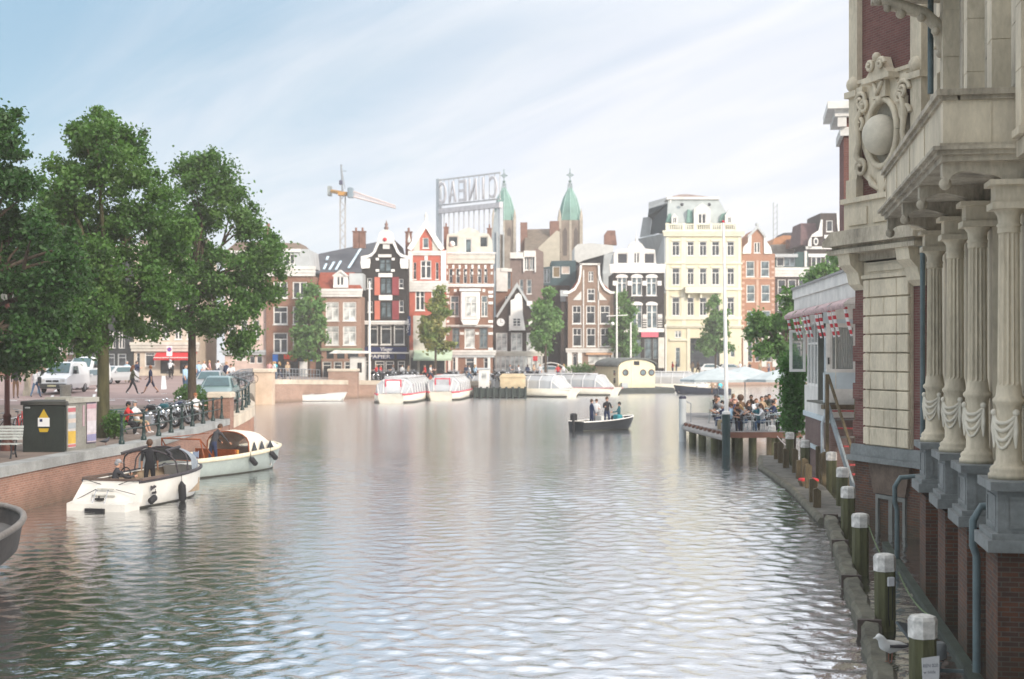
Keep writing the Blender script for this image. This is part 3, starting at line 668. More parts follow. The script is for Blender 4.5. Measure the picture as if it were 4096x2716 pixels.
b = MB(); X0,X1,Z0,Z1 = H.x(508),H.x(668),H.z(918),H.z(660); b.bbox(X0,X1,-1.0,-.003,Z0+.35,Z1,.12); b.prism([(X0+.3,Z0-.3),(X1-.3,Z0-.3),(X1,Z0+.35),(X0,Z0+.35)],-.9,-.003); b.box(X0-.12,X1+.12,-1.12,-.003,Z1,Z1+.2); b.build('oriel_bay', white, H.t)
q = put_window(H.t, H.x(550), -1.07, H.z(872), H.x(645)-H.x(550), H.z(700)-H.z(872), 'tee', white2, gpale)
H.band(500,635,675,652, greyw, 'balcony_rail', .9)
H.band(410,940,740,958, white2, 'balcony', .5, n=2); H.band(385,1150,790,1190, white2, 'shop_fascia', .3, n=2); H.band(385,1192,790,1212, greyw, 'shop_fascia', .15)
for a in (425,485,640,755): H.band(a-22,1212,a,1395, white, 'shop_pillar', .12)
b = MB(); b.prism([(H.x(390),H.z(300)),(H.x(770),H.z(300)),(H.x(750),H.z(190)),(H.x(400),H.z(190))], 1.3, 9); b.build('roof', roofdk, H.t)
H.chimney(378,115,300,.5,2); H.chimney(745,125,300,.5,2)
# --- small dark gabled house with clock
H = House('small dark house with steep gable, white pulley bay and round clock', 'house', 163, 1600, 785, 1.6, depth=9)
H.row([(803,897),(928,1022)], 1005, 1157, style='grid', pane=gpale); H.row([(1058,1130)], 1005,1157, style='grid', pane=gpale)
H.wall([(785,1425),(1135,1425),(1135,870),(1120,850),(978,600),(810,865),(785,880)], bk_dk)
H.poly([(978,585),(800,868),(815,880),(980,625),(1125,860),(1138,845)], greyw, 'gable_edge', -.25)
H.poly([(925,985),(925,735),(960,700),(990,672),(1020,700),(1032,850),(1045,985)][0:2]+[(955,722),(965,690),(990,672),(1015,690),(1022,722),(1027,850),(1048,985)], white, 'pulley_bay', -.5)
H.poly([(912,990),(912,865),(925,860),(925,990)], white, 'bay_side', -.45)
put_window(H.t, H.x(940), -.6, H.z(955), H.x(1012)-H.x(940), H.z(880)-H.z(955), 'grid', white, gdark)
b = MB(); q = [(H.x(842)+.46*math.cos(a), H.z(918)+.46*math.sin(a)) for a in [2*PI*i/20 for i in range(20)]]; b.prism(q,-.15,-.003); b.build('clock_face', paper, H.t)
b = MB(); b.box(H.x(842)-.02,H.x(842)+.02,-.17,-.152,H.z(918),H.z(918)+.36); b.box(H.x(842),H.x(842)+.26,-.17,-.152,H.z(918)-.02,H.z(918)+.02); b.build('clock_hands', black, H.t)
H.band(1060,740,1105,780, white, 'eave_block', .3); H.band(1075,900,1105,945, white, 'lamp_bracket', .3)
H.band(785,1160,1195,1200, offw, 'shop_fascia', .3, n=2)
for a in range(800,1190,38): H.band(a,1200,a+10,1345, white2, 'shop_mullion', .16)
H.band(790,1200,1190,1345, gpale, 'shop_window', .05); H.band(790,1345,1195,1400, offw, 'shop_plinth', .1); H.band(1112,1195,1150,1240, hred, 'round_sign', .2)
slope_poly(H.t, [(775,860,164),(810,865,164),(975,610,164),(1000,640,170),(830,650,171),(775,680,171)], 1600,850,.4785, roofr and M('dark_red_tile',(.13,.05,.035),.85,.3), 'roof')
# --- alley buildings behind
T = House('tall narrow building with white attic pier behind the dark clock house', 'building', 172, 1600, 800, 1.6); T.win(850,500,925,640,style='none',sill=False,pane=gblue,frame=steel); T.win(880,700,925,900,style='sash'); T.wall([(800,1400),(935,1400),(935,470),(800,470)], bk_brown); T.band(805,465,900,660, white2, 'white_pier', .2); T.band(845,470,935,495, white2, 'cornice', .3)
T = House('brown brick side house with white dormers and pale gutter along the alley', 'house', 185, 1600, 920, 1.6, depth=14)
T.row([(1040,1075),(1085,1125)], 370, 480, style='two', pane=gblue); T.row([(1000,1030),(1060,1100)], 560, 680, style='sash', pane=gblue); T.row([(1000,1030),(1060,1100),(1130,1165)], 760, 900, style='sash', pane=gblue)
T.wall([(920,1400),(1200,1400),(1200,330),(1140,300),(1060,330),(920,360)], M('alley_brown_brick',(.20,.15,.13),.85,.2)); T.band(920,335,1030,385, white2, 'gutter_box', .4); T.band(1035,320,1135,372, white2, 'dormer_head', .3); T.band(1030,372,1040,500, white,'dormer_frame',.3); T.band(1125,372,1137,500, white,'dormer_frame',.3)
slope_poly(T.t, [(1000,530,172),(1000,545,172),(1160,500,180),(1160,485,180)], 1600,850,.4785, white2, 'gutter')
T = House('plain beige plastered gable wall standing before the church roof', 'building', 200, 1600, 1150, 1.6, depth=12)
T.wall([(1130,1400),(1335,1400),(1335,160),(1310,150),(1160,290),(1130,420)], M('beige_plaster',(.44,.40,.32),.85,.1)); 
T = House('dark teal rooftop box with lit panes above the alley', 'building', 188, 1600, 1200, 1.6, depth=8, name='rooftop_extension')
T.win(1275,450,1340,545,style='none',sill=False,pane=M('amber_pane_painted_lit',(.22,.17,.1),.3)); T.win(1350,450,1420,515,style='none',sill=False,pane=M('pale_pane_painted_lit',(.5,.42,.36),.3)); T.win(1200,470,1255,590,style='two',sill=False,pane=gblue,frame=steel)  # indoor light of the two lit panes is put into their base colours
T.wall([(1185,1400),(1470,1400),(1470,400),(1265,405),(1260,450),(1185,460)], M('teal_cladding',(.045,.085,.095),.6,.3,1))
T.band(1120,610,1420,1400, bk_dk, 'lower_wall', .3); T.band(1340,650,1400,745, greyw, 'window_bay', .5)
# --- tan house with neck gable
H = House('tan brick house with tall concave neck gable and white framed sash windows', 'house', 180, 2200, 145, 1.6, depth=12)
H.win(322,492,362,575, style='cross', sill=True); H.win(312,638,376,742, style='sash2')
for xs in ((186,262),(302,378),(418,500)): H.win(xs[0],778,xs[1],930,style='sash2'); H.win(xs[0]+3,965,xs[1]+3,1120,style='sash2')
H.win(190,1180,226,1285,style='shop',sill=False); H.win(320,1180,500,1270,style='shop',sill=False,pane=gpale)
H.wall([(150,1425),(530,1425),(530,665),(490,660),(452,625),(425,570),(412,500),(410,437),(255,437),(252,520),(240,580),(205,640),(160,672),(150,680)], bk_tan)
Lt = [(250,430),(246,520),(232,580),(200,630),(150,660),(110,660),(110,678),(160,680),(212,648),(248,585),(262,520),(266,430)]
H.poly(Lt, white, 'gable_trim', -.25); H.poly([(665-a if a>140 else 540,c) for a,c in Lt], white, 'gable_trim', -.25)
H.band(248,425,418,440, white2, 'gable_cap', .25)
for s_ in (0,1):
    t_ = [(190,732),(262,655),(262,732)]; t_ = [(665-a,c) for a,c in t_] if s_ else t_
    H.poly(t_, white2, 'gable_ornament', -.1)
for xa in (275,400): H.band(xa,480,xa+10,1130, white2, 'downpipe' , .1)
H.band(140,1135,535,1170, white2, 'shop_fascia', .25, n=2); H.band(145,1170,185,1400, white,'shop_pillar',.12); H.band(232,1170,268,1400, white,'shop_pillar',.12); H.band(510,1170,532,1400,white,'shop_pillar',.12)
H.band(300,1172,520,1190, M('orange_fascia',(.55,.33,.2)), 'shop_sign', .3)
H.roof(160,525,668,470, roofr, .5, xr0=300, xr1=340); slope_poly(H.t, [(120,660,181),(165,640,181),(245,560,181),(245,480,184),(200,520,186)], 2200,850,.4785, roofr, 'side_roof')
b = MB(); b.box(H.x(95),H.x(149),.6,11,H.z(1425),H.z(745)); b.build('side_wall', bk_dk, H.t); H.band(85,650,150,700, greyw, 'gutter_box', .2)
# --- black and white house
H = House('black brick house with white arched lintels under a pale pedimented mansard', 'house', 192, 2200, 530, 1.6)
for xs in ((562,642),(682,770),(806,892)): H.win(xs[0],540,xs[1],694,style='cross',pane=gblue)
for xs in ((575,642),(684,770),(808,897)): H.win(xs[0],770,xs[1],968,style='cross',pane=gblue)
H.row([(700,760),(790,850),(860,915)],1055,1225,style='shop',frame=bluest,pane=gblue,sill=False); H.row([(560,660)],1060,1225,style='shop',frame=bluest,sill=False)
H.wall([(530,1425),(955,1425),(955,505),(530,505)], bk_black)
H.band(512,432,948,505, white, 'cornice', .45, n=4)
H.depth=1.4; H.win(700,335,748,425,style='two',sill=False); H.win(562,338,650,428,style='none',sill=False,pane=roofdk,frame=white2); H.win(786,338,876,428,style='none',sill=False,pane=roofdk,frame=white2)
H.wall([(533,432),(888,432),(878,310),(790,300),(770,262),(718,240),(665,262),(650,300),(560,310),(533,345)], white2, 'attic_wall', base=False); H.depth=10
b = MB(); b.lathe([(.15,0),(.2,.3),(.05,.8),(.02,1.6)],(H.x(722),.2,H.z(245)),8); b.build('finial', white2, H.t)
b = MB(); b.prism([(H.x(535),H.z(430)),(H.x(885),H.z(430)),(H.x(870),H.z(318)),(H.x(560),H.z(318))], 1.5, 9.5); b.build('roof', rooflt, H.t)
for (a,c) in ((555,515),(680,515),(804,515),(680,745),(804,745),(560,750)):
    H.poly(arc(a+46,c+24,50,180,360,8,24)+[(a+96,c+30),(a-4,c+30)], white, 'arched_lintel', -.12)
for yy in (572,):
    for a in (525,648,772,898): H.band(a,yy,a+34,yy+38, white, 'stone_block', .14)
for a in (775,900):
    for yy in (850,885,905,925,945,965): H.band(a,yy,a+38,yy+(32 if yy in (850,965) else 9), white2, 'stone_block', .12)
H.band(530,968,955,1000, white2, 'string_course', .2); H.band(762,1000,905,1042, M('pink_red_sign',(.55,.12,.16)), 'shop_sign', .3); H.band(905,1045,955,1300, offw, 'shop_pillar', .15)
# big pale roof left behind
T = thing('white_rear_building', 'large pale rear building with sloping white roof between tan and black-white houses', 'building')
bpoly(T, [(205,290),(230,265),(340,255),(530,275),(530,330),(280,400),(240,420),(205,400)], 2200,850,.4785, 214, 9, M('pale_roofing',(.52,.52,.5),.7,.1), 'roof_parapet')
bpoly(T, [(205,1100),(205,398),(290,400),(460,345),(560,330),(560,1100)], 2200,850,.4785, 215, 8, roofdk, 'wall')
bpoly(T, [(455,350),(530,335),(530,500),(440,520)], 2200,850,.4785, 212, 2, greyw, 'dormer'); bpoly(T, [(445,510),(560,500),(560,700),(445,700)], 2200,850,.4785, 211, 3, greyw, 'side_wall')
bpoly(T, [(455,185),(480,150),(545,150),(560,270),(455,270)], 2200,850,.4785, 217, 1.5, M('chimney_brick',(.22,.12,.09)), 'chimney')
# --- tall pale yellow building
K = .638
H = House('tall pale yellow hotel building with ivory trim, balcony and grey mansard roof', 'building', 206, 2250, 648, 1.6, oy=650, k=K, name='yellow_building', depth=14)
cols = ((686,735),(781,825),(858,905),(935,985),(1031,1078))
for r0,r1 in ((495,585),(662,768),(845,960)):
    for a,b_ in cols: H.win(a,r0,b_,r1,style='high',frame=white)
H.win(705,1055,745,1098,style='cross',pane=gblue); H.win(708,1160,738,1285,style='shop',pane=gblue,sill=False); H.win(1052,1155,1080,1220,style='shop',pane=gblue,sill=False)
H.win(792,1100,985,1290,style='shop',pane=gdark,frame=M('olive_frame',(.12,.12,.08)),sill=False)
H.wall([(648,1345),(1122,1345),(1122,445),(648,445)], yel)
H.band(640,428,1130,462, yelt, 'main_cornice', .55, n=4)
for yy in (628,): H.band(645,yy,1125,yy+10, yelt, 'string_course', .2, n=2)
H.band(645,785,760,800, yelt, 'string_course', .2); H.band(765,780,1000,820, yelt, 'balcony', 1.1); H.band(1015,785,1125,800, yelt, 'string_course', .2)
H.band(645,965,1125,985, yelt,'string_course',.15); H.band(645,1018,1125,1035, yelt, 'base_cornice', .35, n=2); H.band(670,1105,780,1118, yelt, 'string_course', .2)
for a in (790,865,975): H.band(a-6,820,a+6,850, yelt, 'bracket', .7)
for a,b_ in cols:
    for r0 in (495,662,845): H.band(a-4,r0-12,b_+4,r0-2, yelt, 'lintel', .14)
H.poly([(690,630),(730,615),(770,630)], yelt, 'pediment', -.15); H.poly([(1040,630),(1075,615),(1112,630)], yelt, 'pediment', -.15)
for x_ in (650,745,758,1008,1100): H.band(x_,465,x_+14,1018, yelt, 'pilaster', .06)
H.poly([(780,1345),(780,1040),(800,1040),(800,1345)], yelt, 'arch_pier', -.1); H.poly([(985,1345),(985,1040),(1005,1040),(1005,1345)], yelt, 'arch_pier', -.1)
# balustrade and mansard
b = MB(); X0,X1 = H.x(650),H.x(1105); Z0,Z1 = H.z(428),H.z(385)
b.box(X0,X1,-.3,.0,Z0+.002,Z0+.18); b.box(X0,X1,-.3,0,Z1-.16,Z1)
for i in range(34):
    xx = X0+(X1-X0)*(i+.5)/34; b.box(xx-.07,xx+.07,-.22,-.08,Z0+.18,Z1-.16)
for a in (655,760,830,930,1000,1090): b.box(H.x(a)-.22,H.x(a)+.22,-.36,.04,Z0,Z1+.1)
b.build('balustrade', yelt, H.t)
mgrey = M('grey_mansard_slate', (.36,.39,.38), .7, .12, 1)
b = MB(); zt, zl = H.z(222), H.z(430); xa,xb,xc,xd = H.x(652),H.x(1100),H.x(672),H.x(992); D=15
vs = [(xa,.4,zl),(xb,.4,zl),(xb,D,zl),(xa+.4,D,zl),(xc,2.2,zt),(xd,2.2,zt),(xd,D-1,zt),(xc+.4,D-1,zt)]
b.add(vs, [(0,1,5,4),(1,2,6,5),(2,3,7,6),(4,5,6,7)]); b.build('mansard_roof', mgrey, H.t)
# obliquely seen left flank: grey side wall with dark slate slope above
def flank(pts, mat, nm): slope_poly(H.t, pts, 2250,650,K, mat, nm, .2); o = H.t.children[-1]; return o
for o_pts, m_, nm in (([(648,445,206),(648,820,206),(590,800,220),(590,610,220),(478,480,226),(540,455,226)], greyw, 'flank_wall'),
                      ([(665,250,208.6),(652,430,206.7),(550,452,222),(560,360,222),(535,340,222),(540,290,222)], M('dark_flank_slate',(.02,.035,.04),.9,.25), 'flank_slate'),
                      ([(680,210,208),(670,255,208),(540,290,222),(540,250,222)], white2, 'flank_cornice'), ([(505,345,221.5),(560,338,221.5),(550,455,221.5),(485,470,221.5)], greyw, 'flank_dormer')):
    o = slope_poly(H.t, o_pts, 2250,650,K, m_, nm, .2); o.location = (-H.t.location[0],-H.t.location[1],-H.t.location[2])
b = MB(); b.box(H.x(662),H.x(996),1.9,D-1,H.z(222),H.z(206)); b.build('roof_cornice', white2, H.t)
b = MB(); b.prism([(H.x(668),H.z(206)),(H.x(745),H.z(186)),(H.x(800),H.z(184)),(H.x(990),H.z(206))],3,12); b.build('roof_cap', M('brownish_roof',(.3,.24,.22),.8), H.t)
H.depth=2.2
def dormer(x0,y0,x1,y1,win,ped,mat=white2):
    H.win(*win, style='two', sill=False, pane=gdark); o = H.wall([(x0,y1),(x1,y1),(x1,y0),((x0+x1)/2,ped),(x0,y0)], mat, 'dormer_wall', base=False)
dormer(824,290,928,388,(850,320,900,384),252); dormer(684,340,722,388,(692,345,714,380),318); dormer(1020,330,1076,400,(1036,345,1056,378),292)
for a in (755,928): b = MB(); b.sphere((H.x(a),1.2,H.z(258)),.25,8,6); b.build('round_vent', roofdk, H.t)
b = MB(); b.prism([(H.x(780),H.z(375)),(H.x(822),H.z(375)),(H.x(815),H.z(300)),(H.x(790),H.z(290))],.6,2); b.build('copper_dormer_cheek', copper, H.t)
b = MB(); b.prism([(H.x(655),H.z(370)),(H.x(684),H.z(370)),(H.x(684),H.z(315)),(H.x(668),H.z(320))],.6,2); b.prism([(H.x(985),H.z(365)),(H.x(1020),H.z(365)),(H.x(1040),H.z(310)),(H.x(1005),H.z(318))],.6,2); b.build('copper_dormer_cheek', copper, H.t)
# --- orange brick house
H = House('narrow orange brick house with white scrolled gable beside the yellow building', 'house', 210, 2800, 350, 1.6)
for xs in ((385,456),(508,580)): H.win(xs[0],405,xs[1],537,style='sash',pane=gblue); H.win(xs[0]+4,605,xs[1]+4,747,style='sash',pane=gblue); H.win(xs[0]+10,820,xs[1]+10,980,style='sash',pane=gblue)
H.win(452,248,502,338,style='two'); H.win(395,1060,440,1250,style='shop',sill=False); H.win(460,1060,500,1250,style='shop',sill=False); H.win(550,1060,600,1250,style='shop',sill=False)
H.wall([(350,1425),(626,1425),(626,345),(600,342),(548,250),(535,180),(480,130),(428,180),(412,250),(358,342),(350,345)], bk_orange)
H.poly([(355,345),(362,290),(400,250),(402,185),(430,180),(425,345)], white, 'gable_scroll', -.2); H.poly([(603,345),(590,290),(552,240),(548,190),(532,180),(535,345)], white, 'gable_scroll', -.2)
H.poly([(395,200),(480,105),(552,200),(545,215),(480,135),(405,215)], greyw, 'gable_cap', -.3)
b = MB(); b.lathe([(.25,0),(.3,.3),(.1,.5)],(H.x(478),.1,H.z(112)),8); b.build('finial', greyw, H.t)
H.band(350,985,628,1050, offw, 'shop_fascia', .25, n=2)
for a in (360,515,605): H.band(a,1050,a+40,1290, white2, 'shop_pillar', .15)
for y_ in (545,): H.band(350,y_,626,y_+14, M('orange_stone',(.5,.3,.2)), 'string_course', .1)
for a in (480,): H.band(a-10,400,a+10,820, M('pinkish_pier',(.5,.33,.25)), 'pier', .06)
for yy in range(400,960,45): H.band(350,yy,372,yy+20, M('pinkish_pier',(.5,.33,.25)), 'quoin', .05); H.band(598,yy,620,yy+20, M('pinkish_pier',(.5,.33,.25)), 'quoin', .05)
H.roof(352,624,345,200, roofdk, .5, xr0=470, xr1=490)
# --- dark brick house with white band
H = House('dark brick house with broad white band and glazed roof terrace', 'house', 214, 2800, 626, 1.6)
H.row([(650,718),(736,805),(822,885)],560,690,style='sash'); H.row([(650,718),(736,805),(822,885)],720,850,style='sash'); H.row([(650,718),(736,805),(822,885)],900,1010,style='sash'); H.row([(640,720),(740,850)],1080,1250,style='shop',sill=False)
H.wall([(626,1425),(915,1425),(915,535),(626,535)], bk_dk); H.band(622,460,918,538, white2, 'cornice', .4, n=3)
H.depth=6; H.win(640,375,705,450,style='none',sill=False); H.win(708,375,795,450,style='two',sill=False,frame=steel,pane=gblue); H.wall([(626,458),(905,458),(905,330),(815,330),(810,350),(626,352)], M('teal_green_panel',(.03,.07,.065),.6,.2), 'roof_terrace', base=False); H.band(622,348,812,375, greyw, 'terrace_canopy', .6)
H.band(872,322,892,455, white2, 'corner_post', .2)
# --- dark gable house
H = House('dark brick house with white neck gable and oval light at far right', 'house', 218, 2800, 893, 1.6)
H.win(1056,66,1110,160,style='none',frame=white); H.row([(930,1015),(1045,1125),(1160,1215)],372,452,style='two'); H.row([(930,1015),(1045,1125),(1160,1215)],560,700,style='two'); H.win(1040,215,1118,285,style='none',frame=shopdk,pane=gblue)
H.wall([(893,1425),(1300,1425),(1300,300),(1200,300),(1165,160),(1148,5),(1008,5),(1005,180),(930,200),(893,300)], bk_dk)
H.poly([(900,300),(905,240),(935,185),(990,150),(1010,60),(1022,60),(1020,200),(930,205),(930,300)], white, 'gable_scroll', -.25); H.poly([(1215,180),(1165,90),(1150,0),(1140,0),(1145,110),(1155,180)], white, 'gable_scroll', -.25)
b = MB(); b.prism([(H.x(968)+.45*math.cos(a)*.8,H.z(243)+.6*math.sin(a)) for a in [2*PI*i/18 for i in range(18)]],-.15,-.003); b.build('oval_window_surround', white, H.t)
b = MB(); b.prism([(H.x(968)+.2*math.cos(a),H.z(243)+.35*math.sin(a)) for a in [2*PI*i/14 for i in range(14)]],-.17,-.151); b.build('oval_pane', gdark, H.t)
H.band(1038,188,1130,218, white, 'lintel', .14); H.band(890,285,1230,306, white, 'string_course', .25, n=2); H.band(895,345,1225,372, white, 'lintel_band', .12)
H.roof(850,1010,270,75, M('purple_brown_tile',(.12,.07,.07),.85,.3), .8, xr0=875, xr1=1000)
# --- things behind on the skyline at right
T = thing('orange_roof_house', 'low house with orange tiled roof and pale walls behind the dark terrace house', 'house')
bpoly(T, [(600,270),(625,215),(700,190),(800,195),(800,270)], 2800,850,.4785, 234, 8, M('orange_tile',(.42,.2,.1),.85,.2), 'roof')
bpoly(T, [(600,420),(600,268),(730,265),(740,240),(880,200),(900,420)], 2800,850,.4785, 233.6, 10, M('putty_wall',(.3,.26,.22),.85,.2), 'wall'); bpoly(T, [(795,300),(795,210),(835,200),(835,330)], 2800,850,.4785, 232, 2, greyw, 'dormer')
bpoly(T, [(725,300),(728,225),(775,215),(775,300)], 2800,850,.4785, 232.5, 1.2, M('chimney_brick',(.22,.12,.09)), 'chimney'); bpoly(T,[(680,190),(700,170),(815,165),(830,130),(870,120),(880,210),(690,200)], 2800,850,.4785, 246, 6, roofdk, 'rear_roof')
T = thing('antenna_mast', 'pale twin-pole antenna mast on the far right rooftops', 'antenna')
q = at(2800+.4785*630, 850+.4785*200, 256); b = MB()
for dx in (-.35,.35): b.tube([(q[0]+dx,256,q[2]-3),(q[0]+dx,256,q[2]+6-.3*dx)], .1, 6)
for i in range(6): b.tube([(q[0]-.35,256,q[2]+i),(q[0]+.35,256,q[2]+i+.6)], .05, 5)
b.build('lattice', greyw, T); b = MB(); b.box(q[0]-1,q[0]+1,255,257,1.2,q[2]-2.8); b.build('shaft', roofdk, T)

# ---------------------------------------------------------------- church, cinema sign, crane
stone = M('tower_stone', (.25,.205,.165), .9, .3, .5); stone2 = M('tower_pale_rib', (.42,.37,.3), .85, .2)
def tower(label, ex, Y, s=1.0):
    oy, k = 600, .5074; c = at(1250+k*ex, oy+k*560, Y); W = k*84/FP*Y*s
    t = thing('church_tower', label, 'church tower', (c[0], Y, 1.2)); zb = c[2]-1.2
    b = MB(); b.box(-W,W,-W,W,-.5,zb); b.build('tower_shaft', stone, t)
    b = MB()
    for sx in (-1,1):
        for sy in (-1,1): b.box(sx*W-.28,sx*W+.28,sy*W-.28,sy*W+.28,-.5,zb+.6); b.lathe([(.3,0),(.25,.4),(.02,1.6)],(sx*W,sy*W,zb+.6),6)
    b.box(-.2,.2,-W-.12,-W,-.5,zb); b.build('corner_buttress', stone2, t)
    for sx in (-.5,.5):
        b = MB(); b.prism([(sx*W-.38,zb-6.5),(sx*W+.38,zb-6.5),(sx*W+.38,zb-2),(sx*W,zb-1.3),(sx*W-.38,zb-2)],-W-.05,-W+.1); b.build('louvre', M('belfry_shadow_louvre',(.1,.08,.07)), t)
    h = k*265/FP*Y
    b = MB(); b.lathe([(W*1.1,0),(W*1.02,h*.12),(W*.86,h*.42),(W*.62,h*.68),(W*.34,h*.88),(W*.14,h*.98),(.1,h)],(0,0,zb),8,smooth=False); b.build('spire', copper, t)
    b = MB()
    for i in range(8):
        a = 2*PI*i/8; p = [(W*1.12*math.cos(a),W*1.12*math.sin(a),zb),(W*.87*math.cos(a),W*.87*math.sin(a),zb+h*.42),(W*.63*math.cos(a),W*.63*math.sin(a),zb+h*.68),(W*.15*math.cos(a),W*.15*math.sin(a),zb+h*.98)]
        b.tube(p, .07, 4)
    b.build('spire_rib', M('pale_verdigris',(.33,.5,.44)), t)
    b = MB(); z = zb+h
    for a in range(4): x_,y_ = .75*math.cos(a*PI/2+.5), .75*math.sin(a*PI/2+.5); b.tube([(x_*.8,y_*.8,z-1.0),(x_*.5,y_*.5,z+.7)], .05, 5)
    b.tube([(0,0,z),(0,0,z+3.5)], .08, 6); b.box(-.7,.7,-.05,.05,z+2.2,z+2.35); b.sphere((0,0,z+1.1),.28,8,6); b.torus((0,0,z+2.27),.38,.05,'y',14,5); b.tube([(-.45,0,z+.7),(.45,0,z+.7)],.04,5); b.build('cross', M('dark_copper',(.13,.2,.18)), t)
    return t
tower('right copper-green church spire standing clear of the rooftops', 2030, 262); tower('left copper-green church spire partly behind the cinema sign', 1510, 275, 1.0)
T = thing('church_roof', 'brown tiled nave roof of the church left of the clear spire', 'church')
slope_poly(T, [(1045,140,248),(1040,330,240),(1345,330,240),(1345,160,248),(1290,120,248),(1280,135,248)][0:2]+[(1345,330,240),(1345,135,248)], 1600,850,.4785, M('brown_moss_tile',(.15,.12,.09),.9,.3), 'roof')
b = MB(); q0,q1 = at(1600+.4785*990,850+.4785*330,242), at(1600+.4785*1345,850+.4785*330,242); b.box(q0[0],q1[0],241,262,1.2,q0[2]); b.build('wall', stone, T)
b = MB(); q = at(1600+.4785*1030,850+.4785*130,246); b.box(q[0]-.5,q[0]+.7,245,247,q[2]-8,q[2]+.9); q = at(1600+.4785*1290,850+.4785*90,246); b.box(q[0]-.8,q[0]+.8,245,247,q[2]-6,q[2]+.3); b.build('chimney', M('chimney_brick',(.22,.12,.09)), T)
# mirrored roof letters seen from behind, right end nearer
T = thing('rooftop_letter_sign', 'tall rooftop letters read from behind on a steel frame above the ornate building', 'sign')
pl = Vector(at(1250+.5074*990, 1500, 236)); prt = Vector(at(1250+.5074*1468, 1500, 226)); pl.z = prt.z = 0
ax = (prt-pl); Ls = ax.length; ax.normalize()
T.location = pl; T.rotation_euler = (0,0,math.atan2(ax.y,ax.x))
zt = CAMH-(600+.5074*250-1408)/FP*236; z0 = CAMH-(600+.5074*425-1408)/FP*236; zb2 = CAMH-(600+.5074*500-1408)/FP*236
sgm = M('faded_sign_steel', (.55,.53,.54), .6, .15)
for i,ch in enumerate('CAENIC'):
    o = text_mesh(ch, (zt-z0)*1.38, sgm, T, ((i+.12)*Ls/6, 0, z0), ext=.1, width=Ls/6*(.72 if ch != 'I' else .12), name='letter')
    w_ = Ls/6*(.72 if ch != 'I' else .12); o.scale = (-1,1,1); o.location = ((i+.12)*Ls/6+w_+(Ls/6*.3 if ch=='I' else 0), 0, z0)
b = MB(); b.box(-.1,Ls+.1,.2,.4,zt+.15,zt+.4); b.box(-.1,Ls+.1,.2,.4,z0-.35,z0-.1)
for i in range(13): b.box(i*Ls/12-.05,i*Ls/12+.05,.2,.3,z0-.3,zt+.3)
for i in range(11): b.box((i+1)*Ls/12-.1,(i+1)*Ls/12,.2,.4,zb2-7,zb2)
b.build('letter_frame', M('thin_frame_grey',(.5,.5,.5),.6,.1), T)
b = MB(); b.box(0,Ls,.1,.9,zb2,zb2+.8); b.build('beam', sgm, T)
for a_,b_,c_ in ((-1.0,-.35,zt+.6),(Ls-1.0,Ls-.2,zb2+1)): b = MB(); b.box(a_,b_,.45,1.2,8,c_); b.build('pylon', M('bluish_pylon',(.45,.48,.5),.6,.1), T)
T2 = thing('cinema_building', 'dark cinema block carrying the rooftop letters behind the ornate building', 'building', T.location, T.rotation_euler.z)
b = MB(); b.box(-2,Ls+2,-.5,14,1,13.2); b.build('wall', M('rear_grey_block',(.3,.28,.26),.85,.2), T2); b = MB(); b.box(-2.2,Ls+2.2,-.7,14.2,13.2,13.6); b.build('parapet', greyw, T2)
# slender grey stair tower between sign and first spire
T = thing('grey_stair_tower', 'slim blue-grey metal and stone tower just right of the ornate building', 'tower')
bpoly(T, [(765,1300),(765,220),(790,20),(815,-40),(830,200),(830,1300)], 1600,850,.4785, 215, 3, M('bluegrey_cladding',(.30,.34,.36),.7,.15), 'shaft')
bpoly(T, [(835,1300),(835,180),(925,200),(925,1300)], 1600,850,.4785, 217, 3, M('mottled_brown_stone',(.28,.24,.2),.85,.3,.8), 'side_shaft'); bpoly(T,[(805,470),(805,160),(818,160),(818,470)],1600,850,.4785,214.6,.3,greyw,'downpipe'); bpoly(T,[(860,470),(860,160),(872,160),(872,470)],1600,850,.4785,216.6,.3,greyw,'downpipe')
# tower crane
T = thing('tower_crane', 'slender tower crane with orange counter-jib and pale long jib over the roofs', 'crane')
Yc = 300; q = at(1250+.5074*238, 1408, Yc); sc_ = .5074/FP*Yc
def cz(y): return CAMH-(600+.5074*y-1408)/FP*Yc
T.location = (q[0],Yc,0); W = 20*sc_
cw = M('crane_pale_steel',(.40,.38,.36),.6,.1)
b = MB(); z = 1.2; top = cz(345)
for sx in (-1,1):
    for sy in (-1,1): b.tube([(sx*W,sy*W,z),(sx*W,sy*W,top)], .09, 5)
n = 26
for i in range(n):
    za = z+(top-z)*i/n; zb_ = z+(top-z)*(i+1)/n; s1 = 1 if i%2 else -1
    for sy in (-1,1): b.tube([(-W*s1,sy*W,za),(W*s1,sy*W,zb_)], .05, 4)
    for sx in (-1,1): b.tube([(sx*W,-W*s1,za),(sx*W,W*s1,zb_)], .05, 4)
b.build('mast', cw, T)
b = MB(); b.tube([(0,0,top),(-12*sc_,0,cz(115))], .2, 6); b.tube([(W,0,top+1),(-12*sc_,0,cz(130))], .08, 5); b.box(-6*sc_,30*sc_,-.05,.05,cz(168),cz(164)); b.build('apex', steel, T)
b = MB(); b.tube([(-125*sc_,4,cz(305)),(40*sc_,-1,cz(350))], .45, 6); b.box(-.9,.9,-.9,.9,cz(360),cz(335)); b.build('counter_jib', M('crane_orange',(.5,.24,.04),.6,.1), T)
b = MB(); b.box(-135*sc_,-105*sc_,3,5,cz(345),cz(270)); b.build('counterweight', M('counterweight_grey',(.3,.33,.32)), T)
b = MB(); b.bbox(45*sc_,90*sc_,-2,.2,cz(380),cz(300),.2); b.build('cab', M('cab_glass_grey',(.2,.26,.3),.3), T)
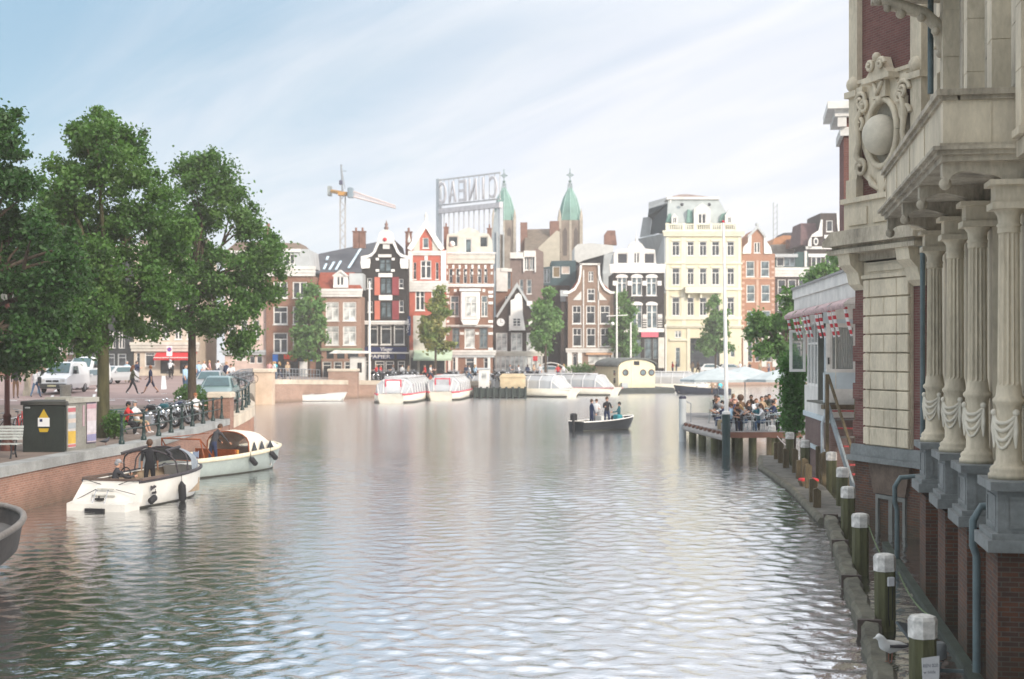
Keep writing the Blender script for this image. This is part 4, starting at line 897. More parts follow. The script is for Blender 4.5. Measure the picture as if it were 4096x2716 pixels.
b = MB(); b.bbox(-26*sc_,0,-.8,.8,cz(272),cz(240),.15); b.build('hoist_drum', M('navy_steel',(.05,.05,.1)), T)
b = MB()
for o_ in ((0,-.5,0),(0,.5,0),(0,0,1.2)): b.tube([(70*sc_+o_[0],-1+o_[1],cz(368)+o_[2]),(420*sc_,-1+o_[1],cz(462)+o_[2]*.4)], .12, 5)
for i in range(24):
    t_ = i/24; t2 = (i+1)/24; f_ = lambda t,dy,dz: (lerp(70,420,t)*sc_, -1+dy, lerp(cz(368),cz(462),t)+dz*(1-.6*t))
    b.tube([f_(t_,-.5,0),f_((t_+t2)/2,0,1.2),f_(t2,.5,0)], .06, 4)
b.build('jib', M('pale_pink_steel',(.62,.5,.46),.6,.08), T)

# --- street houses at the left, behind the trees
H = House('cream corner house with red awning and dark bay windows across the left street', 'house', 150, 450, 270, 2.2, oy=1300, k=.319, name='corner_house')
H.win(405,345,535,520,style='shop',sill=False); H.win(300,350,345,600,style='shop',sill=False); H.win(600,440,770,610,style='shop',frame=shopdk,sill=False); H.win(845,440,1040,610,style='shop',frame=shopdk,sill=False)
for a in (330,480,620,780,930): H.win(a,-60,a+90,180,style='tee'); H.win(a,-420,a+90,-170,style='tee'); H.win(a,-780,a+90,-540,style='tee')
H.wall([(270,640),(1060,640),(1060,-1000),(270,-1000)], M('cream_street_stucco',(.52,.44,.35),.8,.12)); H.band(265,215,1065,330, offw, 'shop_cornice', .5, n=3); H.band(255,-1010,1070,-930,white2,'cornice',.5,n=3)
b = MB(); x0,x1 = H.x(560),H.x(1065); z1,z0 = H.z(342),H.z(410)
b.add([(x0,-.1,z1),(x1,-.1,z1),(x1,-1.6,z0),(x0,-1.6,z0),(x0,-1.6,z0-.25),(x1,-1.6,z0-.25)],[(0,1,2,3),(3,2,5,4)]); b.build('awning', red, H.t)
b = MB(); b.box(x0,x1,-1.65,-1.6,z0-.02,z0+.05); b.build('awning_edge', white, H.t); H.roof(270,1060,-1000,-1160,rooft,.4,xr0=350,xr1=980)
H = House('dark painted shop house with white mullions at the left of the street', 'house', 150, 0, 690, 2.2, oy=1300, k=.3826, name='street_house')
for i in range(5): H.win(860+i*95,70,925+i*95,245,style='two',frame=white2,sill=False)
for i in range(4): H.win(870+i*120,300,960+i*120,510,style='shop',frame=greyw,sill=False)
for i in range(4): H.win(880+i*120,-400,970+i*120,-150,style='tee')
H.wall([(840,540),(1395,540),(1395,-700),(840,-700)], shopdk); H.band(882,15,978,62,hred,'red_sign',.5); H.band(838,60,862,150,hred,'banner',.6); H.band(838,150,862,320,white2,'banner_pole',.55); H.band(835,-720,1400,-680,white2,'cornice',.4); H.roof(840,1395,-700,-850,rooft,.4,xr0=900,xr1=1300)
H = House('plain brick house with white windows at the far left of the street', 'house', 152, 0, 100, 2.2, oy=1300, k=.3826, name='street_house')
for i in range(6): H.win(150+i*110,200,215+i*110,300,style='two'); H.win(150+i*110,-60,215+i*110,110,style='tee'); H.win(150+i*110,360,215+i*110,500,style='shop',sill=False)
H.wall([(60,540),(836,540),(836,-500),(60,-500)], bk_tan); H.roof(60,836,-500,-640,rooft,.4,xr0=150,xr1=750); H.band(55,-520,840,-470,white2,'cornice',.4)
H = House('brown brick house beyond the far left edge of the street', 'house', 149, 0, -900, 2.2, oy=1300, k=.3826, name='street_house')
for i in range(6): H.win(-850+i*150,200,-770+i*150,320,style='two'); H.win(-850+i*150,-60,-770+i*150,110,style='tee')
H.wall([(-900,540),(58,540),(58,-400),(-900,-400)], bk_brown); H.band(-905,-420,60,-380,white2,'cornice',.4)
H = House('white and grey low shop building between corner house and brown brick house', 'building', 150.5, 1000, -215, 2.1)
H.win(-5,1200,42,1262,style='none',sill=False); H.win(55,1200,105,1262,style='none',sill=False); H.win(-120,1190,-30,1240,style='none',pane=gpale,sill=False); H.win(-180,1330,105,1420,style='shop',frame=shopdk,sill=False)
for i in range(3): H.win(-180+i*100,900,-120+i*100,1060,style='tee'); H.win(-180+i*100,560,-120+i*100,720,style='tee')
H.wall([(-210,1440),(133,1440),(133,330),(-210,330)], M('pinkish_white_stucco',(.55,.42,.36),.8,.15)); H.band(-215,1150,135,1190,greyw,'shop_cornice',.4,n=2); H.band(-215,320,138,360,white2,'cornice',.4,n=2); H.roof(-210,133,320,230,rooft,.4,xr0=-150,xr1=60)
# ---------------------------------------------------------------- right bank: the ornate waterside hotel
# facade axes: f along the facade (= world Y), o = offset to the right of the line X = .172 Y + o
FD = Vector((.1695,.9855)); FN = Vector((-.9855,.1695))     # along, and outwards over the water
FR = math.atan2(FD.y, FD.x)
def fp(o, Y, Z): return (o+.172*Y, Y, Z)
hb_ = brick('wet_canal_brick', (.085,.05,.04), (.16,.065,.035), (.13,.12,.10), .22, .066, var=.45, grime=1.0)
rbk = brick('purple_red_brick', (.20,.085,.07), (.15,.065,.055), (.2,.15,.13), .22, .066, var=.25)
cr_ = cream
HT = thing('canal_hotel', 'ornate cream stone and brick hotel rising from the water at the right edge', 'building', (0,0,0))
def fbox(b, o0, o1, y0, y1, z0, z1, mi=0):      # box aligned with the slanted facade
    vs = []
    for z in (z0,z1):
        for o,y in ((o0,y0),(o1,y0),(o1,y1),(o0,y1)): vs.append((o+.172*y, y-.172*(o-3.2), z))
    b.add(vs, [(0,3,2,1),(4,5,6,7),(0,1,5,4),(1,2,6,5),(2,3,7,6),(3,0,4,7)], mi)
def fpt(o, y, z): return (o+.172*y, y-.172*(o-3.2), z)
# recessed main wall and storeys
b = MB(); fbox(b, 4.25, 12, 6, 35.6, -2, 2.0); b.build('lower_wall', hb_, HT)
b = MB(); fbox(b, 4.3, 12, 6, 35.6, 2.0, 7.45); b.build('wall', creamd, HT)
b = MB(); fbox(b, 3.75, 12, 6, 31, 7.45, 13.8); fbox(b, 4.3, 12, 31, 35.6, 7.45, 13.8); b.build('upper_wall', creamd, HT)
b = MB(); fbox(b, 4.0, 4.3, 6, 35, 2.0, 2.3); b.build('string_course', bluest, HT)
# near pier with lower brick body, a metre deep, and its repeats
cols_Y = [19.35, 22.1, 24.6, 27.4]
for i,y in enumerate(cols_Y):
    b = MB(); fbox(b, 3.2, 4.2, y-.48, y+.5, -2, 2.05 - .03*i); b.build('pier', hb_, HT)
    pd = MB(); z0 = 2.05
    fbox(pd, 3.06, 4.25, y-.60, y+.6, z0, z0+.16); fbox(pd, 3.12, 4.22, y-.54, y+.55, z0+.16, z0+.24)
    fbox(pd, 3.2, 4.2, y-.46, y+.48, z0+.24, 2.86); fbox(pd, 3.1, 4.24, y-.56, y+.58, 2.86, 2.98)
    # sunk panel outlines on the two seen faces
    fbox(pd, 3.185, 3.2, y-.36, y-.31, 2.36, 2.78); fbox(pd, 3.185, 3.2, y+.31, y+.36, 2.36, 2.78); fbox(pd, 3.185, 3.2, y-.3, y+.3, 2.36, 2.40); fbox(pd, 3.185, 3.2, y-.3, y+.3, 2.74, 2.78)
    fbox(pd, 3.3, 3.34, y-.475, y-.46, 2.36, 2.78); fbox(pd, 3.8, 3.84, y-.475, y-.46, 2.36, 2.78); fbox(pd, 3.35, 3.79, y-.475, y-.46, 2.36, 2.40); fbox(pd, 3.35, 3.79, y-.475, y-.46, 2.74, 2.78)
    pd.build('pedestal', bluest, HT)
    cx, cy, _ = fpt(3.42, y, 0)
    c = MB()
    c.lathe([(.0,2.98),(.27,2.98),(.27,3.05),(.245,3.07),(.255,3.11),(.23,3.15),(.2,3.17),(.19,3.2),(.17,3.22),(.165,3.9),(.175,3.98),(.215,4.02),(.215,4.06),(.175,4.1),(.16,4.24)], (cx,cy,0), 24)
    c.lathe([(.155,4.24),(.155,4.28),(.15,4.29),(.135,6.3),(.15,6.32),(.15,6.38)], (cx,cy,0), 26, smooth=False, flutes=1, fz=(4.27,6.31))
    c.lathe([(.14,6.38),(.165,6.42),(.14,6.45),(.15,6.55),(.2,6.62),(.2,6.63)], (cx,cy,0), 20)
    co = c.build('column', cr_, HT)
    cp_ = MB(); fbox(cp_, 3.17, 4.25, y-.25, y+.25, 6.63, 6.72); fbox(cp_, 3.22, 4.25, y-.2, y+.2, 6.72, 6.95); fbox(cp_, 3.14, 4.25, y-.27, y+.27, 6.95, 7.02); cp_.build('capital', cr_, HT)
    # carved swag on the drum: hanging cloth with side tails and knots
    sw = MB()
    for row,(dip,zt,rr) in enumerate(((.12,3.86,.028),(.2,3.84,.032),(.29,3.8,.03),(.38,3.78,.022))):
        pts = []
        for k in range(9):
            a = PI*1.06 + (k/8-.5)*2.0 + .55; u = k/8*2-1
            pts.append((cx+.178*math.cos(a), cy+.178*math.sin(a), zt-dip*(1-u*u)-.02*abs(u)))
        sw.tube(pts, rr, 6)
    for k in (0,8):
        a = PI*1.06 + (k/8-.5)*2.0 + .55
        p = lambda z,dr=0: (cx+(.18+dr)*math.cos(a), cy+(.18+dr)*math.sin(a), z)
        sw.sphere(p(3.88,.01), .05, 8, 6); sw.tube([p(3.86),p(3.7,.01),p(3.55,.0),p(3.4,.01)], [.025,.045,.04,.012], 6); sw.tube([p(3.86,.02),p(3.65,.03),p(3.5,.02)], [.02,.03,.01], 5)
    sw.build('carved_swag', M('pale_carved_stone',(.6,.55,.45),.7,.12), co)
    fl = MB(); fbox(fl, 3.62, 4.26, y-.16, y+.34, 2.98, 6.63); fl.build('pilaster', cr_, HT)
    # curved bracket reaching out below the balcony
    prof = [(3.35,7.28),(2.55,7.28),(2.55,7.1),(2.62,6.98)]+[(2.62+.72*(1-math.cos(a)), 6.98+.28*math.sin(a*2)*.3-.12*(a/1.57)**2+.18*math.sin(a)) for a in [.2*k for k in range(1,8)]]+[(3.35,7.02)]
    bk = MB(); vs = []
    for dy in (-.11,.13): vs += [fpt(o_,y+dy,z_) for o_,z_ in prof]
    n = len(prof); tri = geometry.tessellate_polygon([[Vector((p[0],p[1],0)) for p in prof]])
    bk.add(vs, [tuple(t_) for t_ in tri]+[tuple(n+k for k in t_) for t_ in tri]+[(k,(k+1)%n,n+(k+1)%n,n+k) for k in range(n)])
    bk.sphere(fpt(2.6,y,7.0), .09, 8, 6); fbox(bk, 3.3, 4.3, y-.12, y+.14, 7.02, 7.29)
    bk.build('balcony_bracket', creamd, HT)
# windows in the lower bays with blue stone sills
for i,(ya,yb) in enumerate(zip(cols_Y, cols_Y[1:]+[29.6])):
    m_ = (ya+yb)/2
    b = MB(); fbox(b, 4.05, 4.26, m_-.75, m_-.5, .25, 2.0); fbox(b, 4.05, 4.26, m_+.5, m_+.75, .25, 2.0); fbox(b, 4.05, 4.26, m_-.5, m_+.5, 1.75, 2.0); b.build('basement_window_surround', M('pinkish_cream_tile',(.36,.28,.2),.7,.2), HT)
    b = MB(); fbox(b, 4.2, 4.24, m_-.5, m_+.5, .25, 1.75); b.build('basement_pane', gdark, HT)
    b = MB(); fbox(b, 3.8, 4.26, m_-.7, m_+.7, .0, .35); b.build('stone_sill', bluest, HT)
    b = MB(); fbox(b, 4.22, 4.29, m_-.6, m_+.6, 3.3, 6.3); b.build('tall_window_pane', gdark, HT)
    b = MB(); fbox(b, 4.16, 4.29, m_-.68, m_-.6, 3.2, 6.4); fbox(b, 4.16, 4.29, m_+.6, m_+.68, 3.2, 6.4); fbox(b,4.16,4.285,m_-.03,m_+.03,3.3,6.3); fbox(b,4.16,4.285,m_-.6,m_+.6,5.4,5.48); b.build('tall_window_frame', white2, HT)
b = MB(); fbox(b, 3.05, 3.2, 10, 34.5, -.5, .1); b.build('waterline_ledge', M('algae_stone',(.03,.04,.028),.8,.4,2), HT)
# balcony: slab, stepped mouldings, parapet
b = MB(); fbox(b, 2.52, 4.3, 19.1, 27.7, 7.28, 7.36); fbox(b, 2.46, 4.3, 19.04, 27.76, 7.36, 7.42); fbox(b, 2.40, 4.3, 18.98, 27.82, 7.42, 7.47); fbox(b, 2.5, 4.3, 19.08, 27.72, 7.47, 7.52)
b.build('balcony_slab', creamd, HT)
b = MB(); fbox(b, 2.54, 2.68, 19.12, 27.66, 7.52, 8.1); fbox(b, 2.68, 3.76, 19.12, 19.26, 7.52, 8.1); fbox(b, 2.68, 3.76, 27.52, 27.66, 7.52, 8.1)
for y in (21.2,23.3,25.4,27.4): fbox(b, 2.525, 2.54, y-.02, y+.0, 7.54, 8.08)
fbox(b, 3.15,3.16,19.105,19.12,7.54,8.08); b.build('parapet', cr_, HT)
b = MB(); fbox(b, 2.50, 2.72, 19.08, 27.7, 8.1, 8.16); fbox(b, 2.45, 2.76, 19.03, 27.75, 8.16, 8.24); fbox(b, 2.76, 3.76, 19.08, 19.3, 8.1, 8.16); fbox(b, 2.76, 3.76, 19.03, 19.34, 8.16, 8.24); b.build('parapet_rail', creamd, HT)
b = MB(); fbox(b, 3.45, 4.3, 12, 18.97, 7.28, 7.5); b.build('balcony_slab', creamd, HT)
# upper storey: clustered rectangular piers with bed joints
for k,y in enumerate((18.6,19.75,20.9,22.05,23.3,24.8,26.3)):
    b = MB(); d = .34 if k%2 == 0 else .2
    z = 7.52; fbox(b, 3.75-d-.04, 3.78, y-.26, y+.26, 7.52, 7.62)
    while z < 13.7:
        z2 = min(13.8, z+.86); fbox(b, 3.75-d, 3.76, y-.2, y+.2, z+.012, z2); z = z2
    fbox(b, 3.75-d+.012, 3.757, y-.188, y+.188, 7.53, 13.78)
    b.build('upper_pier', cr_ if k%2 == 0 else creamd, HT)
for k,y in enumerate((19.18,20.33,21.48,22.68,24.05,25.5)):
    b = MB(); fbox(b, 3.72, 3.76, y-.27, y+.27, 8.3, 13.4); b.build('upper_panel', M('dull_cream_panel',(.36,.33,.25),.7,.2), HT)
# carved console at the top of the picture
b = MB(); cs = [(3.7,26.4,9.95),(3.45,26.4,10.35),(3.35,26.4,10.75),(3.1,26.4,11.0),(2.75,26.4,11.12),(2.5,26.4,11.2),(2.35,26.4,11.4)]
b.tube([fpt(*p) for p in cs], [.1,.12,.13,.12,.12,.14,.1], 8); 
for k in range(9): 
    p = cs[min(6,k*6//8)]; b.sphere(fpt(p[0]-.05,p[1]+random.uniform(-.15,.15),p[2]-.12), random.uniform(.06,.11), 7, 5)
fbox(b, 2.3, 3.8, 26.15, 26.65, 11.4, 11.6); b.build('carved_console', creamd, HT)
b = MB(); fbox(b, 2.3, 4.2, 25.2, 28.2, 11.6, 11.9); b.build('upper_balcony', creamd, HT)
# pier with blocks and pipes between balcony and tower
b = MB()
for k in range(12): fbox(b, 3.55+(0.06 if k%2 else 0), 4.3, 28.1, 28.75, 7.5+k*.55, 7.5+k*.55+.5)
fbox(b, 3.63, 4.3, 28.13, 28.72, 7.45, 14); b.build('end_pier', cr_, HT)
def pipe(pts, r, mat, name, parent=None, cl=()):
    b = MB(); b.tube(pts, r, 10)
    for z in cl: 
        p = min(pts, key=lambda q: abs(q[2]-z)); b.lathe([(r*1.3,0),(r*1.3,.08)], (p[0],p[1],z), 10)
    return b.build(name, mat, parent)
pg_ = M('pipe_grey_green', (.10,.135,.14), .5, .25, 2)
pipe([fpt(3.95,29.4,14),fpt(3.95,29.4,8),fpt(3.9,29.3,7.4)], .06, M('dark_pipe',(.035,.04,.045),.5), 'downpipe', HT)
pipe([fpt(3.3,27.0,14),fpt(3.3,27.0,9.6)], .055, pg_, 'downpipe', HT)
for y,zt_,zb_ in ((19.95,2.3,.15),(31.4,1.7,.05),(31.0,7.0,2.4)):
    pipe([fpt(3.75,y+.35,zt_+.25),fpt(3.2,y+.3,zt_+.2),fpt(3.08,y+.25,zt_),fpt(3.08,y+.25,zt_-.35),fpt(3.13,y+.25,zt_-.5),fpt(3.13,y+.25,zb_)] if zt_<3 else [fpt(3.6,y,zt_),fpt(3.6,y,zb_)], .055, pg_, 'downpipe', HT)
pipe([fpt(2.7,20.9,.12),fpt(2.7,20.9,-.02),fpt(3.2,20.9,-.02),fpt(3.2,20.9,.1)], .05, pg_, 'outlet_pipe', HT)

# ---------------- canted corner tower; local x runs along the seen face from far left to near right
TL = Vector((9.22,38.2)); TR_ = Vector((10.24,35.2)); tv = TR_-TL; TW = tv.length; ta = math.atan2(tv.y,tv.x)
TT = thing('corner_tower', 'canted brick corner tower with cream rusticated panel and ball cartouche at the right', 'tower', (TL.x,TL.y,0), ta)
# local +y points inwards (behind the face)
def tp(x, y):        # photo pixel -> (local x along face, z)
    k = (x-2048)/FP; t_ = (10.24-35.2*k)/(k+.335); Y = 35.2+t_
    return (TW - t_*1.0546, CAMH-(y-1408)/FP*Y)
def c2(x, y): return tp(3300+.638*x, .638*y)
def c3(x, y): return tp(3300+.7013*x, 900+.7013*y)
D = 5.0
zb_, zl, zc0, zc1 = -2.0, c3(350,1325)[1], 7.05, 7.72
zl = 1.95
b = MB(); b.box(0,TW,0,D,-2,zl-.02); b.build('lower_wall', hb_, TT)
b = MB(); b.prism([(-.05,zl),(TW+.05,zl),(TW+.05,zl+.12),(TW,zl+.3),(0,zl+.3),(-.05,zl+.12)],-.12,D); b.box(-.12,TW+.12,-.2,D,zl-.14,zl); b.build('blue_stone_ledge', bluest, TT)
z0p = zl+.3
b = MB(); b.box(0,TW,0,D,z0p,zc0); b.build('wall', rbk, TT)
# cream rusticated panel (c3 x 245-505)
xa, xb = .62, TW-.5
pn = MB(); nr = 9; hh = (6.62-z0p-.03)/nr
pn.box(xa,xb,-.08,-.003,z0p+.002,6.62)
for r in range(nr):
    z = z0p+.03+r*hh; w_ = xb-xa; xs = [0,.62*w_/2,1.32*w_/2,w_] if r%2 == 0 else [0,.36*w_/2,.95*w_/2,1.5*w_/2,w_]
    if r%2 == 0: xs = [0,.3*w_/2,1.5*w_/2,w_]
    for q0,q1 in zip(xs,xs[1:]): pn.bbox(xa+q0+.012,xa+q1-.012,-.17,-.08,z+.012,z+hh-.03,.02)
pn.build('rusticated_panel', cr_, TT)
for r in range(5):
    b = MB(); b.box(0-.04,xa-.1,-.05,-.003,z0p+.2+r*1.0,z0p+.62+r*1.0); b.build('brick_quoin', rbk, TT)
    b = MB(); b.box(xb+.1,TW+.04,-.05,-.003,z0p+.2+r*1.0,z0p+.62+r*1.0); b.build('brick_quoin', rbk, TT)
b = MB(); b.box(xa-.03,xb+.03,-.2,-.003,6.62,6.72); b.box(xa-.02,xb+.02,-.12,-.003,6.72,zc0); b.box(xa+.2,xb-.2,-.15,-.12,6.8,6.98); b.build('frieze', cr_, TT)
for xx in (.28, TW-.22):
    b = MB(); b.prism([(-.02,7.3),(-.55,7.3),(-.5,7.0),(-.28,6.8),(-.2,6.5),(-.02,6.35)], xx-.28, xx+.28, ax='x'); b.build('console', cr_, TT)
b = MB(); b.box(-.1,TW+.1,-.25,D,7.1,7.3); b.box(-.4,TW+.4,-.62,D,7.3,7.42); b.box(-.32,TW+.32,-.52,D,7.42,7.52); b.box(-.5,TW+.5,-.72,D,7.52,7.66); b.prism([(-.5,7.66),(TW+.5,7.66),(TW+.1,7.9),(-.1,7.9)],-.7,D); b.build('cornice', creamd, TT)
# pedestal course under the cartouche
b = MB(); b.box(-.04,TW+.04,-.32,D,7.9,8.65); b.box(-.1,TW+.1,-.4,D,8.65,8.78); b.box(.25,1.1,-.36,-.32,8.05,8.5); b.box(1.4,TW-.3,-.36,-.32,8.05,8.5); b.build('pedestal_course', cr_, TT)
b = MB(); b.box(0,TW,0,D,8.78,15.2); b.build('upper_wall', rbk, TT)
# corner posts
for k,(x0,x1) in enumerate(((-.06,.34),(TW-.42,TW+.04))):
    b = MB(); b.box(x0,x1,-.16,.3,8.78,15.2); b.box(x0-.08,x1+.08,-.26,.3,11.5,11.66); b.sphere(((x0+x1)/2,-.1,11.84),.23,12,8); b.box(x0-.05,x1+.05,-.22,.3,8.78,9.3); b.build('corner_post', cr_, TT)
b = MB(); b.box(.34,TW-.42,-.1,-.003,11.38,11.82); b.box(.34,TW-.42,-.15,-.003,11.82,11.92); b.build('upper_band', cr_, TT)
# cartouche: scrolls, strapwork, oval opening with a ball
ct = MB(); cxx = TW*.5-.02; cz_ = 10.35
def scroll(b, x, z, r, s_=1, turns=1.4, th=.07, y=-.2):
    pts = []
    for k in range(16): a = k/15*turns*2*PI; rr = r*(1-.75*k/15); pts.append((x+s_*rr*math.cos(a), y-.004*k, z+rr*math.sin(a)))
    b.tube(pts, [th*(1-.4*k/15) for k in range(16)], 6)
b = ct
out = [(cxx-.95,9.35),(cxx-.5,9.05),(cxx-.2,8.8),(cxx+.2,8.8),(cxx+.5,9.05),(cxx+.95,9.35),(cxx+.75,9.7),(cxx+1.05,10.2),(cxx+.95,10.9),(cxx+.7,11.1),(cxx+.62,11.6),(cxx+.45,11.75),(cxx-.45,11.75),(cxx-.62,11.6),(cxx-.7,11.1),(cxx-.95,10.9),(cxx-1.05,10.2),(cxx-.75,9.7)]
ov = [(cxx+.62*math.cos(a),cz_+.8*math.sin(a)) for a in [2*PI*k/20 for k in range(20)]]
pts = [Vector(p) for p in out]+[Vector(p) for p in ov]; n1_,n2_ = len(out),len(ov)
rr_ = geometry.delaunay_2d_cdt(pts, [(i,(i+1)%n1_) for i in range(n1_)]+[(n1_+i,n1_+(i+1)%n2_) for i in range(n2_)], [], 1, 1e-5)
for f in rr_[2]:
    c = sum((rr_[0][i] for i in f), Vector((0,0)))/len(f)
    if ((c.x-cxx)/.62)**2+((c.y-cz_)/.8)**2 < .93: continue
    b.add([(rr_[0][i].x,-.16,rr_[0][i].y) for i in f], [tuple(range(len(f)))])
for lp in (out, ov):
    for i in range(len(lp)): a,c = lp[i],lp[(i+1)%len(lp)]; b.add([(a[0],-.16,a[1]),(c[0],-.16,c[1]),(c[0],-.002,c[1]),(a[0],-.002,a[1])],[(0,1,2,3)])
b.tube([(cxx+.68*math.cos(a),-.2,cz_+.86*math.sin(a)) for a in [2*PI*k/24 for k in range(25)]], .085, 8)
for s_ in (-1,1):
    scroll(b, cxx+s_*.95, 11.3, .27, s_); scroll(b, cxx+s_*1.02, 10.7, .22, s_); scroll(b, cxx+s_*.95, 9.55, .26, s_); scroll(b, cxx+s_*.82, 11.15, .2, s_)
    b.tube([(cxx+s_*.85,-.22,11.2),(cxx+s_*1.08,-.26,10.8),(cxx+s_*1.0,-.26,10.2),(cxx+s_*1.12,-.24,9.9),(cxx+s_*.9,-.2,9.6)], [.06,.1,.08,.1,.05], 6)
    b.tube([(cxx+s_*.6,-.2,9.3),(cxx+s_*.4,-.24,9.1),(cxx+s_*.12,-.2,8.9)], [.05,.1,.06], 6); b.box(cxx+s_*1.0-.14,cxx+s_*1.0+.14,-.24,-.1,11.55,11.7)
    b.box(cxx+s_*.9-.12,cxx+s_*.9+.12,-.2,-.1,10.95,11.15)
b.box(cxx-.62,cxx+.62,-.42,-.05,11.68,11.82); b.prism([(cxx-.52,11.82),(cxx+.52,11.82),(cxx+.3,12.0),(cxx+.18,12.28),(cxx-.18,12.28),(cxx-.3,12.0)],-.36,-.05)
scroll(b, cxx-.24, 12.08, .15, -1, y=-.38); scroll(b, cxx+.24, 12.08, .15, 1, y=-.38); b.sphere((cxx,-.36,12.3),.12,8,6)
b.box(cxx-.3,cxx+.3,-.3,-.1,11.25,11.7); b.tube([(cxx-.2,-.3,11.65),(cxx,-.36,11.35),(cxx+.2,-.3,11.65)], .07, 6); b.sphere((cxx,-.26,11.2),.13,8,6)
b.box(cxx-.16,cxx+.16,-.24,-.1,8.8,9.35)
cto = b.build('cartouche', cr_, TT)
b = MB(); b.sphere((cxx-.03,-.22,cz_-.05), .47, 24, 16, sz=1.12); b.build('stone_ball', M('pale_ball_stone',(.54,.49,.39),.7,.15), cto)
b = MB(); b.prism(ov, -.06, -.03); b.build('oval_recess', M('recess_stone',(.3,.27,.21),.85,.2), cto)
# lower window with stone voussoirs
b = MB(); b.prism([(.75,1.8),(TW-.55,1.8),(TW-.75,1.02),(1.0,1.02)],-.09,-.003); b.build('window_lintel', M('brown_voussoir',(.11,.08,.06),.85,.35,2), TT)
fm = put_window(TT, 1.05, -.06, -.35+.1, TW-1.85, 1.25, 'two', M('dull_window_frame',(.16,.165,.15),.6,.2), M('murky_glass',(.04,.045,.03),.3))
b = MB(); b.box(.85,TW-.6,-.2,-.003,-.42,-.25); b.build('window_sill', bluest, TT)
b = MB(); b.box(-.05,TW+.1,-.14,-.003,-1.5,-.52); b.build('stained_plinth', M('algae_stone',(.03,.04,.028),.8,.4,2), TT)
# wall wing behind the tower
W2 = thing('hotel_wing', 'red brick wing with white bracketed cornice showing just behind the corner tower', 'building')
b = MB(); fbox(b, 3.07, 11, 50, 52.6, 7.4, 12.95); b.build('wall', rbk, W2)
b = MB(); fbox(b, 5.5, 11, 50.05, 52.5, -1, 7.4); b.build('lower_wall', rbk, W2)
b = MB(); fbox(b, 2.95, 11.1, 49.9, 52.7, 12.3, 12.6); fbox(b, 2.75, 11.2, 49.7, 52.8, 12.95, 13.2); fbox(b, 2.5, 11.4, 49.5, 53, 13.2, 13.45)
fbox(b, 2.85, 3.15, 49.75, 50, 12.6, 12.95); fbox(b, 3.6, 3.9, 49.75, 50, 12.6, 12.95)
b.build('cornice', white2, W2)
b = MB(); b.prism([(50,13.45),(52.6,13.45),(51.8,15),(51,15)], 12.4, 18, ax='x'); b.build('roof', roofr, W2)

# ---------------------------------------------------------------- white terrace pavilion on the brick base
PV = thing('terrace_pavilion', 'white glazed pavilion with flat roof above the waterside terrace', 'pavilion')
N_ = Vector((10.58,44)); F_ = Vector((11.73,59.5)); pd_ = (F_-N_).normalized(); pn_ = Vector((pd_.y,-pd_.x))   # pn_ points right, inland
def pp(s_, o, z): q = N_+pd_*s_+pn_*o; return (q.x,q.y,z)
def pbox(b, s0, s1, o0, o1, z0, z1, mi=0):
    vs = [pp(s_,o,z) for z in (z0,z1) for s_,o in ((s0,o0),(s0,o1),(s1,o1),(s1,o0))]
    b.add(vs, [(0,3,2,1),(4,5,6,7),(0,1,5,4),(1,2,6,5),(2,3,7,6),(3,0,4,7)], mi)
b = MB(); pbox(b, -1, 15.6, -.06, 7, 7.28, 7.36); b.build('roof_edge', steel, PV)
b = MB(); pbox(b, -1, 15.5, 0, 7, 6.9, 7.28); pbox(b, -1, 15.45, .06, 7, 6.42, 6.897); b.build('roof_fascia', white2, PV)
WS0, WO = 8.05, .42            # wall line set back beneath the eaves
b = MB(); pbox(b, WS0, 14.9, WO, 7, 2.3, 3.35); pbox(b, WS0, 14.9, WO+.02, 7, 5.9, 6.42); b.build('side_wall', white2, PV)
b = MB(); pbox(b, WS0, 14.9, WO+.03, 7, -1.5, 2.297); b.build('brick_base', brick('mauve_brick',(.20,.13,.115),(.16,.10,.09),(.2,.17,.15),.22,.066,var=.25), PV)
b = MB(); pbox(b, WS0-.05, 14.95, WO-.06, WO+.03, 2.1, 2.3); pbox(b, WS0-.05, 14.95, WO-.06, WO+.03, .9, 1.05); b.build('stone_ledge', paleblue, PV)
b = MB(); pbox(b, WS0, 14.9, WO+.22, WO+.25, 3.35, 5.9); b.build('interior_curtain', M('pale_curtain',(.6,.58,.52),.8,.15,3), PV)
for k in range(7):
    s0 = WS0+.1+k*.97
    b = MB(); pbox(b, s0-.07, s0+.07, WO, WO+.12, 3.35, 5.9)
    if k < 6: pbox(b, s0+.07, s0+.9, WO+.02, WO+.1, 3.35, 3.45); pbox(b, s0+.07, s0+.9, WO+.02, WO+.1, 5.0, 5.08); pbox(b, s0+.07, s0+.9, WO+.02, WO+.1, 5.8, 5.9)
    o = b.build('window_frame', white, PV)
    if k < 6: b = MB(); pbox(b, s0+.07, s0+.9, WO+.05, WO+.06, 3.45, 5.8); b.build('pane', clear('thin_glass',(.3,.34,.34),.25), o)
# open casement swung out at the far end
b = MB(); q0 = at(3160,2265,1)
cz0, cz1 = CAMH-(1487-1408)/FP*58.5, CAMH-(1320-1408)/FP*58.5; xl = (3158-2048)/FP*58.5; xr = (3212-2048)/FP*58.5
b.box(xl,xr+.1,58.45,58.53,cz0,cz0+.11); b.box(xl,xr+.1,58.45,58.53,cz1-.11,cz1); b.box(xl,xl+.11,58.45,58.53,cz0+.11,cz1-.11); b.box(xr,xr+.1,58.45,58.53,cz0+.11,cz1-.11)
o = b.build('open_casement', white, PV); b = MB(); b.box(xl+.1,xr,58.48,58.49,cz0+.1,cz1-.1); b.build('pane', clear('thin_glass2',(.2,.25,.25),.25), o)
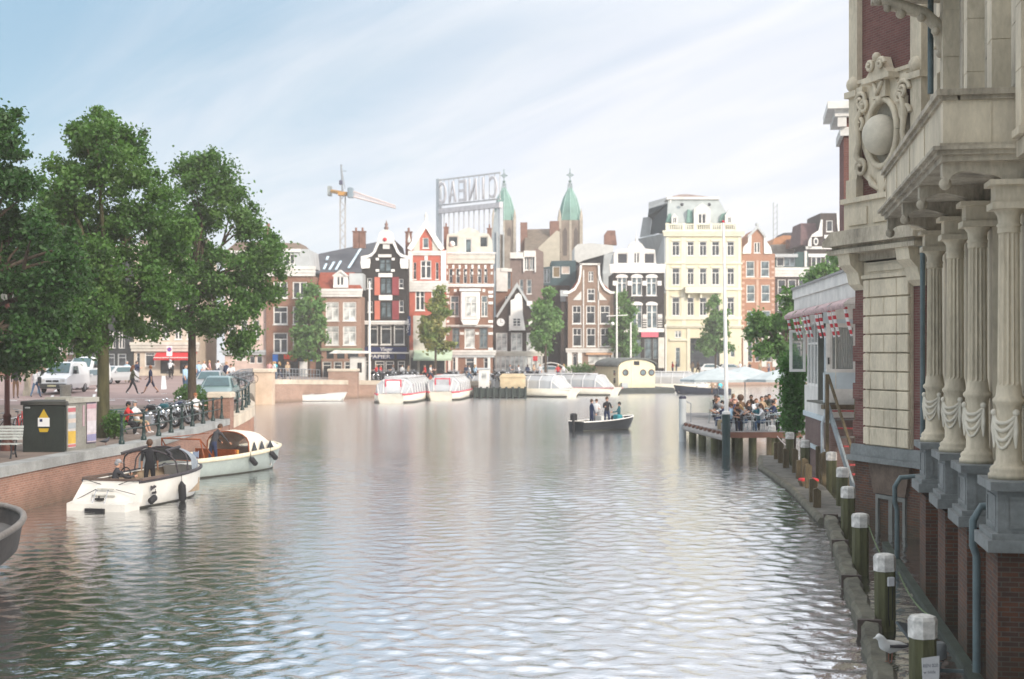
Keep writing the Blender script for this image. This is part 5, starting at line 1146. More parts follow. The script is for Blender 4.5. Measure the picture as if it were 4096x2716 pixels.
# door wall facing the camera
Yd = 52.0; dx0 = 11.4; dx1 = 13.3
def dz(y): return CAMH-(y-1408)/FP*Yd
def dxx(x): return (x-2048)/FP*Yd
b = MB(); b.box(dx0,dx1,Yd,Yd+.12,2.85,3.95); b.build('door_panel', paleblue, PV); b = MB(); b.box(dx0,dx1,Yd,Yd+.12,5.75,6.42); b.build('door_wall', paleblue, PV)
b = MB(); b.box(dxx(3305),dxx(3322),Yd-.02,Yd+.1,3.95,5.75); b.box(dxx(3412),dxx(3425),Yd-.02,Yd+.1,3.95,5.75); b.box(dxx(3322),dxx(3412),Yd-.02,Yd+.1,5.6,5.75); b.box(dxx(3322),dxx(3412),Yd-.02,Yd+.1,3.95,4.08)
o = b.build('door_frame', white2, PV); b = MB(); b.box(dxx(3322),dxx(3412),Yd+.02,Yd+.03,4.08,5.6); b.build('pane', clear('thin_glass',(.3,.34,.34),.25), o); b = MB(); b.box(dxx(3311),dxx(3316),Yd-.08,Yd-.02,4.25,4.5); b.build('door_handle', black, o)
b = MB()
for k in range(9): b.tube([(dxx(3330+k*10),Yd+.16,4.1),(dxx(3330+k*10),Yd+.16,5.6)], .05, 6)
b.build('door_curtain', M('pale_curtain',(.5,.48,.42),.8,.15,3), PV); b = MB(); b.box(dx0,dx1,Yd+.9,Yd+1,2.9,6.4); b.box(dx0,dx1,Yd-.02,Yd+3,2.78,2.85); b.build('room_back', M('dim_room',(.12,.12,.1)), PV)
pipe([pp(8.2,WO-.1,5.6),pp(8.2,WO-.1,2.4),pp(8.0,WO-.25,2.1),pp(8.0,WO-.25,.1)], .06, M('pale_pipe',(.38,.42,.44),.5), 'downpipe', PV)
# striped awnings: each with a pleated hood and hanging striped side leaves
def stripes():
    m, t, b = nt('red_white_stripe'); tc_ = t.nodes.new('ShaderNodeTexCoord'); s_ = t.nodes.new('ShaderNodeSeparateXYZ'); t.links.new(tc_.outputs['Object'], s_.inputs[0])
    wv = t.nodes.new('ShaderNodeMath'); wv.operation = 'FRACT'; ml = t.nodes.new('ShaderNodeMath'); ml.operation = 'MULTIPLY'; ml.inputs[1].default_value = 3.9; t.links.new(s_.outputs[2], ml.inputs[0]); t.links.new(ml.outputs[0], wv.inputs[0])
    gt = t.nodes.new('ShaderNodeMath'); gt.operation = 'GREATER_THAN'; gt.inputs[1].default_value = .5; t.links.new(wv.outputs[0], gt.inputs[0])
    t.links.new(mixc(t, gt.outputs[0], (.62,.6,.58), (.42,.03,.04)), b.inputs['Base Color']); b.inputs['Roughness'].default_value = .8; return m
sm_ = stripes(); hood = M('pink_striped_hood',(.5,.36,.35),.8,.3,10)
for k,(s0,s1) in enumerate(((-.2,2.9),(3.3,6.0),(6.4,9.2),(9.6,12.2),(12.6,15.2))):
    T = thing('striped_awning', ['nearest','second','third','fourth','farthest'][k]+' red and white striped awning drawn up under the pavilion roof', 'awning', (0,0,0), 0, 'awnings along the pavilion')
    b = MB(); rg = []
    for j in range(25):
        s_ = s0+(s1-s0)*j/24; o = -.35-.06*(j%2); rg.append([pp(s_,-.02,6.40),pp(s_,o*.6,6.33-.03*(j%2)),pp(s_,o,6.2-.03*(j%2)),pp(s_,o+.05,6.05),pp(s_,o+.12,6.06)])
    b.loft(rg, close=False, caps=False); b.build('hood', hood, T)
    for s_ in (s0+.3, s1-.3):
        b = MB(); b.tube([pp(s_,-.25,6.1),pp(s_,-.18,5.7),pp(s_,-.05,5.2)], [.15,.12,.09], 8, flat=.4); b.build('hanging_leaf', sm_, T)
# ivy column at the far corner of the pavilion, stairs with red treads
ST = thing('pavilion_stairs', 'wooden outside stairs with red treads climbing to the pavilion door', 'stairs')
for k in range(9):
    Y = 51.3-k*.42; z = 2.55-k*.29
    b = MB(); b.box(11.55,12.75,Y-.16,Y+.16,z,z+.045); b.build('tread', M('red_edged_tread',(.33,.05,.05),.6,.4,3) if k%2==0 or k>5 else woodg, ST)
for xx in (11.48,12.78):
    b = MB(); b.prism([(51.6,2.5),(51.6,2.85),(47.6,.15),(47.6,-.2)], xx-.04, xx+.04, ax='x'); b.build('stringer', M('grey_blue_stringer',(.22,.25,.26),.6,.25), ST)
b = MB(); b.prism([(51.5,3.75),(51.5,3.87),(48.0,1.5),(48.0,1.38)], 11.42, 11.5, ax='x'); b.build('handrail', wood, ST)
b = MB(); b.box(11.3,12.9,51.5,52,2.62,2.78); b.box(11.3,11.42,51.2,51.32,-1,3.9); b.build('landing', wood, ST)
# ---------------------------------------------------------------- people
def pose_joints(hz=.93, lean=0., legs=((8,0),(-6,4)), arms=((8,12),(-6,12)), spread=.10, tilt=0., turn=0.):
    """angles in degrees, forward positive; the person faces -Y"""
    J = {}; rad = {}
    def dirv(a): a = R(a); return Vector((0, -math.sin(a), math.cos(a)))
    P = Vector((0,0,hz)); u = dirv(lean)
    J['pel'] = P; J['bel'] = P+u*.16; J['che'] = P+u*.36; J['nkb'] = P+u*.50
    hv = dirv(lean*.45+tilt); J['nek'] = J['nkb']+hv*.07; J['hd1'] = J['nek']+hv*.075+Vector((0,-.012,0)); J['hd2'] = J['hd1']+hv*.095
    rad.update(pel=.125, bel=.118, che=.135, nkb=.075, nek=.052, hd1=.078, hd2=.088)
    E = [('pel','bel','top'),('bel','che','top'),('che','nkb','top'),('nkb','nek','skin'),('nek','hd1','skin'),('hd1','hd2','skin')]
    for i,s in enumerate((-1,1)):
        a,k = legs[i]; d = lambda q: Vector((0,-math.sin(R(q)),-math.cos(R(q))))
        h = P+Vector((s*.095,0,-.05)); kn = h+d(a)*.42+Vector((s*.02,0,0)); an = kn+d(a-k)*.41
        f = -k*.15 if abs(a) < 40 else 0
        toe = an+Vector((s*.02,-.17*math.cos(R(f)),-.045)); heel = an+Vector((0,.04,-.04))
        n = 'LR'[i]
        J.update({'hip'+n:h,'kne'+n:kn,'cal'+n:kn+d(a-k)*.13,'ank'+n:an,'toe'+n:toe}); rad.update({'hip'+n:.095,'kne'+n:.06,'cal'+n:.06,'ank'+n:.042,'toe'+n:.034})
        E += [('pel','hip'+n,'bot'),('hip'+n,'kne'+n,'bot'),('kne'+n,'cal'+n,'shin'),('cal'+n,'ank'+n,'shin'),('ank'+n,'toe'+n,'shoe')]
        b_,e_ = arms[i]; sp_ = spread
        sh = J['che']+u*.10+Vector((s*.175,0,0)); el = sh+(d(b_+lean*0)*.28+Vector((s*sp_*.6,0,0))); wr = el+(d(b_+e_)*.25+Vector((-s*sp_*.2 if e_>40 else s*.01,0,0))); ha = wr+d(b_+e_+8)*.085
        J.update({'sho'+n:sh,'elb'+n:el,'wri'+n:wr,'han'+n:ha}); rad.update({'sho'+n:.062,'elb'+n:.044,'wri'+n:.028,'han'+n:.034})
        E += [('che','sho'+n,'top'),('sho'+n,'elb'+n,'top'),('elb'+n,'wri'+n,'fore'),('wri'+n,'han'+n,'hand')]
    return J, rad, E
POSES = dict(
    stand=dict(hz=.93, legs=((4,2),(-4,2)), arms=((10,14),(-4,16))),
    stand2=dict(hz=.93, legs=((2,0),(6,8)), arms=((25,75),(20,80))),
    walk=dict(hz=.90, lean=3, legs=((26,8),(-20,16)), arms=((-22,15),(24,30))),
    walk2=dict(hz=.89, lean=2, legs=((-24,18),(30,6)), arms=((22,25),(-20,14))),
    sit=dict(hz=.50, lean=-4, legs=((86,88),(82,80)), arms=((28,50),(32,55))),
    sit2=dict(hz=.50, lean=12, legs=((84,84),(88,95)), arms=((48,45),(42,60))),
    sitlean=dict(hz=.50, lean=26, legs=((86,88),(80,86)), arms=((60,55),(55,75)), tilt=8),
    sitback=dict(hz=.50, lean=-12, legs=((84,60),(88,70)), arms=((20,70),(35,90))),
    bend=dict(hz=.90, lean=28, legs=((8,12),(-6,4)), arms=((38,10),(34,18)), tilt=20),
    ride=dict(hz=.95, lean=14, legs=((60,75),(40,50)), arms=((58,18),(58,18))),
)
_body = {}
def body_mesh(pose, lod=1):
    key = (pose, lod)
    if key in _body: return _body[key]
    J, rad, E = pose_joints(**POSES[pose]); names = list(J)
    me = bpy.data.meshes.new('body_src'); me.from_pydata([tuple(J[n]) for n in names], [(names.index(a),names.index(b)) for a,b,_ in E], [])
    o = bpy.data.objects.new('body_src', me); COL.objects.link(o)
    o.modifiers.new('Skin','SKIN')
    for n,v in zip(names, me.skin_vertices[0].data): v.radius = (rad[n], rad[n]*(.95 if n in ('che','bel','pel') else 1)); v.use_root = (n == 'pel')
    if lod: m = o.modifiers.new('Sub','SUBSURF'); m.levels = 1; m.render_levels = 1
    dg = bpy.context.evaluated_depsgraph_get(); dg.update()
    out = bpy.data.meshes.new_from_object(o.evaluated_get(dg)); bpy.data.objects.remove(o)
    b = MB(); b.v = [tuple(v.co) for v in out.vertices]
    segs = [(J[a], J[c], k, (rad[a]+rad[c])/2) for a,c,k in E]
    code = dict(skin=0, top=1, bot=2, shin=3, shoe=4, fore=5, hand=0)
    for p in out.polygons:
        c = Vector(p.center); best = 9; bk_ = 'top'
        for a,e,k,r_ in segs:
            ab = e-a; t_ = max(0,min(1,(c-a).dot(ab)/max(1e-9,ab.length_squared))); dd_ = (c-(a+ab*t_)).length-r_
            if dd_ < best: best, bk_ = dd_, k
        b.f.append(tuple(p.vertices)); b.mi.append(code[bk_]); b.sm.append(True)
    bpy.data.meshes.remove(out)
    hd = J['hd2']; hv = (J['hd2']-J['nek']).normalized()
    if lod:                         # face and five separate fingers on each hand, within the same mesh
        fwd = Vector((0,-1,0)); fwd = (fwd-hv*fwd.dot(hv)).normalized(); side = hv.cross(fwd)
        mid = J['hd1']*.5+J['hd2']*.5
        b.tube([mid+fwd*.07+hv*.02, mid+fwd*.112-hv*.012, mid+fwd*.08-hv*.028], [.008,.014,.008], 5, 0)
        for s in (-1,1):
            b.sphere(mid+fwd*.083+side*s*.03+hv*.022, .009, 5, 4, 6); b.sphere(mid+side*s*.088-hv*.005, .024, 5, 4, 0)
        b.tube([mid+fwd*.088+side*.022-hv*.05, mid+fwd*.095-hv*.052, mid+fwd*.088-side*.022-hv*.05], .006, 4, 7)
        for n,s in (('L',-1),('R',1)):
            wr,ha = J['wri'+n],J['han'+n]; d = (ha-wr).normalized(); sd_ = Vector((0,-1,0)); sd_ = (sd_-d*sd_.dot(d))
            sd_ = sd_.normalized() if sd_.length > .1 else Vector((0,0,1)); pm = d.cross(sd_)*(-s)
            for k,ln in enumerate((.062,.07,.066,.052)):
                r0 = ha+sd_*(.027-.018*k)-d*.005; b.tube([r0, r0+d*ln*.45+pm*.006, r0+d*ln*.8+pm*.022, r0+d*ln*.92+pm*.036], [.0095,.009,.008,.006], 5, 0)
            r0 = wr+d*.035+sd_*.026; b.tube([r0, r0+sd_*.022+d*.02, r0+sd_*.028+d*.045+pm*.012], [.011,.01,.007], 5, 0)
    _body[key] = (b, J); return _body[key]
_pmesh = {}
def cloth(name, col): return M('cloth_'+name, col, .85, .18, 5)
CL = dict(black=(.015,.015,.018), navy=(.02,.03,.07), white=(.62,.62,.62), grey=(.2,.2,.21), red=(.5,.03,.03), blue=(.12,.2,.38), denim=(.07,.12,.2), tan=(.35,.25,.16), olive=(.1,.1,.06),
          teal=(.02,.10,.12), pink=(.55,.3,.28), lilac=(.4,.38,.5), charcoal=(.04,.04,.045), khaki=(.3,.24,.15), lightblue=(.35,.5,.62), brown=(.12,.07,.04), cyan=(.1,.5,.6))
eye_m = M('eye_dark',(.02,.015,.012),.3); lip_m = M('lips',(.35,.12,.1),.5)
HC = dict(brown=(.07,.035,.018), black=(.012,.01,.01), blond=(.35,.22,.09), grey=(.3,.29,.28), ginger=(.25,.09,.03), cap=(.25,.25,.26), darkcap=(.03,.03,.03), helmet=(.4,.4,.42))
def person(label, loc, rz, pose='stand', top='black', bot='denim', hair='brown', shoe='black', sleeves='short', shorts=False, hairstyle='short', group=None, lod=1, s=1., sk=0):
    b, J = body_mesh(pose, lod)
    t = thing('person', label, 'person', loc, rz, group); t.scale = (s,)*3
    sm_ = skinm if not sk else skind
    key = (pose, lod)
    if key not in _pmesh: _pmesh[key] = b.mesh('body', [skinm]*8)
    me = _pmesh[key].copy()
    mats = [sm_, cloth(top,CL[top]), cloth(bot,CL[bot]), sm_ if shorts else cloth(bot,CL[bot]), cloth(shoe,CL[shoe]), cloth(top,CL[top]) if sleeves == 'long' else sm_, eye_m, lip_m]
    for i,m in enumerate(mats): me.materials[i] = m
    link('body', me, t)
    key = ('hair', pose, hairstyle)
    if key not in _pmesh:
        h = MB(); hv = (J['hd2']-J['nek']).normalized(); c = J['hd2']*.62+J['hd1']*.38
        fwd = Vector((0,-1,0)); fwd = (fwd-hv*fwd.dot(hv)).normalized(); side = hv.cross(fwd)
        Mx = Matrix((side, -fwd, hv)).transposed().to_4x4(); Mx.translation = c
        h.T = Mx
        if hairstyle in ('short','long','bun'):
            prof = [(.098*math.sin(a)+.002, .112*math.cos(a)) for a in [PI*.62*i/6 for i in range(7)]][::-1]
            h.lathe(prof, (0,.016,.012), 12)
            h.sphere((0,.035,-.02), .088, 10, 6)
            if hairstyle == 'long': h.tube([(0,.05,-.02),(0,.09,-.12),(0,.09,-.24),(0,.07,-.32)], [.085,.08,.075,.03], 8)
            if hairstyle == 'bun': h.sphere((0,.1,.06), .045, 8, 6)
        elif hairstyle == 'afro': h.sphere((0,.03,.04), .19, 12, 8)
        elif hairstyle == 'cap':
            h.lathe([(.1,0),(.1,.03),(.085,.07),(.03,.098)], (0,.0,.03), 12); h.prism([(-.07,-.08),(.07,-.08),(.05,-.17),(-.05,-.17)], .03, .042, ax='z'); h.sphere((0,.03,-.01), .088, 10, 6)
        elif hairstyle == 'helmet': h.sphere((0,.0,.0), .135, 12, 8)
        _pmesh[key] = h.mesh('hair', skinm)
    me = _pmesh[key].copy(); me.materials[0] = M('hair_'+hair, HC[hair], .6, .25, 8)
    link('hat' if hairstyle == 'cap' else ('helmet' if hairstyle == 'helmet' else 'hair'), me, t)
    return t

# ---------------------------------------------------------------- trees and plants
leaf_A = leafmat('elm_leaves', (.06,.14,.03), (.10,.19,.05)); leaf_B = leafmat('elm_leaves_light', (.045,.115,.018), (.09,.175,.035)); leaf_D = leafmat('elm_leaves_dark', (.022,.07,.012), (.04,.10,.02))
leaf_F = leafmat('young_tree_leaves', (.09,.19,.05), (.15,.25,.08)); leaf_Y = leafmat('turning_leaves', (.13,.2,.05), (.25,.2,.06)); ivy = leafmat('ivy_leaves', (.035,.12,.015), (.06,.16,.03))
bark = M('elm_bark', (.075,.055,.038), .95, .4, 3, .6, stretch=(3,3,.5)); bark_moss = M('mossy_bark', (.075,.07,.035), .95, .4, 2, .5, stretch=(3,3,.5))
def leaves_mesh(name, C, size, mat, sizevar=.4):
    """C: (n,3) leaf centres -> one folded leaf (two quads) each"""
    n = len(C); d = rng.normal(size=(n,3)); d /= np.linalg.norm(d,axis=1)[:,None]; up = rng.normal(size=(n,3)); up[:,2] += .6
    w_ = np.cross(d, up); w_ /= np.linalg.norm(w_,axis=1)[:,None]; nn_ = np.cross(w_, d)
    s = (size*(1-sizevar+2*sizevar*rng.random(n)))[:,None]
    v = np.empty((n,6,3)); v[:,0] = C-d*s*.6; v[:,1] = C-w_*s*.38+nn_*s*.1-d*s*.1; v[:,2] = C+d*s*.2-w_*s*.3+nn_*s*.1; v[:,3] = C+d*s*.65; v[:,4] = C+d*s*.2+w_*s*.3+nn_*s*.1; v[:,5] = C-d*s*.1+w_*s*.38+nn_*s*.1
    me = bpy.data.meshes.new(name); me.vertices.add(n*6); me.vertices.foreach_set('co', v.reshape(-1))
    idx = (np.arange(n)[:,None]*6+np.array([[0,1,2,3,0,3,4,5]])).reshape(-1)
    me.loops.add(n*8); me.loops.foreach_set('vertex_index', idx.astype(np.int32)); me.polygons.add(n*2)
    me.polygons.foreach_set('loop_start', (np.arange(n*2)*4).astype(np.int32)); me.polygons.foreach_set('loop_total', np.full(n*2,4,dtype=np.int32))
    me.materials.append(mat); me.update(calc_edges=True); me.validate(); return me
def crown_points(lobes, per_m3=1.0, clump=.55, leaves_per=260, hollow=.55, droop=.0):
    """lobes: (centre, (rx,ry,rz)); clumps spread through the outer part of every lobe"""
    P = []
    for c,r_ in lobes:
        c = np.array(c); r_ = np.array(r_); vol = 4.19*r_[0]*r_[1]*r_[2]; k = max(5, int(vol**.72*per_m3*1.9))
        for _ in range(k):
            d = rng.normal(size=3); d /= np.linalg.norm(d); q = c+d*r_*(hollow+(1-hollow)*rng.random()**.6)
            cs = clump*(.55+.9*rng.random()); m = int(leaves_per*(cs/clump)**1.6)
            pts = rng.normal(size=(m,3))*cs*.5*np.array([1,1,.75]); P.append(q+pts)
        for _ in range(3 if leaves_per > 120 else 0):          # ragged shoots standing out of the crown
            d = rng.normal(size=3); d[2] = abs(d[2])*1.1; d /= np.linalg.norm(d); m = int(leaves_per*.45); u_ = rng.random((m,1))
            P.append(c+d*r_*(.85+.5*u_)+rng.normal(size=(m,3))*.17*(1.25-u_))
    return np.concatenate(P)
def limb(b, p0, p1, r0, r1, seg=5, wob=.12):
    p0, p1 = Vector(p0), Vector(p1); L_ = (p1-p0).length; pts = []; rs = []
    for i in range(seg+1):
        t_ = i/seg; q = p0.lerp(p1,t_)+Vector((random.uniform(-1,1),random.uniform(-1,1),random.uniform(-.4,.4)))*wob*L_*.12*(0 if i in (0,) else 1)
        q.z += .08*L_*math.sin(PI*t_); pts.append(q); rs.append(lerp(r0,r1,t_))
    b.tube(pts, rs, 7)
def big_tree(label, base, Y, lobes_px, mat, trunk_r=.26, trunk_top=None, size=.16, per=1.0, clump=.6, lp=240, group='elms on the left quay', depthr=1.0, bmat=bark, lean=0):
    t = thing('elm_tree', label, 'tree', base, 0, group); s = Y/FP; B0 = Vector(base); lobes = []
    for (x,y,rx,ry,*dy) in lobes_px:
        yy = Y+(dy[0] if dy else random.uniform(-1.6,1.6)); p = at(x,y,yy); r1 = rx*s; r2 = ry*s
        lobes.append(((p[0]-B0.x, yy-B0.y, p[2]-B0.z), (r1, max(.8,min(3.2,r1*depthr)), r2)))
    C = crown_points(lobes, per, clump, lp)
    link('crown', leaves_mesh('crown', C, size, mat), t)
    b = MB(); fork = Vector((lean, 0, trunk_top)); b.tube([(0,0,-.2),(0,0,.15),(lean*.15,0,.8),(lean*.6,0,trunk_top*.6),tuple(fork)], [trunk_r*1.7,trunk_r*1.25,trunk_r,trunk_r*.9,trunk_r*.75], 10)
    b.build('trunk', bmat, t)
    for c,r_ in sorted(lobes, key=lambda l:-l[1][0])[:9]:
        b = MB(); limb(b, fork-Vector((0,0,random.uniform(0,.6))), Vector(c), trunk_r*.5, .04)
        for _ in range(4):
            d = Vector((random.gauss(0,1),random.gauss(0,1),random.gauss(.3,.8))).normalized(); limb(b, Vector(c)*.75+fork*.25, Vector(c)+Vector((d.x*r_[0],d.y*r_[1],d.z*r_[2]))*.8, .06, .015, 4)
        b.build('limb', bmat, t)
    return t
big_tree('tall elm with peaked crown, trunk right behind the grey poster cabinet', (-15.75,54.8,1.38), 55,
    [(395,520,45,65),(335,560,50,55),(470,560,50,50),(400,590,110,70),(540,590,60,60),(300,640,90,70),(480,680,100,70),(250,740,120,70),(400,740,90,60),(560,740,80,60,2),(610,820,110,110),(640,930,110,110),(520,900,130,110),(350,880,150,110),(230,860,130,90),(640,1060,110,110),(480,1080,160,120),(320,1080,150,120,-1.5),(560,1210,150,100),(380,1260,150,100,-2),(640,1200,110,90),(300,1360,75,50,-2),(480,1340,110,50)], leaf_B, .24, 5.2, .125, 1.35, .46, 250, bmat=bark_moss)
big_tree('elm with forked crown reaching right over the bridge, trunk beside the teal car', (-16.2,72,1.45), 72,
    [(775,670,60,65),(735,720,55,60),(870,680,45,75),(820,760,90,80),(880,820,60,80),(780,860,80,90),(960,830,60,60),(930,900,80,70),(820,960,90,90),(1000,930,50,60),(700,980,80,90),(980,1050,80,70),(1060,1110,70,70),(900,1080,120,90),(780,1130,110,90),(1040,1200,80,70),(900,1230,120,80),(740,1260,110,80),(1000,1290,70,60),(1080,1000,35,45),(640,1290,90,60),(860,1330,60,45),(960,1370,50,30)], leaf_B, .22, 5.6, .14, 1.35, .55, 215)
big_tree('dark elm cut by the left edge of the photo over the white bench', (-17.1,43.0,1.38), 43.5,
    [(-10,500,70,90),(60,640,70,80),(20,780,110,90),(-60,900,160,150),(90,900,120,100),(60,1040,190,120),(200,1000,110,100),(-40,1180,170,140),(120,1180,170,120),(250,1160,110,100,-1),(60,1330,170,90),(190,1330,110,70),(-60,1400,120,80),(20,1440,90,40),(140,1420,80,35)], leaf_D, .25, 4.2, .115, 1.45, .42, 290)
big_tree('dark elm standing deeper in the square behind the white van', (-27,70,1.42), 70,
    [(200,900,90,80),(120,980,110,100),(280,960,100,90),(200,1080,150,110),(330,1100,110,100),(100,1160,130,110),(260,1210,150,90),(380,1230,100,80),(180,1320,120,60),(300,1330,90,50)], leaf_D, .24, 4.6, .16, 1.15, .7, 230)
# young trees on the far quay
def quay_tree(label, x, ytop, ybot, w_, Y, mat=leaf_F, zb=1.6, ygr=None, n=7, group='young trees on the far quay', dens=1.):
    s = Y/FP; X = (x-2048)/FP*Y; t = thing('young_tree', label, 'tree', (X,Y,zb), 0, group)
    zt, z0 = CAMH-(ytop-1408)*s-zb, CAMH-(ybot-1408)*s-zb; Hh = zt-z0; W = w_*s/2
    lobes = []
    for i in range(n):
        f = i/(n-1); rad_ = W*(1-(f*.95)**2.2)*.62+.25; lobes.append(((random.uniform(-.3,.3)*W, random.uniform(-.3,.3)*W, z0+Hh*(.1+.82*f)), (rad_,rad_,Hh/n*.85)))
        if f < .75: a = random.uniform(0,6.3); lobes.append(((W*.5*math.cos(a),W*.5*math.sin(a),z0+Hh*(.12+.75*f)),(rad_*.6,rad_*.6,Hh/n*.8)))
    C = crown_points(lobes, 1.0*dens, .55, 70, .3)
    link('crown', leaves_mesh('crown', C, .32, mat), t)
    b = MB(); b.tube([(0,0,-.05),(0,0,z0*.6),(.05,0,z0+Hh*.35),(0,0,z0+Hh*.8)], [.16,.13,.09,.03], 7)
    for i in range(6): a = random.uniform(0,6.3); z_ = z0+Hh*.1*i; b.tube([(0,0,z_),(W*.5*math.cos(a),W*.5*math.sin(a),z_+.8)], [.05,.015], 5)
    b.build('trunk', bark, t); return t
quay_tree('young pear-shaped tree on the far quay before the brown brick and pinkish houses', 1236, 1138, 1425, 158, 147, zb=1.7)
quay_tree('young tree with yellowing right side before the salmon and white house', 1742, 1165, 1405, 165, 152, mat=leaf_Y)
quay_tree('broad young tree in front of the alley beside the clock house', 2182, 1148, 1400, 150, 158, n=7)
quay_tree('young tree behind two white masts before the black and white house', 2490, 1180, 1420, 155, 180)
quay_tree('young tree before the arched doorway of the yellow building', 2862, 1176, 1420, 150, 195)
def free_tree(label, Y, base_px, lobes_px, mat, tr, size=.3, per=.9, clump=.7, lp=80, zb=1.6, name='tree'):
    s = Y/FP; X = (base_px-2048)/FP*Y; t = thing(name, label, 'tree', (X,Y,zb)); lobes = []
    for (x,y,rx,ry) in lobes_px: p = at(x,y,Y+random.uniform(-1,1)); lobes.append(((p[0]-X,p[1]-Y,p[2]-zb),(rx*s,rx*s,ry*s)))
    link('crown', leaves_mesh('crown', crown_points(lobes, per, clump, lp, .4), size, mat), t)
    top = Vector(lobes[0][0]); b = MB(); b.tube([(0,0,-.1),(top.x*.2,0,top.z*.45),(top.x*.6,0,top.z*.8),tuple(top)], [tr*1.3,tr,tr*.7,tr*.3], 8)
    for c,r_ in lobes[1:]: b.tube([(top.x*.3,0,top.z*.5),((top.x*.3+c[0])/2,0,(top.z*.5+c[2])/2+.3),c], [tr*.5,tr*.3,.04], 6)
    b.build('trunk', bark, t); return t
free_tree('spreading elm leaning over the parasols left of the white pavilion', 92, 3150, [(3125,1255,70,70),(3080,1290,60,45),(3165,1200,45,50),(3040,1275,40,35),(3160,1330,45,70),(3100,1360,50,40),(3020,1330,40,22),(3155,1420,45,50),(3060,1400,35,20)], leaf_A, .18, .22, 1.1, .5, 110, zb=1.0)
free_tree('leafy tree top showing above the pavilion roof before the dark gable house', 110, 3400, [(3370,1045,50,35),(3300,1085,55,30),(3240,1105,40,22),(3420,1010,40,30)], leaf_F, .15, .24, 1.0, .5, 90, zb=1.0)
T = thing('ivy_column', 'dense green ivy climbing the far corner of the pavilion base', 'ivy'); C_ = []
for y_ in range(1440,1720,14):
    for x_ in (3150,3175,3196): q = at(x_+random.uniform(-10,10), y_, 61); C_.append(np.array(q)+rng.normal(size=(130,3))*np.array([.17,.2,.18]))
link('foliage', leaves_mesh('foliage', np.concatenate(C_), .11, ivy), T); b = MB(); q = at(3175,1700,61); b.tube([(q[0],61.1,-.3),(q[0]+.1,61.1,2),(q[0],61.1,4.2)], [.09,.06,.03], 6); b.build('stem', bark, T)
def shrub(label, loc, r_, h, mat, size=.09, n=1400, name='shrub'):
    t = thing(name, label, 'plant', loc); P_ = rng.normal(size=(n,3)); P_ /= np.linalg.norm(P_,axis=1)[:,None]; P_ *= (.35+.65*rng.random(n))[:,None]; P_ = P_*np.array([r_,r_,h/2])+np.array([0,0,h/2+.08]); P_ += rng.normal(size=(n,3))*.07
    link('foliage', leaves_mesh('foliage', P_, size, mat), t); b = MB()
    for i in range(5): a = i*1.25; b.tube([(0,0,-.02),(r_*.5*math.cos(a),r_*.5*math.sin(a),h*.7)], [.03,.01], 5)
    b.build('stem', bark, t); return t
shrub('round green shrub at the foot of the elm beside the poster cabinet', (-15.1,54.0,1.4), .42, .95, leaf_B)
shrub('dark green shrub left of the elm trunk near the teal car', (-16.9,74.5,1.6), .85, 1.35, leaf_A, .12); shrub('low green shrub right of the elm trunk behind the railing', (-15.5,72.6,1.5), .5, 1.0, leaf_A, .11)
# ---------------------------------------------------------------- boats (bow along local +x, z=0 at the waterline)
def hull(L_, B_, H0, H1, rake=.5, full=.75, stern=.85, draft=.3, n=14, tumble=0):
    """rings of hull sections from stern (x=0) to bow; returns builder pieces and gunwale points"""
    outer = []; gun = []
    for i in range(n+1):
        t_ = i/n; w_ = B_/2*(stern+(1-stern)*min(1,t_/.35)) if t_ < .35 else B_/2*math.sqrt(max(0,1-((t_-.35)/.65)**(2/(1-full*.5+.0001)*.9)))
        w_ = max(w_, .03); h = H0+(H1-H0)*t_**2; xg = L_*t_; xk = L_*t_*(1-rake/L_*t_**3)
        gun.append((xg,w_,h))
        sec = []
        for s_ in (-1,1):
            pts = [(xg,s_*w_,h),(lerp(xg,xk,.35),s_*w_*.97,h*.5),(lerp(xg,xk,.8),s_*w_*(.90-.25*t_),0),(xk,s_*w_*.5*(1-.5*t_),-draft)]
            sec.append(pts)
        outer.append(sec[0]+[(xk,0,-draft*1.15)]+sec[1][::-1])
    return outer, gun
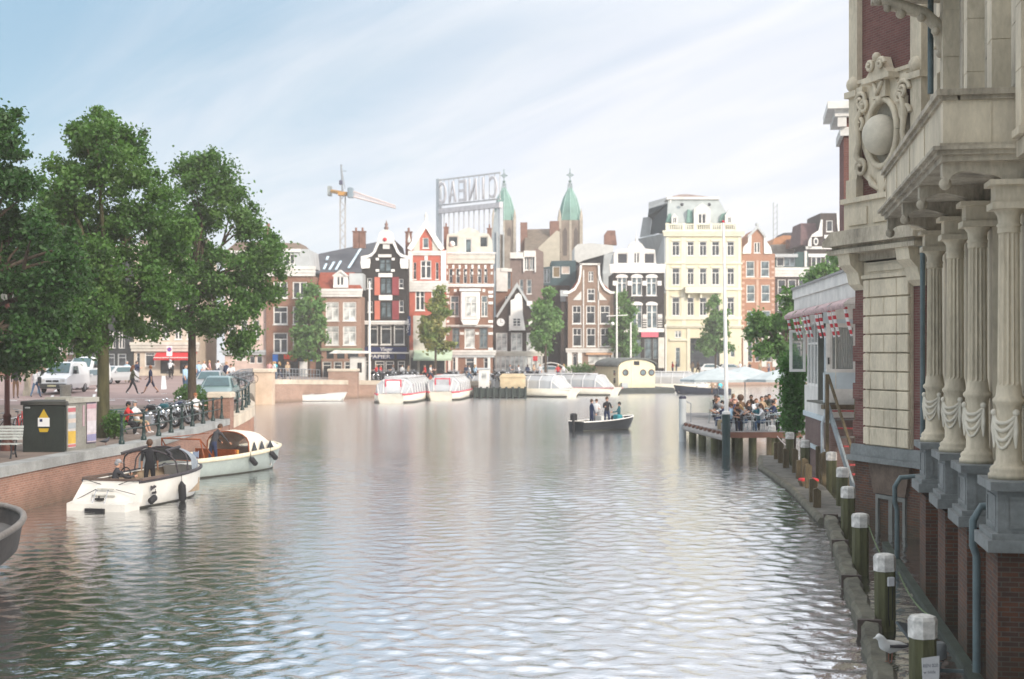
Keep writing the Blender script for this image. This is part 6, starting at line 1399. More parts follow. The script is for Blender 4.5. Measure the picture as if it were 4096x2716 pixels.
def boat(name, label, cat, loc, head, L_, B_, H0, H1, mh, mrail, min_, floor=.12, railr=.05, group=None, deckfrac=0, mdeck=None, **k):
    t = thing(name, label, cat, loc, head, group); outer, gun = hull(L_, B_, H0, H1, **k)
    b = MB(); b.loft(outer, close=False, caps=False); b.add(outer[0], [tuple(range(len(outer[0])))]); b.build('hull', mh, t)
    inn = MB(); rg = []
    for (x_,w_,h) in gun[:-1]: q = max(.01,w_-.09); rg.append([(max(.08,x_-.05),-q,h-.01),(max(.08,x_-.05),-q*.74,floor),(max(.08,x_-.05),q*.74,floor),(max(.08,x_-.05),q,h-.01)])
    inn.loft(rg, close=False, caps=False); inn.add(rg[0], [(0,1,2,3)]); inn.build('interior', min_, t)
    rl = MB(); rl.tube([(x_,-w_,h) for x_,w_,h in gun]+[(x_,w_,h) for x_,w_,h in gun[::-1]], railr, 8); rl.build('rub_rail', mrail, t)
    bs = MB(); bs.tube([(o_[2][0],o_[2][1]*1.0,.03) for o_ in outer]+[(o_[2][0],-o_[2][1],.03) for o_ in outer[::-1]], .035, 5); bs.build('boot_stripe', alg, t)
    sd = MB()
    for s_ in (-1,1):
        rg = [[(x_,s_*w_,h+.012),(x_,s_*max(.0,w_-.16),h+.012),(x_,s_*max(0,w_-.16),h-.02),(x_,s_*w_,h-.02)] for x_,w_,h in gun]; sd.loft(rg)
    sd.build('side_deck', mdeck or mrail, t)
    if deckfrac:
        d = MB(); i0 = int(len(gun)*(1-deckfrac)); rg = [[(x_,-max(.0,w_-.02),h+.02),(x_,0,h+.07),(x_,max(0,w_-.02),h+.02)] for x_,w_,h in gun[i0:]]; d.loft(rg, close=False, caps=False)
        a = gun[i0]; d.box(a[0]-.03,a[0],-a[1]+.1,a[1]-.1,floor,a[2]+.05); d.build('foredeck', mdeck or mrail, t)
    return t, gun
def fender(t, p, r_, ln, mat, name='fender', tilt=(0,0)):
    b = MB(); x,y,z = p; pts = [(x,y,z+.04),(x,y,z),(x+tilt[0]*.2,y+tilt[1]*.2,z-ln*.15),(x+tilt[0]*.9,y+tilt[1]*.9,z-ln*.85),(x+tilt[0],y+tilt[1],z-ln)]
    b.tube(pts, [r_*.25,r_*.4,r_,r_,r_*.4], 10); b.tube([(x,y,z+.04),(x,y-.0,z+.25)], .012, 4); return b.build(name, mat, t)
bw = M('white_hull_gelcoat', (.60,.58,.53), .3, .14, .8, spec=.5); bgrey = M('grey_green_hull', (.28,.32,.30), .4, .12); crm = M('cream_rope_rail', (.60,.54,.40), .7, .15, 6)
navyr = M('dark_rub_strake', (.045,.04,.045), .6, .2); tanv = M('tan_cockpit_liner', (.30,.23,.16), .7, .2, 3); canv = M('grey_canvas', (.22,.25,.28), .8, .2, 3); canw = M('cream_canvas', (.62,.57,.48), .8, .1, 3)
alg = M('boot_stripe', (.05,.05,.04), .6)
# white sloop in front, stern towards the camera
a1, b1 = Vector((-12.05,42.7)), Vector((-10.75,47.3)); h1 = math.atan2(b1.y-a1.y,b1.x-a1.x)
TB, G = boat('sloop', 'white open sloop with sloping stern and folded grey canopy, two men aboard', 'boat', (a1.x,a1.y,0), h1, 5.7, 2.15, .82, .98, bw, navyr, tanv, railr=.055, deckfrac=.15, mdeck=bw, rake=.35, stern=.93, floor=.2)
T = TB; T.scale = (.87,.95,1); b = MB(); b.loft([[(.02,-1.0,.80),(.02,1.0,.80),(.35,1.0,.84),(.35,-1.0,.84)],[(-.55,-1.05,.26),(-.55,1.05,.26),(.1,1.05,.2),(.1,-1.05,.2)],[(-.95,-1.02,.22),(-.95,1.02,.22),(0,1.02,.1),(0,-1.02,.1)],[(-.95,-1.02,-.02),(-.95,1.02,-.02),(0,1.02,-.05),(0,-1.02,-.05)]], smooth=False); b.build('swim_platform', bw, T)
b = MB()
b.bbox(-.34,-.30,-.32,.30,.58,.63,.01); b.bbox(-.47,-.43,-.4,.4,.40,.45,.01); b.build('transom_step', M('worn_grip_pad',(.42,.41,.36),.8,.2,6), T)
b = MB(); b.box(-1.05,-.72,-.33,.33,.0,.09); b.build('ladder_treads', dark, T)
b = MB()
for s_ in (-.22,.2): b.tube([(-.95,s_,.1),(-.75,s_,.28),(-.55,s_,.62),(-.5,s_,.55)], .016, 6)
b.build('stern_ladder', chrome, T); b = MB(); b.box(-.62,-.5,-.05,.22,.3,.36); b.tube([(-.56,.1,.3),(-.56,.1,.42)], .03, 6); b.build('bracket', dark, T)
b = MB()
for s_ in (-1,1): b.tube([(-.05,s_*.3,.72),(-.2,s_*.75,.86),(.05,s_*1.0,.84)], .012, 4); b.tube([(-.3,s_*.35,.6),(-.6,s_*1.2,.15 if s_>0 else .5)], .01, 4)
b.build('mooring_line', M('dark_rope',(.06,.06,.06)), T)
b = MB(); b.box(.02,.1,-1.02,1.02,.8,.9); b.box(.1,1.9,-1.09,-.97,.85,.92); b.box(.1,1.9,.97,1.09,.85,.92); b.box(.1,.5,-.97,.97,.8,.86); b.build('stern_coaming', M('brown_teak_cap',(.12,.085,.07),.6,.2), T)
b = MB(); b.box(3.1,4.6,-.85,.85,.2,.62); b.box(1.6,3.0,-.9,-.55,.2,.6); b.box(1.6,3.0,.55,.9,.2,.6); b.build('bench_cushion', tanv, T)
b = MB(); hoop = lambda x0,x1,z,w_,k: [(lerp(x0,x1,math.sin(a)),w_*math.cos(a)*(1 if abs(math.cos(a))>.5 else 1),.88+(z-.88)*math.sin(a)**.5) for a in [PI*i/12 for i in range(13)]]
b.tube(hoop(2.7,2.3,1.62,1.0,0), .03, 6); b.tube(hoop(3.4,3.6,1.66,1.0,0), .028, 6); b.build('canopy_frame', navyr, T)
rg = [hoop(3.7,3.6,1.66,1.02,0), hoop(3.9,4.1,1.62,.98,0), hoop(4.2,4.7,1.45,.93,0), hoop(4.4,4.95,1.15,.85,0)]
b = MB(); b.loft(rg, close=False, caps=False); 
b.build('folded_canopy', canv, T)
b = MB(); b.tube([(2.3,-.95,1.5),(2.6,-.6,1.60),(3.6,-.6,1.66)], .05, 6); b.tube([(2.3,.9,1.5),(2.6,.6,1.60),(3.6,.6,1.66)], .05, 6); b.build('canopy_top_bar', navyr, T)
b = MB(); b.tube([(1.75,.35,.2),(1.75,.35,.85)], .12, 8); b.torus((1.62,.35,.95),.17,.02,'x',14,5); b.build('steering_console', dark, T)
fender(T, (2.7,-1.13,.6), .13, .62, dark, tilt=(.05,-.02)); fender(T, (.85,-1.13,.30), .11, .1, dark, tilt=(-.42,-.05))
o = text_mesh('LEEF', .24, navyr, T, (.85,-1.11,.62), rot=(PI/2,0,0), width=.5, ext=.005, name='hull_lettering'); bpy.data.objects.remove(o)
b = MB()
for k in range(4): b.box(.62+k*.1,.68+k*.1,-1.10,-1.08,.52+.02*k,.66-.02*(k%2)); b.box(.7+k*.08,.75+k*.08,-1.10,-1.08,.40,.47)
b.build('hull_marks', navyr, T)
b = MB(); b.tube([(4.95,-.6,.95),(5.0,-.62,1.45)], .015, 5); b.box(4.99,5.01,-.62,-.4,1.25,1.42); b.build('pennant', M('pennant_blue',(.25,.3,.4)), T)
def onboat(loc, head, x_, y_, z_): c,s_ = math.cos(head),math.sin(head); return (loc[0]+x_*c-y_*s_, loc[1]+x_*s_+y_*c, z_)
person('man in black shirt and trousers standing in the white sloop, back turned', onboat(a1,h1,2.0,-.15,.22), PI+.25, 'stand', 'black','black','brown','black', hairstyle='short', sk=1)
person('seated man in grey cap and dark jacket in the stern of the white sloop', onboat(a1,h1,1.0,.5,.08), PI/2+.6, 'sit2', 'charcoal','navy','cap','black','long', hairstyle='cap')
# second sloop, varnished inside, with cream cover
a2, b2 = Vector((-12.55,52.9)), Vector((-9.8,58.6)); h2 = math.atan2(b2.y-a2.y,b2.x-a2.x)
T, G = boat('sloop', 'grey-green sloop with cream rail, varnished interior and cream spray cover by the quay', 'boat', (a2.x,a2.y,0), h2, 6.3, 2.3, .66, .95, bgrey, crm, mahog, railr=.09, deckfrac=.22, mdeck=white2, rake=.4, stern=.85, floor=.15)
b = MB(); b.box(.2,2.6,-.86,-.5,.25,.58); b.box(.2,2.6,.5,.86,.25,.58); b.box(2.4,2.5,-.95,.95,.5,.95); b.box(.1,.5,-.65,.65,.15,.58); b.build('thwart', mahog, T)
b = MB(); b.box(2.51,2.62,-.98,-.1,.6,.93); b.build('locker_front', M('orange_varnish',(.45,.2,.04),.3,.15), T)
hp = lambda x_,z,w_: [(x_,w_*math.cos(a),.72+(z-.72)*math.sin(a)**.45) for a in [PI*i/12 for i in range(13)]]
b = MB(); b.tube(hp(3.22,1.58,1.02), .03, 6); b.tube([(.5,-1.0,.66),(.35,-.9,1.45),(.35,.9,1.45),(.5,1.0,.66)], .03, 6); b.tube([(.35,-.9,1.45),(1.0,-1.0,.75)], .025, 5); b.tube([(.35,.9,1.45),(1.0,1.0,.75)], .025, 5); b.tube([(.35,.9,1.45),(3.2,.9,1.5)], .02, 5); b.build('cover_frame', mahog, T)
b = MB(); b.loft([hp(3.25,1.60,1.03),hp(3.7,1.63,1.02),hp(4.4,1.55,.95),hp(5.0,1.25,.8)], close=False, caps=False); b.build('spray_cover', canw, T)
for x0,x1,z0,z1 in ((3.35,3.7,.85,1.2),(3.85,4.2,.88,1.22),(4.35,4.8,.9,1.2)):
    b = MB(); b.add([(x0,-1.075,z0),(x1,-1.06,z0),((x0+x1)/2,-1.05,z1)],[(0,1,2)]) ; b.add([(x0,-1.07+.02,z0),(x1,-1.04,z0),((x0+x1)/2,-1.03,z1)],[(2,1,0)]); b.build('cover_window', gdark, T)
b = MB(); b.loft([hp(5.0,1.24,.78),[(5.4,.62*math.cos(a),.85+.05*math.sin(a)) for a in [PI*i/12 for i in range(13)]]], close=False, caps=False); b.build('windscreen', clear('plastic_window',(.4,.42,.4),.5), T)
b = MB(); b.lathe([(.18,0),(.2,.1),(.05,.25)], (-.25,.25,.35), 8); b.tube([(-.25,.25,-.2),(-.25,.25,.4)], .06, 6); b.build('outboard_motor', black, T)
b = MB()
for k in range(5): b.tube([(.05+.25*k,-.9+.3*k,.7),(.25+.2*k,-.75+.35*k,.72)], .05, 5)
b.build('deck_ropes', dark, T); b = MB(); b.tube([(.2,1.0,.7),(.25,1.0,.9),(.4,1.0,.9),(.45,1.0,.7)], .015, 5); b.build('cleat_hoop', chrome, T)
fender(T, (3.0,-1.25,.60), .11, .30, dark, tilt=(.3,-.05)); fender(T, (4.5,-1.12,.72), .11, .3, dark, tilt=(.35,-.03))
person('man in dark grey jacket and blue trousers bending forward in the second sloop', onboat(a2,h2,1.7,-.45,.32), PI*.78, 'bend', 'charcoal','navy','brown','black','long', sk=1)
# small motorboat out on the water
p0 = at(2304,1716,84.8); p1 = at(2552,1700,87.6); h3 = math.atan2(p1[1]-p0[1],p1[0]-p0[0])
T, G = boat('motorboat', 'small dark motorboat with white rim and outboard crossing open water with four people', 'boat', (p0[0],p0[1],0), h3, 4.4, 1.75, .55, .82, black, white2, M('light_boat_liner',(.4,.4,.38)), railr=.035, floor=.1, rake=.5, mdeck=white2)
b = MB(); b.bbox(-.35,.0,-.18,.18,.62,1.05,.06); b.tube([(-.2,0,-.3),(-.2,0,.65)], .07, 8); b.build('outboard_motor', dark, T); b = MB(); b.box(.9,1.2,-.7,.7,.1,.5); b.box(2.5,2.8,-.65,.65,.1,.5); b.box(1.7,1.9,-.3,.3,.1,.85); b.build('thwart', white2, T)
b = MB(); b.bbox(2.9,3.3,-.4,.1,.5,.9,.05); b.build('teal_cover', M('teal_cover',(.03,.22,.25)), T)
def onb3(x_,y_,z_): return onboat(p0,h3,x_,y_,z_)
person('person in dark navy jacket standing near the outboard of the motorboat', onb3(1.35,.2,.12), PI*.6, 'stand', 'navy','navy','brown','black','long'); person('person in white top standing in the middle of the motorboat', onb3(1.85,.35,.12), -.3, 'stand2', 'white','grey','brown','black','short')
person('broad man in black with arms bent standing in the motorboat', onb3(2.25,-.15,.12), .2, 'stand2', 'black','navy','brown','black','long', s=1.08); person('person in dark green jacket seated at the bow of the motorboat', onb3(3.3,.0,.35), -PI/2, 'sit', 'teal','black','black','black','long')
# glass-roofed tour boats
tglass = clear('canopy_glass', (.50,.52,.53), .62); tw = M('tour_boat_white', (.66,.62,.52), .5, .1); trd = M('tour_boat_red', (.50,.06,.09), .5, .1); tg2 = M('canopy_frame_grey',(.5,.5,.5),.5,.1); seat_o = M('tan_seats',(.4,.25,.12),.8,.3,4)
def tour_boat(label, x, y, head, L_=13, B_=3.9, trim=trd, hcol=tw, board=None, deck=.78, roof=2.35, seats=False):
    p = onz(x, y, 0); t = thing('tour_boat', label, 'boat', (p[0],p[1],0), head, 'canal tour boats moored along the far quay')
    # origin is the bow; hull runs back along -x
    out = []; gn = []
    for i in range(12):
        t_ = i/11; xx = -L_*t_; w_ = B_/2*min(1,(.62+.38*math.sin(min(1,t_/.14)*PI/2))); out.append([(xx+(.5 if i==0 else 0),-w_,deck+.12*(1-t_)**4),(xx+.1,-w_*.97,.35),(xx-.1,-w_*.85,-.2),(xx-.1,w_*.85,-.2),(xx+.1,w_*.97,.35),(xx+(.5 if i==0 else 0),w_,deck+.12*(1-t_)**4)]); gn.append((xx,w_))
    b = MB(); b.loft(out, close=True); b.build('hull', hcol, t)
    b = MB(); b.tube([(o[1][0]+.05,-(abs(o[1][1])+.0),.12) for o in out]+[(o[1][0]+.05,abs(o[1][1]),.12) for o in out[::-1]], .08, 5); b.build('waterline_strake', alg, t)
    b = MB(); b.tube([(.55 if i==0 else x_,-w_*.96,deck+.06) for i,(x_,w_) in enumerate(gn)]+[(.55 if i==0 else x_,w_*.96,deck+.06) for i,(x_,w_) in list(enumerate(gn))[::-1]], .09, 6); b.build('deck_trim', trim, t)
    def sec(xx, w_, z1): return [(xx,-w_,deck),(xx,-w_*.93,lerp(deck,z1,.62)),(xx,-w_*.6,lerp(deck,z1,.93)),(xx,0,z1),(xx,w_*.6,lerp(deck,z1,.93)),(xx,w_*.93,lerp(deck,z1,.62)),(xx,w_,deck)]
    S = [sec(-.5,B_*.36,deck+.15), sec(-1.5,B_*.43,roof-.15), sec(-2.2,B_*.45,roof), sec(-L_+1.5,B_*.45,roof), sec(-L_+.6,B_*.4,roof-.3)]
    b = MB(); b.loft(S, close=False, caps=False, smooth=False); b.add(S[-1],[tuple(range(7))]); b.build('glass_canopy', tglass, t)
    n = int((L_-3)/1.35)
    for i in range(n+1):
        xx = -1.5-i*(L_-3)/n; s_ = sec(xx, B_*.435 if i == 0 else B_*.452, (roof-.13) if i == 0 else roof+.02); b = MB(); b.tube(s_, .06 if i else .08, 5); b.build('canopy_rib', tg2 if i else tg2, t)
    s_ = sec(-.48,B_*.36,deck+.17)
    for k in (1,2,4,5): b = MB(); b.tube([s_[k], sec(-1.5,B_*.43,roof-.13)[k]], .05, 5); b.build('windscreen_bar', white2, t)
    b = MB(); b.box(-L_+1.2,-2.4,-B_*.28,B_*.28,roof-.05,roof+.05); b.build('roof_panel', tg2, t)
    for i in range(6):
        for sy in (-1,1): b = MB(); xx = -2.6-i*(L_-4.5)/6; b.box(xx-.25,xx+.25,sy*.35,sy*B_*.38,deck-.1,deck+.35); b.box(xx-.3,xx-.22,sy*.35,sy*B_*.38,deck+.35,deck+.8); b.build('seat', seat_o if seats else M('grey_seats',(.2,.22,.26),.8,.2), t)
    if board:
        b = MB(); b.box(-1.02,-.97,-.62,.62,deck+.35,deck+1.25); b.build('front_board', paper if board == 1 else M('dull_front_pane',(.35,.36,.38)), t)
        b = MB()
        for s_ in (-1,1): b.box(-1.06,-.96,s_*.7-.06,s_*.7+.06,deck+.05,deck+1.4)
        b.box(-1.06,-.96,-.64,.64,deck+1.27,deck+1.38); b.build('board_frame', trim, t)
    return t
tour_boat('leftmost tour boat, red trim and blank white board on its bow', 1565, 1614, -PI/2-.10, 14, 3.9, board=1); tour_boat('second tour boat from the left with red trimmed grey front pane', 1765, 1603, -PI/2-.08, 12, 3.7, board=2)
tour_boat('long tour boat with curved glass roof lying before the alley tree', 2285, 1590, -.55, 14, 3.8, trim=tw); tour_boat('tour boat moored between another glass boat and the cream houseboat', 2455, 1583, -.52, 13, 3.7, trim=M('dull_pink_trim',(.4,.2,.2)))
tour_boat('rightmost tour boat with orange seats visible, beside the houseboat', 2838, 1566, -.30, 12.5, 3.8, trim=tw, seats=True)
# houseboat
p = onz(2552, 1574, 0); HB = thing('houseboat', 'cream houseboat with grey barrel roof and three portholes', 'houseboat', (p[0],p[1]+1.5,0), .22); S_ = p[1]/FP
w_ = 154*S_/2; Lb = 9
b = MB(); b.bbox(-w_-.9,w_+2.1,-1.0,Lb+.6,-.4,.62,.15); b.build('pontoon', M('tarry_hull',(.05,.055,.05),.7,.3), HB)
wallm = M('cream_boarding', (.64,.58,.40), .7, .08, 2); za = .62; ze = 2.95; zr = 3.85
arc_ = [(w_*math.cos(a), ze+(zr-ze)*math.sin(a)) for a in [PI*i/12 for i in range(13)]]
b = MB(); b.prism([(-w_,za),(w_,za)]+arc_, 0, Lb); b.build('wall', wallm, HB)
b = MB(); rg = [[(x_*1.09,y_,z_+.06) for x_,z_ in arc_] for y_ in (-.25,Lb+.3)]; rg2 = [[(x_*1.09,y_,z_+.2) for x_,z_ in arc_] for y_ in (-.25,Lb+.3)]
b.loft([rg[0]+rg2[0][::-1], rg[1]+rg2[1][::-1]]); b.build('roof', M('grey_felt_roof',(.13,.14,.13),.9,.3), HB)
for px_ in (-1.35,.75,1.75):
    b = MB(); b.torus((px_,-.02,2.35),.32,.06,'y',18,6); o = b.build('porthole', M('brown_ring',(.1,.05,.04)), HB); b = MB(); b.prism([(px_+.3*math.cos(a),2.35+.3*math.sin(a)) for a in [2*PI*i/16 for i in range(16)]], -.03,-.004); b.build('pane', gblue, o)
b = MB(); b.box(-.35,.3,-.04,-.003,3.2,3.65); b.build('hatch', dark, HB); b = MB()
for x_ in (-.55,): b.box(x_-.03,x_+.03,-.05,-.003,za,3.6)
b.build('corner_strip', yelt, HB); b = MB(); b.box(-1.9,-1.2,-.5,-.05,.62,1.2); b.build('deck_locker', greyw, HB)
b = MB()
for z_ in (1.4,2.3): 
    b.box(-w_-.04,-w_-.003,1.2,1.9,z_-.3,z_+.3)
b.build('side_pane', gdark, HB)
# white rowing boat, dark tender with person in cyan, mooring platform and white booth
p = onz(1190, 1606, 0); T, G = boat('rowing_boat', 'white rowing boat lying under the far quay wall left of the tour boats', 'boat', (p[0],p[1]+.6,0), .1, 4.6, 1.6, .62, .85, white2, greyw, M('light_boat_liner',(.4,.4,.38)), railr=.03, mdeck=white2)
b = MB(); b.bbox(-.9,-.1,-.35,.35,.05,.7,.08); b.build('outboard_motor', dark, T); b = MB(); b.box(1.5,2.7,-.6,.6,.5,.72); b.build('thwart', M('brown_thwart',(.16,.08,.05)), T)
p = onz(2925, 1578, 0); T, G = boat('motorboat', 'low dark tender moored before the far wall right of the orange-seated tour boat', 'boat', (p[0],p[1]+.3,0), PI-.08, 6.3, 1.9, .62, 1.0, M('navy_black_hull',(.02,.025,.04),.4), dark, tanv, railr=.04, mdeck=white2, floor=.2)
b = MB(); b.bbox(2.6,3.8,-.5,.5,.6,1.05,.1); b.build('engine_cover', white2, T)
person('person in cyan top sitting in the low dark tender by the far wall', onboat(p,PI-.08,1.2,0,.2), .3, 'sit', 'cyan','denim','blond', lod=0)
person('person in brown sitting at the engine cover of the dark tender', onboat(p,PI-.08,2.1,0.2,.2), -.5, 'sit', 'tan','brown','brown', lod=0)
PF = thing('mooring_platform', 'dark timber mooring platform with beige hut beside the long glass tour boat', 'platform', onz(2000,1592,0)); b = MB(); b.box(-2.6,2.6,0,3,.1,1.0); 
for k in range(9): b.tube([(-2.6+k*.65,-.12,-.6),(-2.6+k*.65,-.12,1.15)], .14, 6)
b.build('fender_deck', M('black_green_timber',(.03,.04,.035),.8,.3), PF); b = MB(); b.box(0,2.6,.4,3,1.0,2.1); b.prism([(-.1,2.1),(2.7,2.1),(2.4,2.45),(.2,2.45)], .3, 3.1); b.build('hut', M('straw_canvas',(.48,.38,.24),.8,.2), PF)
BT = thing('white_booth', 'narrow white ticket booth standing on the far quay edge', 'booth', at(1938,1556,146.5)); BT.location.z = 0.9; b = MB(); b.bbox(-.62,.5,0,1.1,0,2.0,.04); b.build('body', white2, BT); b = MB(); b.bbox(-.75,.62,-.1,1.2,2.0,2.15,.03); b.build('roof', greyw, BT); b = MB(); b.box(-.3,.2,-.03,-.003,1.0,1.7); b.build('window', gpale, BT)
# barge bow at the lower left corner
rust = M('worn_barge_steel', (.05,.042,.036), .7, .4, 1.2, .3); T = thing('barge', 'old dark steel barge bow with raised rim poking in at the lower left corner', 'boat', (-12.6,19.6,0), PI/2)
outer, gun = hull(12.6, 5.6, 1.05, 1.3, rake=.9, full=1.0, stern=1, draft=.5, n=22)
b = MB(); b.loft(outer, close=False, caps=False); b.add(outer[0],[tuple(range(9))]); b.build('hull', rust, T)
b = MB(); b.tube([(x_,-w_,h) for x_,w_,h in gun]+[(x_,w_,h) for x_,w_,h in gun[::-1]], .07, 8); b.build('rim', M('rim_steel',(.17,.15,.13),.6,.3), T)
b = MB(); rg = [[(x_,-max(.01,w_-.1),h-.35),(x_,0,h-.3),(x_,max(.01,w_-.1),h-.35)] for x_,w_,h in gun[:-1]]; b.loft(rg, close=False, caps=False); b.build('deck', M('barge_deck',(.09,.085,.08),.8,.3), T)
b = MB(); b.lathe([(.14,0),(.14,.45),(.1,.5)], (8.8,-2.15,.75), 10); b.build('bollard', M('ochre_paint',(.5,.3,.03),.6,.25), T); b = MB(); b.sphere((8.9,-2.15,1.42),.12,8,6); b.build('lamp', white2, T)
# ---------------------------------------------------------------- left quay: railing, cabinets, benches, vehicles, people
RL = thing('quay_railing', 'dark green iron railing with baluster posts along the left quay edge', 'railing'); ys_ = [50.6+2.42*i for i in range(8)]+[69.8]
def rail_post(b, x, y, z, h): b.lathe([(.11,0),(.11,.12),(.075,.16),(.06,.3),(.05,.6),(.065,.66),(.045,.7),(.045,h-.16),(.07,h-.12),(.07,h-.05),(.03,h)], (x,y,z), 8)
for y in ys_: b = MB(); rail_post(b, edgeX(y)-.28, y, 1.42, 1.12); b.build('post', dgreen, RL)
for z,r_ in ((1.02,.035),(.5,.028)): b = MB(); b.tube([(edgeX(y)-.28,y,1.42+z) for y in ys_], r_, 6); b.build('rail', dgreen, RL)
RL = thing('quay_railing', 'curved dark green railing bending round towards the side bridge', 'railing'); cpr = [(-14.25,72.2),(-14.25,73.8),(-14.3,75.4),(-14.45,77.2),(-14.65,79),(-14.95,80.8),(-15.5,82.6),(-16.2,84.4),(-17.0,86.4),(-17.5,88.4)]
for x,y in cpr: b = MB(); rail_post(b, x, y, max(1.42,g(y)-.06), 1.2); b.build('post', dgreen, RL)
for z,r_ in ((1.14,.05),(.6,.03)): b = MB(); b.tube([(x,y,max(1.42,g(y)-.06)+z) for x,y in cpr], r_, 6); b.build('rail', dgreen, RL)
RL = thing('terrace_railing', 'thin iron railing along the far quay corner before the pinkish house', 'railing')
pa = [(-22.0,130.3),(-15.9,145.4)]; 
for i in range(15): t_ = i/14; x,y = lerp(-21.6,-18.7,t_),lerp(130.6,138.2,t_); b = MB(); z_ = lerp(2.2,1.95,t_); b.tube([(x,y,z_),(x,y,z_+1.05)], .03, 5); b.build('post', steel, RL)
b = MB(); b.tube([(-21.6,130.6,3.2),(-18.7,138.2,2.97)], .035, 5); b.build('rail', steel, RL); b = MB(); b.tube([(-21.6,130.6,2.75),(-18.7,138.2,2.5)], .025, 5); b.build('rail', steel, RL)
# utility cabinets
cabm = M('dark_cabinet_paint', (.022,.028,.024), .5, .35, 1.2); q = onz(195, 1804, 1.4)
CB = thing('utility_cabinet', 'dark green-black transformer cabinet with yellow triangle and white notice', 'cabinet', (q[0],46.9,1.4)); w_ = 1.4
b = MB(); b.bbox(-w_/2,w_/2,0,1.5,0,1.55,.02); b.build('body', cabm, CB); b = MB(); b.bbox(-w_/2-.06,w_/2+.06,-.06,1.56,1.55,1.68,.02); b.build('lid', M('dark_grey_lid',(.05,.05,.045),.6), CB)
b = MB(); b.prism([(-.17,1.12),(.17,1.12),(0,1.42)], -.012, -.002); b.build('warning_triangle', M('dull_yellow',(.45,.30,.02),.6,.1), CB); b = MB(); b.prism([(-.17,.78),(.17,.78),(.13,.66),(-.13,.66)], -.012, -.002); b.build('warning_label', M('dull_yellow',(.45,.30,.02),.6,.1), CB)
b = MB(); b.box(-.19,.19,-.018,-.003,.84,1.13); b.build('notice', paper, CB); b = MB(); b.box(-.13,-.04,-.024,-.019,1.0,1.09); b.build('notice_mark', navy, CB); b = MB(); b.box(-.62,-.45,-.012,-.002,1.44,1.49); b.build('plate', greyw, CB)
b = MB(); b.box(-.02,-.005,-.008,-.001,.05,.6); b.build('door_seam', dark, CB)
P2 = thing('poster_cabinet', 'grey concrete cabinet with pasted posters between dark cabinet and elm trunk', 'cabinet', (q[0]+.72,47.0,1.4)); cg = M('grey_concrete', (.21,.205,.18), .85, .25, 1.5)
# side walls run away from the camera, seen obliquely: width 1.1 then 1.6 deep
b = MB(); b.prism([(0,0),(.45,1.8),(-.8,2.1),(-1.2,1.55),(-.1,1.5)], 0, 1.6, ax='z'); b.build('body', cg, P2); b = MB(); b.prism([(.0,-.08),(.54,1.85),(-.8,2.2),(-1.25,1.6),(-.1,1.55)], 1.6, 1.76, ax='z'); b.build('roof_slab', M('pale_concrete',(.33,.32,.28),.85,.2), P2)
L_ = math.hypot(1.8,.45)
def poster(s0, s1, z0, z1, parts, name='poster', out=.02):
    t0 = MB(); o = None
    for k,(f0,f1,col) in enumerate(parts):
        b = MB(); a0,a1 = z0+(z1-z0)*f0, z0+(z1-z0)*f1
        vs = []; dx,dy = .45/L_,1.8/L_; nx,ny = dy,-dx
        for oo in (.002, out+.002*k):
            for s_,z_ in ((s0,a0),(s1,a0),(s1,a1),(s0,a1)): vs.append((dx*s_+nx*oo, dy*s_+ny*oo, z_))
        b.add(vs, [(0,1,2,3),(4,5,6,7),(0,1,5,4),(1,2,6,5),(2,3,7,6),(3,0,4,7)]); ob = b.build(name if k == 0 else 'print', M('print_%d_%d_%d'%tuple(int(c*100) for c in col), col, .6, .15, 4), P2 if k == 0 else o); o = o or ob
poster(.06,.52,.12,1.5, [(0,1,(.5,.47,.45)),(.86,.96,(.42,.12,.13)),(.1,.4,(.55,.36,.06)),(.46,.8,(.33,.36,.38)),(.02,.08,(.42,.14,.14)),(.6,.7,(.5,.42,.36))])
poster(.98,1.08,.8,1.5, [(0,1,(.4,.28,.3))]); poster(1.22,1.8,.2,1.58, [(0,1,(.1,.08,.12)),(.03,.97,(.5,.42,.43)),(.05,.22,(.24,.23,.36)),(.26,.55,(.52,.48,.5)),(.85,.96,(.42,.25,.28))], 'framed_poster', .03)
# benches: slatted park benches with scrolled iron feet
def bench(label, loc, rz, wd=1.9, slat=None):
    t = thing('park_bench', label, 'bench', loc, rz)
    b = MB()
    for k in range(5): b.box(-wd/2,wd/2,-.42+.1*k,-.34+.1*k,.43,.46)
    b.build('seat', slat or woodg, t); b = MB()
    for k in range(5): z = .56+k*.09; b.box(-wd/2,wd/2,.08+.035*k,.105+.035*k,z,z+.07)
    b.build('backrest', slat or woodg, t)
    for s_ in (-1,1):
        b = MB(); x = s_*(wd/2-.2); b.tube([(x,-.45,.42),(x,.1,.42),(x,.28,1.0)], .025, 6); b.tube([(x,-.4,.42),(x,-.36,.2),(x,-.48,.0)], .028, 6); b.tube([(x,.06,.42),(x,.02,.2),(x,.16,.0)], .028, 6); b.tube([(x,-.36,.2),(x,-.17,.12),(x,.02,.2)], .02, 6); b.build('iron_foot', black, t)
    return t
silver = M('silvery_slats', (.38,.40,.38), .6, .2, 3)
bench('silvery slatted bench at the left edge before the dark cabinet', (-16.6,44.3,1.4), 0.05, 2.6, silver)
bench('green slatted bench with two men sitting behind the railing', (-15.75,58.1,1.4), PI/2-.25, 2.0, M('green_slats',(.06,.12,.11),.6,.3,3)); bench('wooden bench half hidden behind the brick pier', (-15.3,68.6,1.42), PI/2-.2, 1.6, wood)
person('man in red T-shirt sitting on the green bench behind the railing', (-15.6,57.4,1.40), PI/2-.15, 'sit2', 'red','black','black','white', shorts=False, sk=1)
person('man in pale shirt, grey cap and shorts sitting cross-legged on the green bench', (-15.45,58.6,1.40), PI/2-.35, 'sitback', 'white','khaki','cap','white', shorts=True, hairstyle='cap')
